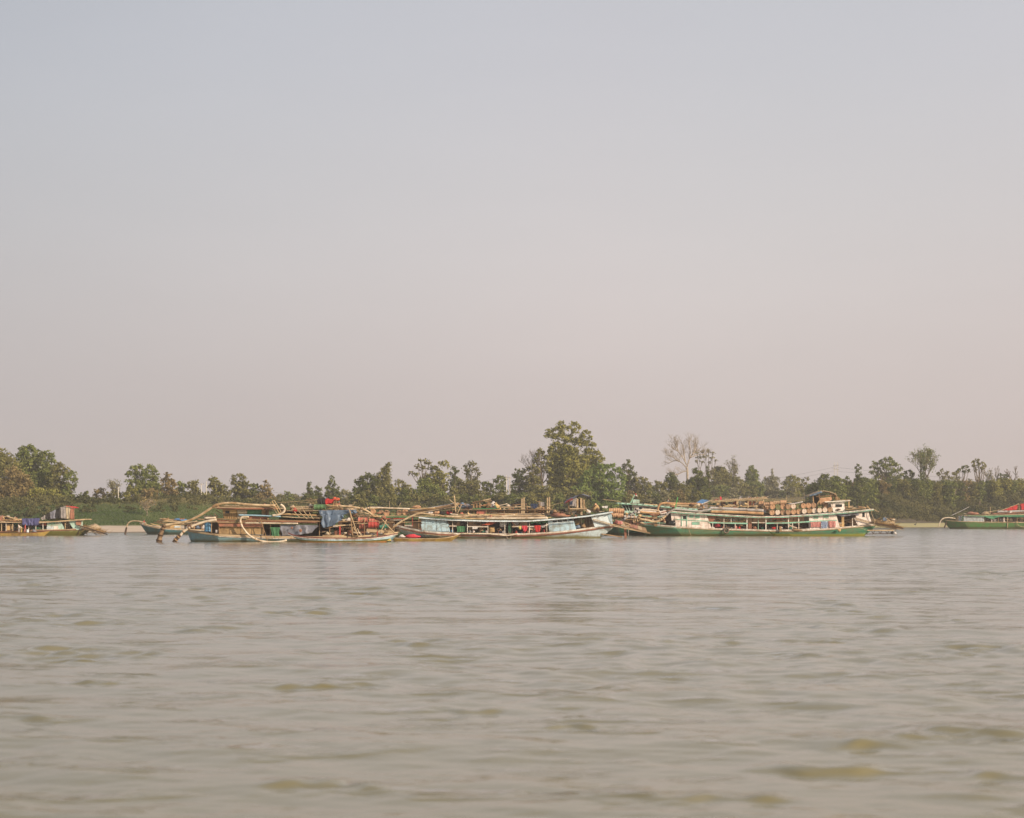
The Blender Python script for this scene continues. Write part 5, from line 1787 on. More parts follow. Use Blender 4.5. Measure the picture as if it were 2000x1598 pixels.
# bow clutter behind: poles left of cabin
for i, (a, c) in enumerate((((300, 1020.5), (382, 1025)), ((310, 1017), (360, 1019)), ((316, 1014), (330, 1012.6)), ((345, 1022), (400, 1024)), ((372, 1026), (420, 1021)), ((398, 1008.5), (424, 1009)), ((410, 1005), (427, 1016)), ((418, 1003), (426, 1010)))):
    stick(a, c, YC + 2.2 - i * .2, .9 + (i % 3) * .35, P['tan'] if i % 2 else P['wood'], 'weathered pole', 'over the bows left of the blue drum', 'loose poles over the dredger bow', a[0])
drum(406, 1029.5, YC + .9, 7, 'z', 1.0, P['bldrum'], P['bldrum'], 'upright blue plastic drum', 'on the dredger foredeck')
crate(417, 1029, 427, 1040, YC + .8, P['dwood'], 'dark wooden box', 'behind the blue plastic drum')
can(423, 1041, YC + .5, .4, .3, P['wcloth'], 'white jerry can', 'at the corner of the plywood deckhouse')
# leaning ladder board
lb = empty('ladder_board', W(543, 1003, YC - .9), 'tan panelled ladder board leaning on the roof end of the dredger', 'ladder')
m = MB(); p0, p1 = W(531.5, 979, YC - .9), W(545.5, 1002, YC - .7)
u = (p1 - p0).normalized()
MB().bar(p0, p1, .05, .5, Vector((0.6, 0, 1))).build('board', P['plyl'], lb)
for s_ in (-1, 1):
    n_ = u.cross(Vector((0, 1, 0))) * s_ * .25
    MB().bar(p0 + n_ - Vector((0, .05, 0)), p1 + n_ - Vector((0, .05, 0)), .06, .08).build('side_rail', P['tan'], lb)
for t in (.02, .34, .66, .98):
    c = p0.lerp(p1, t) - Vector((0, .05, 0))
    n_ = u.cross(Vector((0, 1, 0))) * .25
    MB().bar(c - n_, c + n_, .05, .06).build('rung', P['tan'], lb)
stick((508, 1012), (523, 1058), YC - .5, .8, P['wood'], 'dark leaning stick', 'crossing the looped hose of the dredger', key=0)
stick((583, 998), (600, 1014), YC - .25, .7, P['tan'], 'short slanting bamboo', 'under the bamboo sheet of the dredger')
stick((592, 996), (603, 1010), YC - .25, .7, P['tan'], 'short slanting bamboo', 'under the bamboo sheet of the dredger')
stick((575, 999), (585, 1010), YC - .25, .7, P['tan'], 'short slanting bamboo', 'under the bamboo sheet of the dredger')
stick((604, 1001), (612, 1014), YC - .25, .7, P['tan'], 'short slanting bamboo', 'under the bamboo sheet of the dredger')
# bamboo sheet roof of the middle part
bs = empty('bamboo_mat', W(592, 997, YC + .5), 'slatted bamboo mat roof left of the green drum', 'mat')
for i in range(15):
    x = 570 + i * 3.3
    a, c = W(x, 995.5 - i * .1, YC + .1), W(x + 6, 988.2 + abs(i - 8) * .12, YC + 2.6)
    MB().bar(a, c, .05, .09).build('slat', P['bamboo'] if i % 2 else P['tan'], bs)
heap(569, 994, 582, 1001, YC + .1, P['red'], 'cloth_bundle', 'small red cloth bundle under the bamboo mat', 'cloth', seed=3)
drum(624.5, 990.5, YC + .3, 5.6, 'x', 1.25, P['grdrum'], P['grdrum'], 'green drum lying on its side', 'on top of the dredger roof')
heap(606, 998, 626, 1005, YC + .2, P['olivebox'], 'canvas_bundle', 'olive green canvas bundle left of the blue tarp', 'canvas', seed=8)
heap(619, 973, 636, 984, YC + 1, P['bcloth'], 'cloth_heap', 'dark blue and black cloth heap beside the red one', 'cloth', seed=5)
heap(631, 975, 652, 984.5, YC + .8, P['red'], 'cloth_heap', 'bright red cloth heap on the line above the green drum', 'cloth', seed=6)
heap(648, 971, 663, 979, YC + .8, P['orange'], 'cloth_heap', 'orange cloth bundle on the trestle post', 'cloth', seed=7)
cloth([(618, 974), (635, 972)], [(620, 984), (636, 985)], YC + .7, P['kcloth'], 'dark_cloth', 'black patterned cloth hanging under the cloth heap', folds=3)
cloth([(634, 976), (655, 975)], [(636, 986), (645, 983)], YC + .65, P['red'], 'red_cloth', 'red cloth hanging from the line by the trestle', folds=4)
tr_ = empty('trestle', W(655, 996, YC + .9), 'small wooden trestle post under the orange cloth', 'trestle')
for a, c in (((653, 977), (650, 996)), ((656, 977), (659, 996)), ((645, 990), (664, 990))):
    MB().bar(W(*a, YC + .9), W(*c, YC + .9), .11, .1, Vector((1, 0, 0))).build('leg' if a[1] < 980 else 'crosspiece', P['wood'], tr_)
rope([(541, 982), (580, 979.5), (620, 976)], YC, 'upper rope from the ladder board to the cloth heap')
rope([(586, 981.5), (600, 982), (618, 985.5)], YC + .3, 'lower rope sagging towards the green drum')
for i, (a, c) in enumerate((((636, 986), (662, 987)), ((640, 989.5), (672, 990)), ((638, 993), (690, 994)), ((626, 996), (700, 997)))):
    stick(a, c, YC + .4 + i * .2, .9, P['bamboo'], 'pale roof pole', 'right of the green drum', 'bamboo poles on the dredger', a[1], 'from the top')
b.slab([(560, 997), (640, 997), (700, 998)], 1.2, .2, 4.6, P['thatch'], 'roof')
pipe([(662, 988.5), (685, 990), (705, 993.5), (718, 999), (730, 1009)], YC + .3, 2.2, P['pipe'], 'sloping_pipe', 'tan pipe sloping down right of the trestle', collars=(.5, .55), cm=P['wood'], n=40)
pipe([(704, 998), (716, 993), (730, 991.4), (760, 992.6), (800, 994)], YC + 2, 1.6, P['pvc'], 'long_hose', 'pale hose running right along the drum row', 'hose', collars=(.2, .3, .4), cm=P['tan'], n=40)
for i, (a, c) in enumerate((((696, 997), (712, 1002)), ((696, 1001), (724, 1008)), ((690, 1004), (722, 1011)), ((705, 1000), (738, 1007)))):
    stick(a, c, YC + .5 + i * .2, 1.2, P['pipe'] if i % 2 else P['tan'], 'thick sloping log', 'right of the blue tarp end', 'logs right of the blue tarp', a[1], 'from the top', name='log', cat='log')
# tarps
cloth([(547, 1025), (585, 1025.5), (623, 1026)], [(550, 1047), (565, 1046), (592, 1044), (608, 1041), (619, 1031)], YC + .02, P['greytarp'], 'tarpaulin', 'grey-violet tarpaulin hanging along the lower deck of the dredger', 'tarpaulin', folds=5, amp=.28, n=48, rows=14)
MB().ell(W(570, 1031, YC - .35), (.12, .03, .12)).build('tarp_patch', P['rust'], None, 'left small red spot sewn on the grey-violet tarpaulin', 'patch')
MB().ell(W(587, 1036.5, YC - .35), (.16, .03, .18)).build('tarp_patch', P['rust'], None, 'right small red spot sewn on the grey-violet tarpaulin', 'patch')
cloth([(620, 997), (650, 996.5), (697, 996)], [(629, 1010), (645, 1012), (668, 1008), (680, 1002), (696, 1003)], YC - .15, P['bluetarp'], 'tarpaulin', 'grey-blue tarpaulin laid over the roof edge above its hanging drape', 'tarpaulin', folds=6, amp=.3, n=50, rows=12)
cloth([(627, 1004), (650, 1007), (671, 1003)], [(630, 1031), (640, 1030), (652, 1026), (661, 1020), (670, 1011)], YC - .28, P['bluetarp'], 'tarpaulin', 'large blue tarpaulin drape hanging in deep folds amid the dredger', 'tarpaulin', folds=4, amp=.36, n=44, rows=16)
cloth([(528, 1030), (546, 1030)], [(532, 1052), (538, 1050), (545, 1047)], YC - .05, P['gtarp'], 'green_cloth', 'dull green cloth hanging left of the grey tarpaulin', folds=3, amp=.15)
# right part of the dredger: drums, frames, engines
drum(709, 1016, YC + .6, 5.4, 'x', 1.05, P['pkdrum'], P['pkdrum'], 'faded red drum lying on its side', 'amid the dredger frames', key=1)
drum(710.5, 1028.5, YC + .8, 5.2, 'x', .95, P['pkdrum'], P['pkdrum'], 'pale red drum standing low', 'below the faded red one')
drum(730, 1025, YC + .3, 6.2, 'x', 1.15, P['rddrum'], P['rddrum'], 'bright red drum lying on its side', 'right end of the dredger')
drum(730, 1016.5, YC + 1.6, 5, 'x', 1.0, P['pkdrum'], P['wdrum'], 'red and white drum lying behind', 'above the bright red drum')
drum(745, 1030, YC + .5, 4.5, 'x', .7, P['tldrum'], P['tldrum'], 'teal plastic drum', 'right of the bright red drum')
drum(754, 1028, YC + 1.1, 4.5, 'x', .6, P['tldrum'], P['grdrum'], 'small green drum', 'at the stern of the dredger')
b.beam_([(655, 1027), (688, 1025)], 2.5, .15, P['tan'], 'cross_beam', .1)
b.beam_([(690, 1023), (742, 1021.5)], 1.4, .15, P['tan'], 'cross_beam', .08)
b.wall([(716, 1033), (770, 1037), (770, 1042), (716, 1039)], .1, .08, P['tan'], name='stern_plank')
b.wall([(630, 1045), (672, 1045), (672, 1047.5), (630, 1047.5)], .05, .3, P['tan'], name='thwart')
for a, c, l in (((682, 996), (700, 1049), 'long'), ((684, 998), (688, 1046), 'short'), ((755, 1015), (742, 1041), 'long'), ((746, 1014), (772, 1042), 'long'), ((712, 1012), (695, 1024), 'short'), ((776, 1026), (750, 1040), 'short')):
    stick(a, c, YC - .35, 1.0, P['tan'] if l == 'long' else P['wood'], f'{l} slanting prop', 'at the right half of the dredger', 'slanting props on the dredger')
# engine room: machines seen between the posts
def engine(px, py, Y, w=1.1, h=.8, m=None, place=''):
    c = W(px, py, Y)
    root = empty('pump_engine', c, None, 'engine')
    e = MB()
    e.box((c.x - w / 2, Y, c.z + .12), (c.x + w / 2, Y + .5, c.z + h * .62))
    e.box((c.x - w * .35, Y + .05, c.z + h * .62), (c.x + w * .2, Y + .45, c.z + h * .85))
    e.build('block', m or P['gdrum'], root)
    f = MB()
    f.tube([(c.x + w * .38, Y - .12, c.z + h * .4), (c.x + w * .38, Y - .02, c.z + h * .4)], h * .36, 16)
    f.build('flywheel', P['rust'], root)
    MB().tube([(c.x - w * .2, Y + .2, c.z + h * .85), (c.x - w * .2, Y + .2, c.z + h * 1.5)], .05, 7).build('exhaust', P['dwood'], root)
    MB().box((c.x - w * .55, Y, c.z), (c.x + w * .55, Y + .5, c.z + .12)).build('bed', P['wood'], root)
    MB().tube([(c.x - w * .5, Y - .05, c.z + h * .3), (c.x + w * .1, Y - .05, c.z + h * .36)], .07, 7).build('intake', P['pvc'], root)
    return reg(root, 'pump engine', place, 'engine', None, px)
engine(650, 1046, YC + 1.0, place='behind the blue drape on the dredger')
engine(676, 1046, YC + .8, m=P['dwood'], place='behind the blue drape on the dredger')
engine(702, 1045, YC + .9, m=P['wood'], place='behind the blue drape on the dredger')
rs = random.Random(5)
for i, x in enumerate((640, 660, 671, 684, 697, 705, 717, 728, 742)):
    sack(x, 1047, YC + .5 + rs.uniform(0, .5), rs.uniform(.4, .7), rs.uniform(.3, .5), rs.choice((P['sack'], P['gcloth'], P['wood'], P['rust'])), 'lumpy sack', 'on the afterdeck of the dredger', seed=i)
for i, x in enumerate((655, 668, 679, 694, 700)):
    sack(x, 1019 + (i % 2), YC + 1.2, .8, .45, (P['wood'], P['sack'], P['wcloth'], P['dwood'], P['gcloth'])[i], 'bundle of gear', 'on the mid shelf right of the blue tarp', seed=20 + i)
b.beam_([(640, 1019.5), (745, 1020)], 1.2, 1.0, P['wood'], 'shelf', .9)
for i, (x, y, r_) in enumerate(((698, 1035, 8), (704, 1038, 6), (690, 1034, 7))):
    pipe([(x - r_, y - 6), (x - r_ * .3, y + 4), (x + r_, y + 8)], YC + .45, .8, P['pvc'] if i else P['tan'], 'coiled_hose', ('left ', 'right ', 'middle ')[(1, 2, 0)[i] if False else i] + 'thin hose drooping between the engine props', 'hose')
b.wall([(640, 1029), (690, 1030), (690, 1032), (640, 1031)], .5, .5, P['wood'], name='work_bench')

# ------------------------------------------------------------------ longboats in front
lb2 = Boat('longboat', 'slim white-blue longboat with maroon rail in front of the dredger', YC - 4.2, 1.5,
           [(561, 1041), (572, 1045.5), (590, 1048.5), (630, 1050.8), (690, 1051.3), (730, 1049.5), (755, 1046), (776, 1041.5)], (590, 750),
           [P['bluew'], P['blue'], P['ygreen'], paint('orange_brown_bottom_paint', C(172, 116, 62), C(120, 96, 60), .4)], [(.3, 0), (.55, 1), (.78, 2), (1, 3)], group='small boats alongside', taper=.3, stern_w=.3)
lb2.rail('rail', P['maroon'], -.6, 1.0, .05)
lb2.rail('stripe', P['whitet'], 1.0, 2.6, .03)
for x in (600, 640, 690, 730):
    lb2.slab([(x, 1051.6), (x + 4, 1051.6)], .8, .25, 1.25, P['tan'], 'thwart')
lb2.wall([(750, 1054), (762, 1051), (764, 1056), (750, 1056.8)], .5, .3, P['ycloth'], name='stern_block')
lb2.post(737, 1038, 1047, .6, 2, P['rddrum'], name='motor')
cn = Boat('canoe', 'low yellow-brown wooden canoe with cloth and gear between dredger and houseboat', 215, 1.1,
          [(762, 1048.5), (772, 1051), (800, 1052), (850, 1052), (875, 1050), (888, 1047), (901, 1041.5)], (770, 880), [paint('yellow_brown_canoe_wood', C(164, 138, 72), C(120, 94, 52), .5)], [(.5, 0), (1, 0)], bow='right', group='small boats alongside', taper=.3)
cn.rail('rail', P['tan'], -.4, .8, .03)
heap(790, 1044.5, 823, 1051, 215.3, P['pink'], 'cloth_heap', 'crumpled pink-red cloth lying in the yellow-brown canoe', 'cloth', seed=31, depth=.7)
heap(778, 1045.5, 792, 1051, 215.3, P['wcloth'], 'cloth_heap', 'small white bundle in the canoe bow', 'cloth', seed=32, depth=.6)
heap(821, 1045, 831, 1051, 215.4, P['kcloth'], 'outboard_cover', 'dark wrapped outboard in the canoe', 'motor', seed=33, depth=.5)
rope([(831, 1044), (850, 1045), (862, 1048)], 215.4, 'thin pale pole end behind the canoe outboard')

# ------------------------------------------------------------------ B: teal boat behind, left
YB = 303.0
b = Boat('teal_boat', 'dark teal wooden boat with upturned prow hose behind the dredger bow', YB, 4,
         [(268, 1021), (276, 1024), (290, 1027.5), (310, 1031), (340, 1033), (380, 1034.5), (440, 1035), (520, 1035)], (284, 512), [P['teal']], [(.25, 0), (.5, 0), (.75, 0), (1, 0)], taper=.2)
b.rail('rub_rail', P['tan'], -.7, 1.2, .08)
b.rail('upper_rail', P['whitet'], 1.2, 2.2, .05)
pipe([(286, 1023.5), (276, 1019), (265, 1017.6), (256, 1018.4), (250, 1022.5), (247, 1030), (244.5, 1041)], YB - .3, [1.1, 1.1, 1.2, 1.2, 1.3, 1.5, 1.8], P['bamb2'], 'prow_hose', 'thin tan hose arching over the teal prow into the water', 'hose', n=40)
pipe([(247.4, 1030), (246, 1036), (244.4, 1043.5)], YB - .4, [1.5, 1.7, 2.0], P['dwood'], 'hose_weight', 'dark wrapped end of the hose at the teal prow', 'hose')
person(281, 1025, YB + 1.2, 1.55, 'sit', P['pink'], P['gcloth'], 'person in a pinkish shirt sitting on the prow of the teal boat', face=-1)
heap(337, 1012.5, 364, 1019.5, YB + 1, P['btarp'], 'tarp_bundle', 'bright blue tarpaulin bundle on the teal boat', 'tarpaulin', seed=12, depth=2)
heap(318, 1012, 326, 1016, YB + 1, P['tan'], 'rope_coil', 'small tan coil on the poles of the teal boat', 'rope', seed=13)
for i, (a, c) in enumerate((((312, 1013), (345, 1017)), ((306, 1018), (350, 1019.5)), ((308, 1022), (360, 1023)), ((330, 1016), (350, 1026)), ((322, 1026), (352, 1028)))):
    stick(a, c, YB + .8 + .3 * i, 1.2, P['wood'] if i % 2 else P['tan'], 'rough pole', 'piled on the teal boat', 'poles piled on the teal boat', a[1] + i * .01, 'from the top')
b.wall([(322, 1024), (353, 1026), (353, 1034), (322, 1032)], .5, .1, P['plyl'], name='board')
b.wall([(360, 1020), (430, 1022), (430, 1034), (360, 1034)], 1.2, .1, P['inner'], name='deckhouse_wall')
b.slab([(350, 1019), (440, 1019)], 1.2, .5, 3.5, P['thatch'])
for x in (352, 366, 380, 394):
    b.post(x, 1019, 1034, .6, 1, P['wood'])
crate(341, 1027, 352, 1031, YB + .45, P['bluew'], 'pale flat box', 'on the side deck of the teal boat')
for i, x in enumerate((366, 376, 386, 397)):
    sack(x, 1034, YB + .8, .8, .6, (P['gcloth'], P['wood'], P['bluetarp'], P['wcloth'])[i], 'bundle', 'on the deck of the teal boat', seed=40 + i)

# ------------------------------------------------------------------ F: pale blue houseboat
YF = 245.0
b = Boat('blue_houseboat', 'long pale blue houseboat with brown rail stripe and laundry on deck', YF, 5,
         [(764, 1025.5), (775, 1028.5), (790, 1032), (820, 1037.5), (850, 1041), (900, 1043.5), (1000, 1044.4), (1040, 1043.4), (1080, 1041), (1120, 1037), (1160, 1031.5), (1204, 1025)],
         (805, 1171), [P['fhull'], P['blue']], [(.28, 0), (.46, 0), (.64, 0), (.82, 0), (1, 0)], taper=.2, stern_w=.6)
b.rail('gunwale', P['whitet'], -2.2, .8, .12)
b.rail('brown_stripe', P['rust'], .9, 3.2, .10)
b.rail('dark_stripe', P['maroon'], 3.3, 4.1, .06, 800, 1200)
b.rail('lower_wale', P['tan'], 4.2, 5.0, .04, 764, 900)
# left cabin: planks as panels
b.cabin([(825, 1011.5), (870, 1013.5), (875, 1024), (878, 1039), (824, 1037.5)], P['blue'], dy=.35, depth=4.2)
pw = P['bluew']
for pts in ([(823, 1013), (851, 1014), (851, 1023.2), (823, 1022.2)], [(822, 1024), (851, 1025), (851, 1036.5), (824, 1035.5)], [(853, 1014), (860, 1014.3), (860, 1023.6), (853, 1023.3)], [(853, 1025), (860, 1025.2), (860, 1037), (853, 1036.8)],
            [(862, 1014.4), (868.5, 1014.8), (873.5, 1024), (862, 1023.7)], [(862, 1025.3), (874, 1025.8), (876.5, 1037.6), (862, 1037.2)]):
    b.wall(pts, .29, .04, P['blue'], name='wall_panel')
RF = [(818, 1009.6), (850, 1012.6), (880, 1014.4), (950, 1016.6), (1030, 1016.8), (1070, 1014), (1120, 1010), (1150, 1006.6), (1197, 999)]
b.slab(RF, 2.6, -.12, 5.1, P['blue'], 'roof')
b.beam_([(x, y + 1.4) for x, y in RF], 2.3, -.17, P['bluew'], 'roof_fascia', .05)
b.rafters([(x, y) for x, y in RF], -.1, P['dwood'], 14, 1.2, 1.4, 3.6)
# right cabin with three windows
b.cabin([(1070, 1015.5), (1118, 1011.8), (1125, 1035), (1073, 1039)], P['blue'], dy=.35, depth=4.2,
        holes=[(1079, 1016.6, 1087.5, 1020.6), (1089.3, 1016, 1097.5, 1020), (1099.5, 1015.3, 1107.5, 1019.3)], frame=P['bluew'])
b.beam_([(1070.5, 1025.5), (1121, 1021.5)], .9, .3, P['bluetarp'], 'trim_batten', .05)
b.beam_([(1071, 1022.4), (1120, 1018.6)], .9, .3, P['bluew'], 'trim_batten', .05)
b.wall([(1110, 1013.6), (1117, 1013), (1120, 1017), (1112, 1016.6)], .3, .04, P['bcloth'], name='dark_panel')
b.wall([(1154, 1009), (1186, 1003.4), (1195, 1026), (1162, 1030)], .3, .08, P['bluew'], name='stern_wall')
b.wall([(1186, 1003.4), (1194, 1002), (1197, 1024), (1194, 1025)], .25, .12, P['blue'], name='stern_post')
b.wall([(1118, 1012), (1160, 1008), (1166, 1030), (1122, 1035)], 4.2, .08, P['inner'], holes=[(1130, 1014, 1140, 1022)], name='far_wall')
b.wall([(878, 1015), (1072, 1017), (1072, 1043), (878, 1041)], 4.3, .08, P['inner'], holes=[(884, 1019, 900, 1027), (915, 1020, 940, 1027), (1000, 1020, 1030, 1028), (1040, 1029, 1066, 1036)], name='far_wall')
for x in (884, 913, 953, 986, 1034, 1068):
    b.post(x, 1016, 1043, .35, 1.4, P['whitet'])
b.far_posts((900, 930, 960, 1010, 1050), 1017, 1042, P['dwood'])
b.beam_([(877, 1027.4), (892, 1027.8)], 2.2, .3, P['whitet'])
b.beam_([(913, 1028.6), (953, 1029)], 2.2, .3, P['whitet'])
b.beam_([(1000, 1028.6), (1044, 1028.4)], 2.2, .3, P['whitet'])
b.beam_([(1044, 1028.4), (1060, 1028), (1071, 1024.6)], 2.2, .3, P['whitet'])
b.beam_([(1158, 1014), (1180, 1020), (1202, 1026.4)], 1.6, .1, P['tan'], 'stern_spar', .1)
b.beam_([(1158, 1017), (1178, 1022), (1198, 1027)], 1.0, .1, P['wood'], 'stern_spar', .1)
pipe([(762, 1033.5), (770, 1028), (780, 1021), (795, 1012.5), (810, 1005.8), (824, 1002.8), (845, 1005.4), (870, 1008.6), (890, 1009.6), (908, 1008.6), (922, 1006)], YF - .6, 1.8, P['pipe'], 'roof_hose', 'tan hose rising over the bow onto the blue houseboat roof', 'hose', collars=(.62, .66, .7), cm=P['wood'], n=60)
pipe([(900, 1042.2), (950, 1042.5), (965, 1044), (985, 1046), (1000, 1045), (1012, 1042)], YF - .35, 1.3, P['pvc'], 'deck_hose', 'pale hose resting along the gunwale left of the tyre', 'hose')
tyre(993.5, 1048, YF - .2, 5.6, 'round tyre fender hanging on the side of the blue houseboat')
# open deck contents
FD = 'on the open deck of the blue houseboat'
cloth([(892, 1028), (910, 1028)], [(893, 1040), (909, 1040)], YF + .6, P['gtarp'], 'green_curtain', 'dark green curtain left of the white towels on the blue houseboat', folds=5)
cloth([(921, 1028.6), (934, 1028.8)], [(923, 1034), (932, 1033.6)], YF + .2, P['wcloth'], 'white_towel', 'white laundry hanging on the railing of the blue houseboat', folds=4, group='laundry on the blue houseboat')
cloth([(1019, 1027), (1030, 1027)], [(1022, 1037), (1025, 1039.5), (1030, 1035)], YF + .18, P['pink'], 'pink_cloth', 'pink-red cloth on the railing, left of the deep red one', folds=3, group='laundry on the blue houseboat')
cloth([(1043.5, 1026.4), (1056, 1026.2)], [(1046, 1039.6), (1051, 1039), (1055, 1037.6)], YF + .18, P['red'], 'red_cloth', 'deep red cloth on the railing near the right cabin', folds=3, group='laundry on the blue houseboat')
cloth([(1013, 1028), (1018, 1028)], [(1014, 1034), (1018, 1034)], YF + .2, P['ycloth'], 'yellow_cloth', 'small yellow cloth on the railing left of the pink one', folds=2, group='laundry on the blue houseboat')
cloth([(1056, 1027.6), (1066, 1026)], [(1058, 1031), (1064, 1030.6)], YF + .2, P['gcloth'], 'dark_cloth', 'greyish cloth bunch right of the deep red cloth', folds=3, group='laundry on the blue houseboat')
cloth([(1034, 1016.6), (1058, 1015)], [(1038, 1023.4), (1047, 1021), (1056, 1024)], YF + .3, P['gtarp'], 'green_tarp', 'left green tarpaulin swag under the roof by the right cabin', 'tarpaulin', folds=4, amp=.2)
cloth([(1058, 1015), (1070, 1014.6)], [(1060, 1022), (1069, 1021)], YF + .3, P['gtarp'], 'green_tarp', 'right green tarpaulin swag against the right cabin', 'tarpaulin', folds=3, amp=.2)
cloth([(938, 1016.8), (958, 1017)], [(940, 1021), (950, 1024.5), (957, 1021)], YF + .4, P['bcloth'], 'dark_tarp', 'dark blue tarpaulin swag beneath the houseboat roof', 'tarpaulin', folds=3, amp=.2)
cloth([(960, 1017), (1000, 1017)], [(940, 1026), (960, 1025.5), (972, 1019.5), (985, 1018.6), (1000, 1019), (1004, 1026)], YF + .25, P['orange'], 'orange_tarp', 'orange-red tarpaulin strip bunched under the houseboat roof', 'tarpaulin', folds=7, amp=.2, n=44)
cloth([(1004, 1017), (1016, 1017)], [(1005, 1026), (1012, 1025)], YF + .5, P['gcloth'], 'grey_cloth', 'grey cloth hanging behind the dark column', folds=3)
cloth([(975, 1019), (990, 1019)], [(977, 1030), (989, 1029)], YF + 1.0, P['wcloth'], 'white_sheet', 'whitish sheet hung behind the seated person', folds=3)
person(977, 1042.4, YF + .9, 1.6, 'sit', P['wood'], P['bcloth'], 'person in brown sitting on the open deck of the blue houseboat', face=1)
person(1001, 1042.5, YF + 1.5, 1.5, 'stand', P['bcloth'], P['kcloth'], 'person in dark blue standing by the dark column on the houseboat', face=-1)
crate(993, 1022, 998.5, 1042.5, YF + .45, P['dgreen'], 'tall dark green cabinet', 'by the tyre on the blue houseboat', .5, 'cabinet', 'tall_cabinet')
drum(960, 1036, YF + 1.2, 6.5, 'z', .9, P['ply'], P['ply'], 'tan round basket', FD, cat='basket')
drum(939.5, 1037, YF + 1.5, 5, 'z', .8, P['rdrum'], P['rdrum'], 'rust-brown drum standing upright', FD)
rs = random.Random(9)
for i, x in enumerate((883, 901, 917, 925, 932, 944, 950, 967, 984, 1008, 1016, 1023, 1031, 1041, 1051, 1062)):
    y = 1042.6 if 900 < x < 1040 else 1041
    c = rs.choice((P['rust'], P['tldrum'], P['wcloth'], P['bldrum'], P['rddrum'], P['gcloth']))
    nm = {id(P['rust']): 'brown', id(P['tldrum']): 'teal', id(P['wcloth']): 'white', id(P['bldrum']): 'blue', id(P['rddrum']): 'red', id(P['gcloth']): 'grey'}[id(c)]
    if i % 3 == 0: can(x, y, YF + .8, .45, .32, c, f'{nm} jerry can', FD)
    elif i % 3 == 1: basin(x, y, YF + .7, .34, .2, c, f'{nm} basin', FD)
    else: sack(x, y, YF + .9, .6, .42, c, f'{nm} sack', FD, seed=i)
for i, x in enumerate((889, 902, 928, 935, 945, 1012)):
    basin(x, 1024.5 + i % 2, YF + 3.6, .3, .25, (P['rdrum'], P['wcloth'], P['plyl'])[i % 3], 'hanging pan', 'against the far side of the houseboat deck', 'pan', 'hanging_pan')
# gap between cabin and stern
heap(1120, 1015, 1136, 1028, YF + 1.2, P['ply'], 'sack_pile', 'brown covered pile just right of the window cabin', 'pile', seed=61, depth=1.6)
sack(1128, 1033.5, YF + .7, .8, .5, P['bluetarp'], 'grey-blue bundle', 'at the foot of the houseboat stern wall', seed=62)
sack(1140, 1032, YF + .8, .6, .6, P['wood'], 'brown bundle', 'at the foot of the houseboat stern wall', seed=63)
for i in range(9):
    stick((1136 + i * 2.4, 1011 + (i % 3)), (1135 + i * 2.9, 1030 + (i % 2) - i * .3), YF + 1.4 + (i % 3) * .4, .8, P['wood'] if i % 2 else P['tan'], 'upright stake', 'in the gap before the houseboat stern wall', 'stakes stored at the houseboat stern', name='stake', cat='stake')
# stern gangway
g = empty('stern_platform', W(1236, 1036, YF + 1), 'lowered stern platform of rusty sheets and beams behind the blue houseboat', 'platform')
for i in range(7):
    t0, t1 = i / 7, (i + 1) / 7
    for j in range(2):
        a, c = W(1204 + 60 * t0, 1022.5 + 16.5 * t0, YF + .4), W(1204 + 60 * t1 - .6, 1022.5 + 16.5 * t1 - .2, YF + .4)
        y0 = .3 + j * 2.1
        h = Vector((0, 0, .05 + .03 * ((i * 3 + j) % 3)))
        m = MB()
        m.add([Vector((a.x, YF + y0, a.z)) + h, Vector((c.x, YF + y0, c.z)) + h, Vector((c.x, YF + y0 + 2, c.z + .45)) + h, Vector((a.x, YF + y0 + 2, a.z + .45)) + h,
               Vector((a.x, YF + y0, a.z)), Vector((c.x, YF + y0, c.z)), Vector((c.x, YF + y0 + 2, c.z + .4)), Vector((a.x, YF + y0 + 2, a.z + .4))],
              [(0, 1, 2, 3), (7, 6, 5, 4), (0, 4, 5, 1), (1, 5, 6, 2), (2, 6, 7, 3), (3, 7, 4, 0)])
        m.build('plank', (P['brick'], P['tan'], P['wood'], P['rust'])[(i + 2 * j) % 4], g)
for y, w in ((0, 2.0), (3.0, 1.4)):
    MB().bar(W(1196, 1024 + y, YF + .2), W(1270, 1041.5 + y * .2, YF + .2), w * YF / FPX, .12).build('beam', P['tan'] if y else P['wood'], g)
MB().bar(W(1221, 1033, YF + .8), W(1222, 1051, YF + .8), .3, .3, Vector((1, 0, 0))).build('leg', P['rust'], g)
MB().bar(W(1227.5, 1035, YF + .8), W(1227.3, 1046, YF + .8), .06, .06, Vector((1, 0, 0))).build('rod', P['wcloth'], g)
MB().bar(W(1175, 1043, YF + .8), W(1216, 1049, YF + .8), .14, .1).build('strut', P['wood'], g)
heap(1197, 1018, 1208, 1025, YF + .6, P['maroon'], 'cloth_bundle', 'maroon bundle at the top of the stern platform', 'cloth', seed=71, depth=.8)
heap(1207, 1018.5, 1217, 1025, YF + .7, P['wcloth'], 'cloth_bundle', 'white spotted bundle at the top of the stern platform', 'cloth', seed=72, depth=.8)
cloth([(1206, 1018), (1216, 1018)], [(1207, 1023.5), (1216, 1024)], YF + .5, P['floral'], 'floral_cloth', 'pink spotted cloth over the white bundle by the stern platform', folds=3)
for i in range(8):
    stick((1218 + i * 3.6, 1020 + i * 1.6), (1228 + i * 4.2, 1024 + i * 1.9), YF + .9 + i * .12, .8, P['tan'] if i % 2 else P['wood'], 'loose stick', 'lying on the stern platform', 'sticks on the stern platform', name='stick', cat='stick')
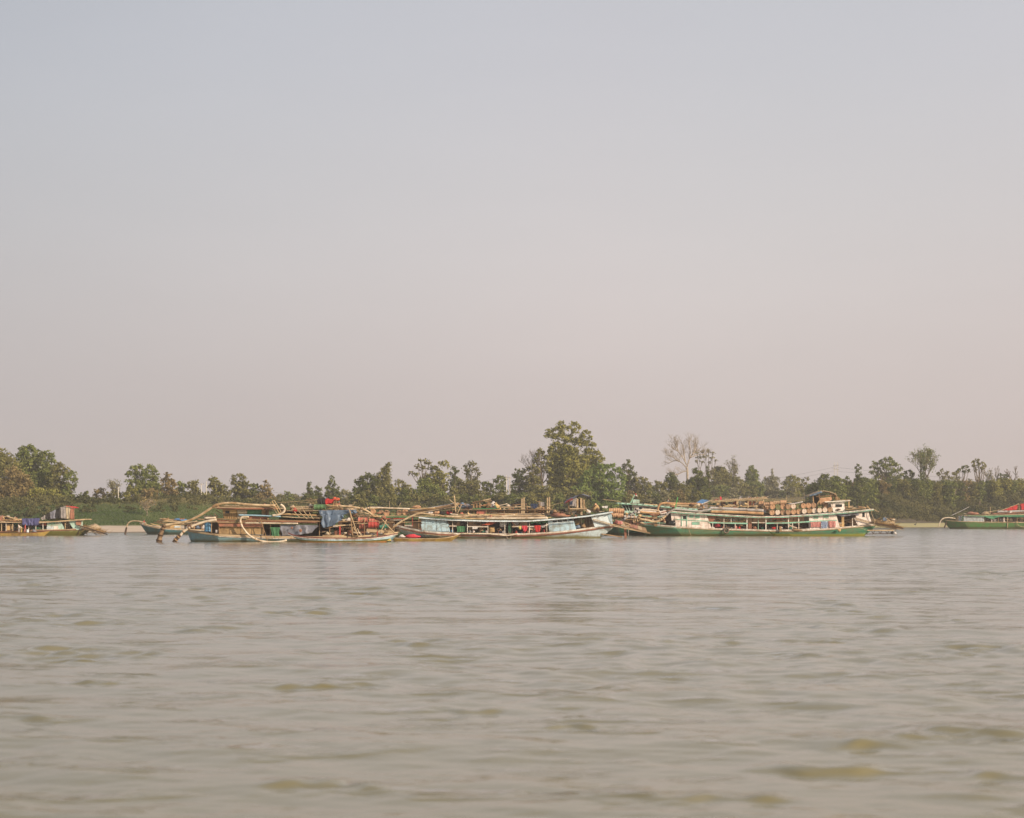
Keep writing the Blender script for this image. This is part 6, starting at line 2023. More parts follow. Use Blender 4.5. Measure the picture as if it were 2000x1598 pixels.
# roof load of the blue houseboat
RL = 'on the blue houseboat roof'
for i, (a, c, r_) in enumerate((((886, 1012.5), (1070, 1013.4), 1.5), ((920, 1010.2), (1068, 1010), 1.4), ((905, 1006.8), (1064, 1007), 1.4), ((950, 1012), (1076, 1011.4), 1.6), ((890, 1004.6), (1010, 1004.4), 1.2), ((960, 1004), (1072, 1003.6), 1.5), ((1040, 1006), (1075, 1006.4), 2.2), ((948, 1008.4), (1060, 1008.6), 1.2))):
    stick(a, c, YF + .3 + i * .45, r_, (P['bamboo'], P['bamb2'], P['tan'], P['pipe'])[i % 4], 'long horizontal bamboo', RL, 'bamboo poles on the houseboat roof', a[1], 'from the top')
pipe([(950, 1012.3), (1000, 1012.6), (1070, 1011.8)], YF + .05, 1.6, P['pvc'], 'white_pipe', 'white pipe along the front edge of the houseboat roof')
heap(1075, 1001.5, 1117, 1011.5, YF + .4, P['brick'], 'roof_cover', 'rust-red canvas hump on the roof above the window cabin', 'canvas', seed=81, depth=3)
heap(1080, 997.5, 1104, 1003.5, YF + 1.6, P['ply'], 'sack_pile', 'tan hump behind the rust-red canvas on the roof', 'pile', seed=82, depth=2)
crate(1093, 995, 1104, 1000, YF + 2.4, P['dwood'], 'dark flat case', 'behind the rust-red canvas')
crate(1104, 994.5, 1112, 999, YF + 2.4, P['rust'], 'reddish flat case', 'behind the rust-red canvas')
heap(1073, 998, 1081, 1004, YF + .6, P['kcloth'], 'dark_bundle', 'small dark bundle at the left end of the rust-red canvas', 'bundle', seed=83)
heap(1120, 1006, 1128, 1011, YF + .3, P['rust'], 'red_bundle', 'small red bundle beside the shelter post on the roof', 'bundle', seed=84)
# roof shelter
sh = empty('roof_shelter', W(1128, 1006, YF + 1.5), 'ragged cloth-roofed shelter on posts on the blue houseboat roof', 'shelter')
for a, c, dy, w in (((1110, 979), (1112, 1003), .8, .16), ((1111, 976), (1118, 1007), 3, .14), ((1128, 974), (1128, 996), .8, .22), ((1135, 973), (1136, 1006), .8, .26), ((1140, 974), (1142, 1006), 3, .2), ((1138, 976), (1146, 1000), .9, .1)):
    MB().bar(W(*a, YF + dy), W(*c, YF + dy), w, w, Vector((1, 0, 0))).build('post', P['wood'] if w < .2 else P['tan'], sh)
for y in (994, 997):
    MB().bar(W(1112, y, YF + .9), W(1146, y - .5, YF + .9), .14, 1.6 if y == 994 else .1).build('platform', P['tan'], sh)
m = MB(); m.smooth = True
pr = [(1103, 982.5), (1108, 977), (1116, 973.5), (1124, 970.5), (1132, 967.5), (1140, 966.5), (1148, 968.5), (1154, 970.5)]
vs, fs = [], []
for j in range(9):
    for i, (x, y) in enumerate(pr):
        p = W(x, y + .9 * math.sin(j * 1.9 + i), YF + .4)
        vs.append(Vector((p.x, YF + .4 + 3 * j / 8, p.z + .12 * math.sin(j * 1.3 + i * 2))))
for j in range(8):
    for i in range(len(pr) - 1):
        a = j * len(pr) + i
        fs.append((a, a + 1, a + 1 + len(pr), a + len(pr)))
k = len(vs); vs += [v - Vector((0, 0, .05)) for v in vs]; fs += [tuple(i + k for i in f[::-1]) for f in fs]
m.add(vs, fs)
m.build('canopy', P['greytarp'], sh)
cloth([(1103, 981), (1110, 976), (1119, 972.5)], [(1103, 984), (1111, 980), (1119, 976.5)], YF + .3, P['maroon'], 'roof_cloth', parent=sh, folds=3)
cloth([(1112, 978), (1126, 972)], [(1113, 988), (1125, 990)], YF + .6, P['gcloth'], 'hanging_cloth', parent=sh, folds=5)
cloth([(1146, 969), (1154, 971)], [(1147, 976), (1150, 974), (1154, 979)], YF + .4, P['kcloth'], 'tattered_edge', parent=sh, folds=4)
cloth([(1126, 974), (1136, 973)], [(1127, 993), (1135, 993)], YF + 3.4, P['dwood'], 'back_screen', parent=sh, folds=2)
cloth([(1113, 980), (1119, 978)], [(1114, 986), (1118, 985.5)], YF + .5, P['bcloth'], 'striped_cloth', 'dark striped cloth hanging at the left of the ragged shelter', folds=2)
for i, (x, y, c) in enumerate(((1122, 1003, P['gcloth']), (1131, 1004, P['wood']), (1141, 1004, P['gdrum']), (1149, 1003, P['wcloth']))):
    sack(x, y, YF + 1.2, .7, .5, c, 'bundle', 'beneath the ragged shelter', seed=90 + i)
heap(1155, 987, 1172, 1002, YF + 1.8, P['ply'], 'sack_pile', 'tall tan sack pile right of the ragged shelter', 'pile', seed=95, depth=1.6)
heap(1160, 984, 1168, 991, YF + 2, P['rdrum2'], 'sack', 'orange-tan sack topping the tall pile', 'sack', seed=96, depth=1)
heap(1170, 990, 1190, 1001, YF + 2.0, P['olivebox'], 'net_heap', 'dark green net heap between sacks and drums', 'net', seed=97, depth=1.8)
cloth([(1175, 989), (1188, 988)], [(1177, 992), (1186, 993)], YF + 1.9, P['wcloth'], 'white_rag', 'white rag thrown on the dark green net heap', folds=3)
for i, (x, y) in enumerate(((1196, 997.5), (1205, 997), (1213, 998))):
    drum(x, y, YF + 3.6, 5, 'x', .85, P['rdrum2'], P['rdrum2'], 'orange-rust drum lying sideways', 'at the right end of the houseboat roof', 'drums at the houseboat stern')
rope([(1100, 981), (1085, 985), (1072, 989)], YF + 1, 'rope from the ragged shelter to the twin posts')

# ------------------------------------------------------------------ E: long barge behind, with the drum row and roof huts
YE = 256.0
b = Boat('drum_barge', 'long barge with red and green trim behind the blue houseboat, drums on its roof', YE, 5,
         [(640, 1034), (700, 1038), (800, 1040), (1000, 1040), (1090, 1036)], (655, 1080), [P['dgreen']], [(.5, 0), (1, 0)], taper=.15)
b.wall([(660, 1014), (1080, 1016), (1080, 1039), (660, 1039)], 1.2, .1, P['inner'], name='deckhouse_wall', holes=[(700, 1018, 716, 1026), (745, 1018, 760, 1028), (790, 1018, 806, 1028)])
b.slab([(690, 1006), (760, 1007), (820, 1007.5), (1085, 1004.5)], 1.6, 0, 5, P['tan'], 'roof')
b.beam_([(735, 1010.6), (765, 1009.6), (800, 1009)], 2.6, -.1, P['grdrum'], 'roof_fascia', .1, label='green fascia beam')
b.beam_([(742, 1013.6), (790, 1012.8)], 1.2, -.12, P['red'], 'trim_batten', .1, label='red trim under the green fascia')
b.beam_([(745, 1016.4), (785, 1015.6)], 1.2, -.12, P['whitet'], 'trim_batten', .1)
b.beam_([(785, 1021), (825, 1018)], 1.2, -.1, P['wood'], 'trim_batten', .1)
b.post(805.5, 1009, 1027, .2, 1.4, P['rddrum'])
for x in (752, 770, 790, 818):
    b.post(x, 1012, 1036, .2, 1.2, P['wood'])
for i, (x, y, r_) in enumerate(((728.5, 999.5, 5), (744, 1001, 4.6), (755, 1002.4, 5.7), (768, 1002.4, 5.3), (779.5, 1001.4, 5.3), (791, 1000.4, 5.8))):
    q = DRUMMATS[(1, 0, 1, 3, 0, 1)[i]]
    drum(x, y, YE + .3 + (.8 if i < 2 else 0), r_, 'y', .95, q[1], q[2], 'round-ended rusty drum', 'of the row above the green fascia', 'row of drums above the green fascia')
pipe([(720, 994.5), (750, 993), (800, 993.8), (850, 992.4)], YE - .3, 1.1, P['bamboo'], 'roof_pole', 'long thin pale pole over the drum row', 'pole')
for i, (a, c, r_) in enumerate((((797, 1001), (897, 984), 2.4), ((800, 998), (895, 983), 1.6), ((806, 1003.5), (892, 989), 1.8), ((800, 1004), (930, 1000), 1.5), ((808, 1007), (890, 995), 1.2))):
    stick(a, c, YE + .2 + i * .5, r_, (P['wood'], P['pipeg'], P['tan'], P['bamboo'], P['wood'])[i], 'heavy sloping log', 'rising right of the drum row', 'sloping logs right of the drum row', a[1], 'from the top', name='log', cat='log')
heap(804, 987.5, 822, 993, YE + 2.5, P['rdrum2'], 'brick_red_bundle', 'rust-red bundle on top of the sloping logs', 'bundle', seed=101, depth=1.2)
sticks = [((887, 968), (890, 1001), 1.4), ((877, 975), (892, 987), .9), ((901, 986), (893, 1003), .9), ((889, 981), (898, 993), .8)]
for a, c, r_ in sticks:
    stick(a, c, YE - .2, r_, P['tan'], 'crossed mast pole', 'at the upper end of the sloping logs', 'crossed poles above the blue cabin')
stick((760.5, 979), (760.6, 994), YE + 2, .4, P['tan'], 'thin upright rod', 'behind the drum row', cat='rod', name='rod')
stick((783, 982), (776, 994), YE + 2, .4, P['tan'], 'thin leaning rod', 'behind the drum row', cat='rod', name='rod')
for i, (x0, y0, x1, y1, mm, nm) in enumerate(((832, 999, 846, 1005, P['wcloth'], 'white'), (846, 998, 859, 1005, P['rdrum2'], 'orange'), (858, 999, 870, 1006, P['kcloth'], 'black'), (870, 998.5, 884, 1006, P['red'], 'red'), (884, 998, 896, 1006, P['dwood'], 'dark brown'), (896, 1001, 906, 1006, P['pkdrum'], 'faded pink'), (908, 1002, 920, 1006, P['gcloth'], 'grey'))):
    heap(x0, y0, x1, y1, YE + .4, mm, 'roof_bundle', f'{nm} bundle in the line of bundles above the blue cabin roof', 'bundle', 'bundles above the blue cabin roof', seed=110 + i)
# open hut
hu = empty('roof_hut', W(940, 1004, YE + 2), 'small open hut with a crooked bark roof above the houseboat', 'hut')
for a, c in (((925, 981), (926, 1003)), ((931, 981), (932, 1003)), ((937, 981), (938, 1003)), ((955, 981), (956, 1003)), ((960, 984), (949, 1000))):
    MB().bar(W(*a, YE + .8), W(*c, YE + .8), .16, .16, Vector((1, 0, 0))).build('post', P['wood'], hu)
for a in (928, 956):
    MB().bar(W(a, 981, YE + 3), W(a, 1003, YE + 3), .16, .16, Vector((1, 0, 0))).build('post', P['wood'], hu)
for i, (a, c) in enumerate((((922, 981.5), (944, 977.5)), ((926, 982.5), (952, 976)), ((934, 981), (960, 978)), ((940, 978), (958, 974.5)))):
    MB().bar(W(*a, YE + .6 + i * .6), W(*c, YE + .8 + i * .6), .1, .7).build('bark_sheet', P['tan'] if i % 2 else P['wood'], hu)
MB().bar(W(923, 994, YE + .7), W(976, 993, YE + .7), .14, .1).build('rail', P['gtarp'], hu)
crate(931, 997, 948, 1004, YE + .5, P['pkdrum'], 'faded red chest', 'under the crooked bark hut', .9, 'chest', 'chest')
for i, (x, y, w_, h_, mm, d) in enumerate(((962, 990, .8, .9, P['wcloth'], 'white'), (970, 996, 1.2, 1.0, P['plyl'], 'tan'), (903, 990, 1.0, .7, P['bluetarp'], 'grey-blue'), (914, 991, 1.2, .6, P['greytarp'], 'violet-grey'), (945, 990, .8, .7, P['gtarp'], 'green'), (1012, 1003, 1.0, .8, P['rdrum'], 'rust-brown'), (1050, 1002, 1.0, .6, P['wood'], 'brown'))):
    sack(x, y + 3, YE + 1.4 + i * .2, w_, h_, mm, f'{d} bulging sack', 'among the roof huts above the houseboat', seed=120 + i)
person(967, 995, YE + 1.2, 1.55, 'sit', P['gtarp'], P['bcloth'], 'person in green sitting right of the bark hut roof', face=1)
for i, (x0, x1, y0) in enumerate(((1018, 1021, 974), (1022, 1025, 972), (1068, 1070.6, 972), (1072, 1074.5, 971))):
    o = MB().bar(W((x0 + x1) / 2, y0, YE + .5), W((x0 + x1) / 2, 1003, YE + .5), (x1 - x0) * .07, .2, Vector((1, 0, 0))).build('thick_post', P['tan'])
    reg(o, 'thick upright timber', 'standing above the houseboat roof', 'post', 'thick upright timbers on the roof', x0)
for i, (a, c) in enumerate((((975, 990.5), (1018, 990)), ((985, 998), (1070, 996)), ((1025, 989.5), (1068, 991)), ((1045, 1002), (1074, 990)), ((898, 996), (1000, 998)), ((960, 1000.5), (1050, 1000)))):
    stick(a, c, YE + .3 + i * .2, .95, P['bamboo'] if i % 2 else P['tan'], 'slim rail pole', 'between the huts and thick timbers', 'rail poles on the roof', a[0])
cloth([(990, 986), (1017, 979)], [(990, 990), (1017, 990)], YE + 2.2, P['kcloth'], 'grey_tarp', 'dark grey tarpaulin slope left of the first thick timber', 'tarpaulin', folds=3)
cloth([(1036, 984), (1050, 984)], [(1037, 991), (1044, 994), (1050, 992)], YE + .6, P['bcloth'], 'blue_trousers', 'dark blue trousers drying between the thick timbers', 'laundry', folds=3)
cloth([(1052, 980), (1064, 981)], [(1053, 988), (1063, 989)], YE + .7, P['gcloth'], 'grey_shirt', 'pale grey shirt drying left of the last thick timbers', 'laundry', folds=3)
for a, c in (((1029, 988), (1030, 1001)), ((1054, 978), (1055, 1000)), ((1048, 979), (1055, 979)), ((1060, 990), (1061, 1000))):
    stick(a, c, YE + .5, .8, P['wood'], 'short upright peg', 'between the thick timbers', 'pegs between the thick timbers', name='peg', cat='peg')
for i, x in enumerate((985, 997, 1007, 1030, 1042, 1058)):
    sack(x, 1003.6, YE + 1.3, .9, .6 + .2 * (i % 2), (P['sack'], P['wood'], P['gcloth'], P['dwood'], P['sack'], P['rust'])[i], 'low bundle', 'at the foot of the rail poles', seed=140 + i)
b.slab([(880, 995.5), (1080, 994.5)], 1, .2, 4.8, P['wood'], 'upper_roof')
for x in (884, 915, 950, 985, 1015, 1045, 1078):
    b.post(x, 995, 1006, .3, 1, P['wood'])

# ------------------------------------------------------------------ G: long green and white boat
YG = 277.0
b = Boat('green_white_boat', 'long green-hulled boat with white cabins and drums stacked on its roof', YG, 5.5,
         [(1243, 1020), (1256, 1023), (1275, 1025), (1300, 1027.5), (1330, 1030), (1400, 1033.6), (1500, 1036.5), (1560, 1036.4), (1620, 1033.5), (1660, 1029.6), (1716, 1024.5)],
         (1266, 1690), [P['green'], P['lgreen']], [(.2, 0), (.38, 0), (.55, 0), (.72, 0), (.87, 0), (1, 0)], taper=.16, stern_w=.6, lap=.03)
b.rail('gunwale', P['whitet'], -1.8, .7, .12)
b.rail('brown_stripe', P['tan'], .8, 2.0, .09, 1290, 1716)
b.rail('mint_strake', P['mint'], 1.0, 3.0, .06, 1250, 1330)
RG = [(1308, 997.6), (1330, 1000), (1400, 1004.4), (1480, 1008.6), (1530, 1008), (1600, 1003.6), (1660, 999), (1706, 994)]
b.slab(RG, 2.4, -.15, 5.6, P['mintw'], 'roof')
b.beam_([(x, y + .5) for x, y in RG], 1.2, -.2, P['white'], 'roof_edge', .05)
b.beam_([(x, y + 2.6) for x, y in RG], 1.3, -.18, P['mint'], 'roof_fascia', .05)
b.rafters(RG, -.12, P['rust'], 11, 2.6, 1.3, 1.5)
b.cabin([(1317, 1001.5), (1380, 1006.5), (1384, 1016), (1389, 1033.5), (1320, 1030)], P['pinkw'], dy=.35, depth=4.8, holes=[(1334, 1008, 1340, 1014)], frame=P['mint'])
for x0, y0, x1, y1 in ((1347, 1006.6, 1354, 1011), (1358.5, 1007.6, 1366, 1012), (1352, 1020, 1366, 1024.4)):
    b.window(x0, y0, x1, y1, .31, P['mint'], shutter=P['mint'])
for x in (1331.5, 1341.5):
    b.post(x, 1003.5 if x < 1335 else 1004.5, 1029, .3, 1.3, P['mint'], name='door_frame')
b.beam_([(1317, 1014), (1350, 1016.4), (1384, 1018)], 1.5, .3, P['mint'], 'trim_band', .05)
b.beam_([(1332, 1015.5), (1341, 1016)], 1.2, .28, P['mint'], 'trim_band', .05)
# bow opening
b.wall([(1299, 1003), (1317, 1002), (1320, 1029), (1303, 1027)], 2.5, .1, P['inner'], name='bow_screen')
b.wall([(1310, 1003), (1317, 1002), (1318, 1016), (1312, 1017)], .4, .1, P['pinkw'], name='bow_wall')
MB().ell(W(1313.5, 1022, YG + .6), (.55, .5, .35)).build('dark_opening', P['dark'], b.root)  # solid near-black lump, its colour stands for the shade inside the curved opening
b.beam_([(1384, 1020.4), (1420, 1021.8), (1460, 1022.6)], 2.6, .3, P['mint'])
b.beam_([(1496, 1022.2), (1540, 1021.4), (1580, 1019)], 2.4, .3, P['mint'])
b.beam_([(1468, 1020.8), (1496, 1021)], 1.6, .4, P['whitet'])
b.beam_([(1388, 1034.4), (1500, 1036.6), (1582, 1033.6)], 2.4, .3, P['whitet'], 'coaming', .1)
for x, y0, y1, w, mm in ((1392, 1021, 1034, 1.3, 'whitet'), (1414, 1013, 1035, 1.5, 'whitet'), (1436, 1022, 1035, 1.5, 'whitet'), (1459, 1009, 1036, 1.7, 'white'), (1496, 1010, 1037, 1.7, 'white'), (1518, 1021, 1036, 1.5, 'whitet'), (1540, 1009, 1035, 1.7, 'white'), (1548, 1022, 1035, 1.5, 'whitet'), (1560, 1008, 1034, 1.8, 'white'), (1428, 1012, 1021, 1.2, 'whitet'), (1481, 1012, 1036, 1.2, 'mint')):
    b.post(x, y0, y1, .34, w, P[mm])
b.post(1464.5, 1021, 1036, .8, 6.5, P['rust'], name='panel_post')
b.beam_([(1384, 1010.5), (1450, 1014)], 2, 4.6, P['mint'], 'far_railing')
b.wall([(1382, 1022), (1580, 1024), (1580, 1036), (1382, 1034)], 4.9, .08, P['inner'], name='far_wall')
b.wall([(1382, 1006), (1400, 1008), (1392, 1020), (1384, 1018)], .38, .05, P['rust'], name='corner_brace')
b.far_posts((1400, 1430, 1470, 1510, 1550), 1008, 1030, P['dwood'])
b.cabin([(1580, 1007.5), (1632, 1004.2), (1640, 1031), (1582, 1034)], P['pinkw'], dy=.35, depth=4.8)
for x0, y0, x1, y1 in ((1589, 1009, 1598, 1012.6), (1609, 1007.8, 1618, 1011.4)):
    b.window(x0, y0, x1, y1, .31, P['mint'], shutter=P['mint'])
b.beam_([(1579, 1018.6), (1634, 1016.4)], 2.2, .3, P['mint'], 'trim_band', .05)
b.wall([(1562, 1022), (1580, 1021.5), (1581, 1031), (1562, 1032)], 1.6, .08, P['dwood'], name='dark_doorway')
b.wall([(1634, 1004), (1672, 1001), (1678, 1027), (1640, 1031)], 4.6, .08, P['inner'], holes=[(1640, 1021, 1650, 1024)], name='far_wall')
b.post(1646, 1005, 1030, .6, 4.6, P['plyl'], name='door_post')
b.post(1665, 1012, 1028, .4, 1.3, P['white'])
b.beam_([(1636, 1021.6), (1645, 1021.4)], 1.2, .4, P['whitet'])
b.wall([(1670, 1003), (1696, 999.6), (1703, 1023), (1677, 1026)], .3, .08, P['pinkw'], holes=[(1684, 1001, 1689, 1010)], name='stern_wall')
b.window(1684, 1001, 1689, 1010, .3, P['white'])
b.wall([(1668, 1012), (1673, 1011), (1680, 1026), (1676, 1027)], .34, .05, P['pinkw'], name='stern_wall')
b.beam_([(1671, 1014), (1700, 1022), (1712, 1025)], 1.5, .1, P['tan'], 'stern_spar', .1)
b.beam_([(1673, 1011.5), (1705, 1021)], .9, .15, P['wood'], 'stern_spar', .1)
cloth([(1628, 1004.4), (1650, 1003), (1678, 1001.6)], [(1634, 1007), (1645, 1009), (1655, 1008), (1668, 1006), (1677, 1007)], YG + .2, P['greytarp'], 'rolled_tarp', 'grey tarpaulin bunched under the roof at the green boat stern', 'tarpaulin', folds=5, amp=.2)
tyre(1418.5, 1036.3, YG - .25, 6.2, 'big tyre fender hanging on the green and white boat')
# wheelhouse
b.cabin([(1622, 983.5), (1648, 981.5), (1650, 998), (1628, 1000)], P['pinkw'], dy=.9, depth=3.2, holes=[(1631.5, 985, 1644.5, 990.6)], frame=P['white'])
b.slab([(1612, 979.6), (1630, 978.6), (1662, 976.8)], 1.8, .4, 4.6, P['white'], 'wheelhouse_roof')
b.beam_([(1617, 983), (1650, 981)], 1, .7, P['white'], 'trim_band', .1)
b.slab([(1632, 976.6), (1662, 975.4)], .8, 1, 4.4, P['tan'], 'roof_board')
b.post(1658, 979, 992, .9, 2.2, P['plyl'])
# upper shelter on the green boat
sh = empty('thatched_shelter', W(1608, 992, YG + 2.5), 'peaked tarpaulin shelter on posts above the stacked drums', 'shelter')
for a, c, dy in (((1588, 967), (1589, 984), 1.2), ((1600, 966), (1602, 986), 1.2), ((1622, 962), (1622, 976), 1.2), ((1631, 963), (1637, 980), 1.4), ((1590, 967), (1590, 986), 4), ((1625, 963), (1625, 980), 4), ((1596, 985), (1602, 976), 1.0)):
    MB().bar(W(*a, YG + dy), W(*c, YG + dy), .17, .17, Vector((1, 0, 0))).build('post', P['wood'] if dy < 2 else P['dwood'], sh)
vs, fs = [], []
pr = [(1580, 968), (1588, 965.5), (1596, 962), (1603, 959.4), (1610, 958.2), (1618, 958.8), (1626, 960.6), (1632, 963.6), (1637, 968.5)]
for j in range(7):
    for i, (x, y) in enumerate(pr):
        p = W(x + (.8 * math.sin(j * 2.2)), y + .5 * math.sin(j * 1.7 + i * 1.3), YG)
        vs.append(Vector((p.x, YG + .8 + 3.6 * j / 6, p.z)))
for j in range(6):
    for i in range(len(pr) - 1):
        a = j * len(pr) + i
        fs.append((a, a + 1, a + 1 + len(pr), a + len(pr)))
k = len(vs); vs += [v - Vector((0, 0, .12)) for v in vs]; fs += [tuple(i + k for i in f[::-1]) for f in fs]
for i in range(len(pr) - 1):
    fs.append((i, i + k, i + 1 + k, i + 1))
MB().add(vs, fs).build('roof', P['thatch'], sh)
cloth([(1580, 967.6), (1592, 963.6), (1604, 959)], [(1582, 969.6), (1593, 967), (1606, 962)], YG + .6, P['bluetarp'], 'roof_tarp', parent=sh, folds=3)
m = MB(); m.prism(Boat.flat(b, [(1601, 973), (1624, 970.5), (1625, 976), (1609, 985), (1601, 986)], 1.1), YG + 1.1, YG + 1.16); m.build('ochre_screen', P['rdrum2'], sh)
m = MB(); m.prism(Boat.flat(b, [(1588, 970), (1602, 968), (1602, 986), (1588, 986)], 4.2), YG + 4.2, YG + 4.3); m.build('back_screen', P['inner'], sh)
MB().bar(W(1594, 970.4, YG + 1.1), W(1634, 966.6, YG + 1.1), .12, .1).build('rail', P['wood'], sh)
for i in range(7):
    stick((1627 + i * 2, 964 + i * 1.4), (1632 + i * 1.4, 976 + i), YG + 1.6 + i * .2, .6, P['wood'], 'thin bent stick', 'at the right of the peaked shelter', 'sticks beside the peaked shelter', name='stick', cat='stick')
# drums, two rows
up = [(1509, 990), (1519, 990), (1529.3, 990), (1539.6, 989.6), (1549.6, 989), (1559.6, 988.4), (1569.4, 988), (1579.4, 987.4), (1589.4, 987), (1601, 987.4), (1613, 987)]
lo = [(1508, 1001.4), (1519, 1000.8), (1529.4, 1001), (1539.6, 1000.6), (1550, 1000), (1560.4, 999.4), (1571, 998.6), (1581, 998), (1590.6, 997.4), (1601, 996.8), (1611.4, 996.2), (1621.6, 995.6)]
ku = [1, 3, 1, 0, 2, 3, 1, 1, 0, 3, 0]
kl = [1, 2, 0, 0, 1, 1, 2, 0, 2, 2, 2, 0]
for row, ks, nm, dy in ((up, ku, 'upper', .7), (lo, kl, 'lower', .4)):
    for i, ((x, y), k_) in enumerate(zip(row, ks)):
        q = DRUMMATS[k_]
        drum(x, y, YG + dy + (.5 if i > 8 and nm == 'upper' else 0) + .12 * ((i * 7) % 3), 5.05, 'y', .92, q[1], q[2], q[0], f'in the {nm} row of stacked drums', 'drums stacked in two rows on the green boat roof')
for i, (x, y) in enumerate(((1497, 985.4), (1510, 984), (1517, 982.6), (1530, 981.6), (1500, 990), (1496, 996))):
    drum(x, y, YG + 2.6, 4.6, 'x', .9, P['rdrum2'] if i % 2 else P['rdrum'], None, 'drum lying sideways', 'behind the left end of the two drum rows', 'sideways drums behind the drum rows')
drum(1487, 983.5, YG + 3.0, 5.4, 'y', .9, P['rdrum2'], P['rdrum2'], 'orange-brown drum', 'left of the drum rows under the slatted roof', key=0)
drum(1485, 993, YG + 3.0, 5.2, 'y', .9, P['rdrum'], P['rdrum'], 'orange-brown drum', 'left of the drum rows under the slatted roof', key=1)
stick((1540, 984.6), (1568, 980), YG + .8, 1.0, P['wcloth'], 'white leaning pipe end', 'on top of the upper drum row', cat='pipe', name='pipe')
stick((1508, 979.6), (1546, 981.4), YG + 1.6, .7, P['tan'], 'thin pale batten', 'behind the upper drum row', cat='batten', name='batten')
heap(1630, 993, 1644, 998.5, YG + .7, P['dwood'], 'dark_bundle', 'dark bundle at the foot of the green boat wheelhouse', 'bundle', seed=151)
for i, (a, c) in enumerate((((1649, 996), (1690, 991.6)), ((1652, 993.6), (1688, 990.6)), ((1655, 998), (1700, 994)), ((1660, 992), (1686, 993.6)))):
    stick(a, c, YG + .8 + i * .5, .9, P['tan'] if i % 2 else P['wood'], 'roof plank', 'right of the wheelhouse', 'planks right of the wheelhouse', a[1], 'from the top', name='plank', cat='plank')
# pipes on the roof
pipe([(1386, 992.4), (1430, 994.4), (1491, 997.4)], YG + .6, 2.9, P['pipeg'], 'fat_pipe', 'fat grey-white pipe on the green boat roof, above the tan one')
pipe([(1388, 999.4), (1440, 1000.6), (1491, 1003.2)], YG + .2, 2.8, P['pipeo'], 'fat_pipe', 'fat ochre pipe at the edge of the green boat roof')
pipe([(1440, 995.5), (1480, 997), (1496, 1000)], YG + 2, 2.6, P['pipeg'], 'fat_pipe', 'short grey pipe ending behind the drum rows')
pipe([(1293, 1014), (1300, 1007.6), (1308, 1000), (1316, 995.4), (1330, 995.6), (1360, 998.2), (1376, 997.4), (1388, 994.6)], YG - .2, 1.7, P['pipeg'], 'bent_pipe', 'grey bent pipe climbing onto the green boat roof from the bow', n=50, collars=(.08, .16), cm=P['wood'])
pipe([(1247, 1013.4), (1262, 1016), (1275, 1019), (1285, 1018.4), (1293, 1013.6), (1300, 1008)], YG - .4, 2.3, P['pipe'], 'bow_pipe', 'thick tan pipe sagging over the green bow', n=40, collars=(.75, .85), cm=P['tan'])
pipe([(1219, 1014), (1232, 1006), (1244, 998), (1250, 996)], YG + .2, 2.0, P['pipeg'], 'grey_pipe', 'dark-banded grey pipe slanting up behind the stern platform', collars=(.3, .5, .7), cm=P['black'])
pipe([(1249, 998), (1256, 995.4), (1270, 995.8), (1288, 998.4)], YG + .5, 1.8, P['pvc'], 'white_pipe', 'white pipe curving under the white wheelhouse')
pipe([(1279, 1014), (1284, 1002), (1286, 990), (1290, 984.6), (1298, 982.8), (1312, 983.6), (1340, 984.4), (1366, 985), (1375, 993)], YG + 2.4, 2.3, P['pipeo'], 'gooseneck_pipe', 'ochre gooseneck pipe rising beside the white wheelhouse and lying along the roof', n=60)
# deck contents of green boat
GD = 'on the open deck of the green boat'
cloth([(1500, 1010), (1520, 1010.6), (1540, 1009.6)], [(1502, 1012), (1512, 1014.6), (1530, 1014), (1539, 1012.4)], YG + .3, P['orange'], 'red_tarp', 'left red-orange tarpaulin roll under the green boat roof', 'tarpaulin', folds=5)
cloth([(1542, 1009), (1568, 1007)], [(1543, 1011), (1556, 1012), (1568, 1009)], YG + .3, P['orange'], 'red_tarp', 'right red-orange tarpaulin roll near the right cabin', 'tarpaulin', folds=5)
cloth([(1583, 1019.6), (1604, 1018.6)], [(1584, 1030), (1603, 1030)], YG + .2, P['floral'], 'pink_sheet', 'faded pink sheet hanging left on the right cabin wall', 'laundry', folds=4, group='laundry on the green boat')
cloth([(1604, 1018.6), (1617, 1018)], [(1604, 1033), (1610, 1033.6), (1616, 1031.4)], YG + .15, P['dotted'], 'patterned_sheet', 'blue and white patterned sheet on the right cabin wall', 'laundry', folds=4, group='laundry on the green boat')
cloth([(1618, 1018), (1632, 1017.4)], [(1619, 1031), (1632, 1030)], YG + .2, P['floral'], 'floral_sheet', 'flowered reddish sheet hanging right on the right cabin wall', 'laundry', folds=3, group='laundry on the green boat')
heap(1396, 1023.4, 1408, 1030.6, YG + .8, P['pink'], 'basket_heap', 'pink-purple clothes heap at the left railing of the green boat', 'cloth', seed=161)
rs = random.Random(19)
for i, x in enumerate((1392, 1412, 1422, 1431, 1444, 1452, 1474, 1489, 1503, 1511, 1526, 1534, 1545, 1554)):
    c, nm = ((P['wcloth'], 'white'), (P['rust'], 'brown'), (P['tldrum'], 'teal'), (P['gcloth'], 'grey'), (P['red'], 'red'))[i % 5]
    if i % 3 == 0: sack(x, 1034.6, YG + .9, .7, .45, c, f'{nm} sack', GD, seed=170 + i)
    elif i % 3 == 1: can(x, 1035, YG + .8, .5, .36, c, f'{nm} jerry can', GD)
    else: basin(x, 1034.8, YG + .8, .4, .22, c, f'{nm} basin', GD)
for i, x in enumerate((1394, 1403, 1420, 1434, 1443, 1452, 1505, 1515, 1525, 1533)):
    c, nm = ((P['wcloth'], 'white'), (P['gdrum'], 'green'), (P['plyl'], 'tan'))[i % 3]
    sack(x, 1018.8, YG + 1.0, .55, .32, c, f'small {nm} bundle', 'on the upper shelf of the green boat deck', seed=190 + i)
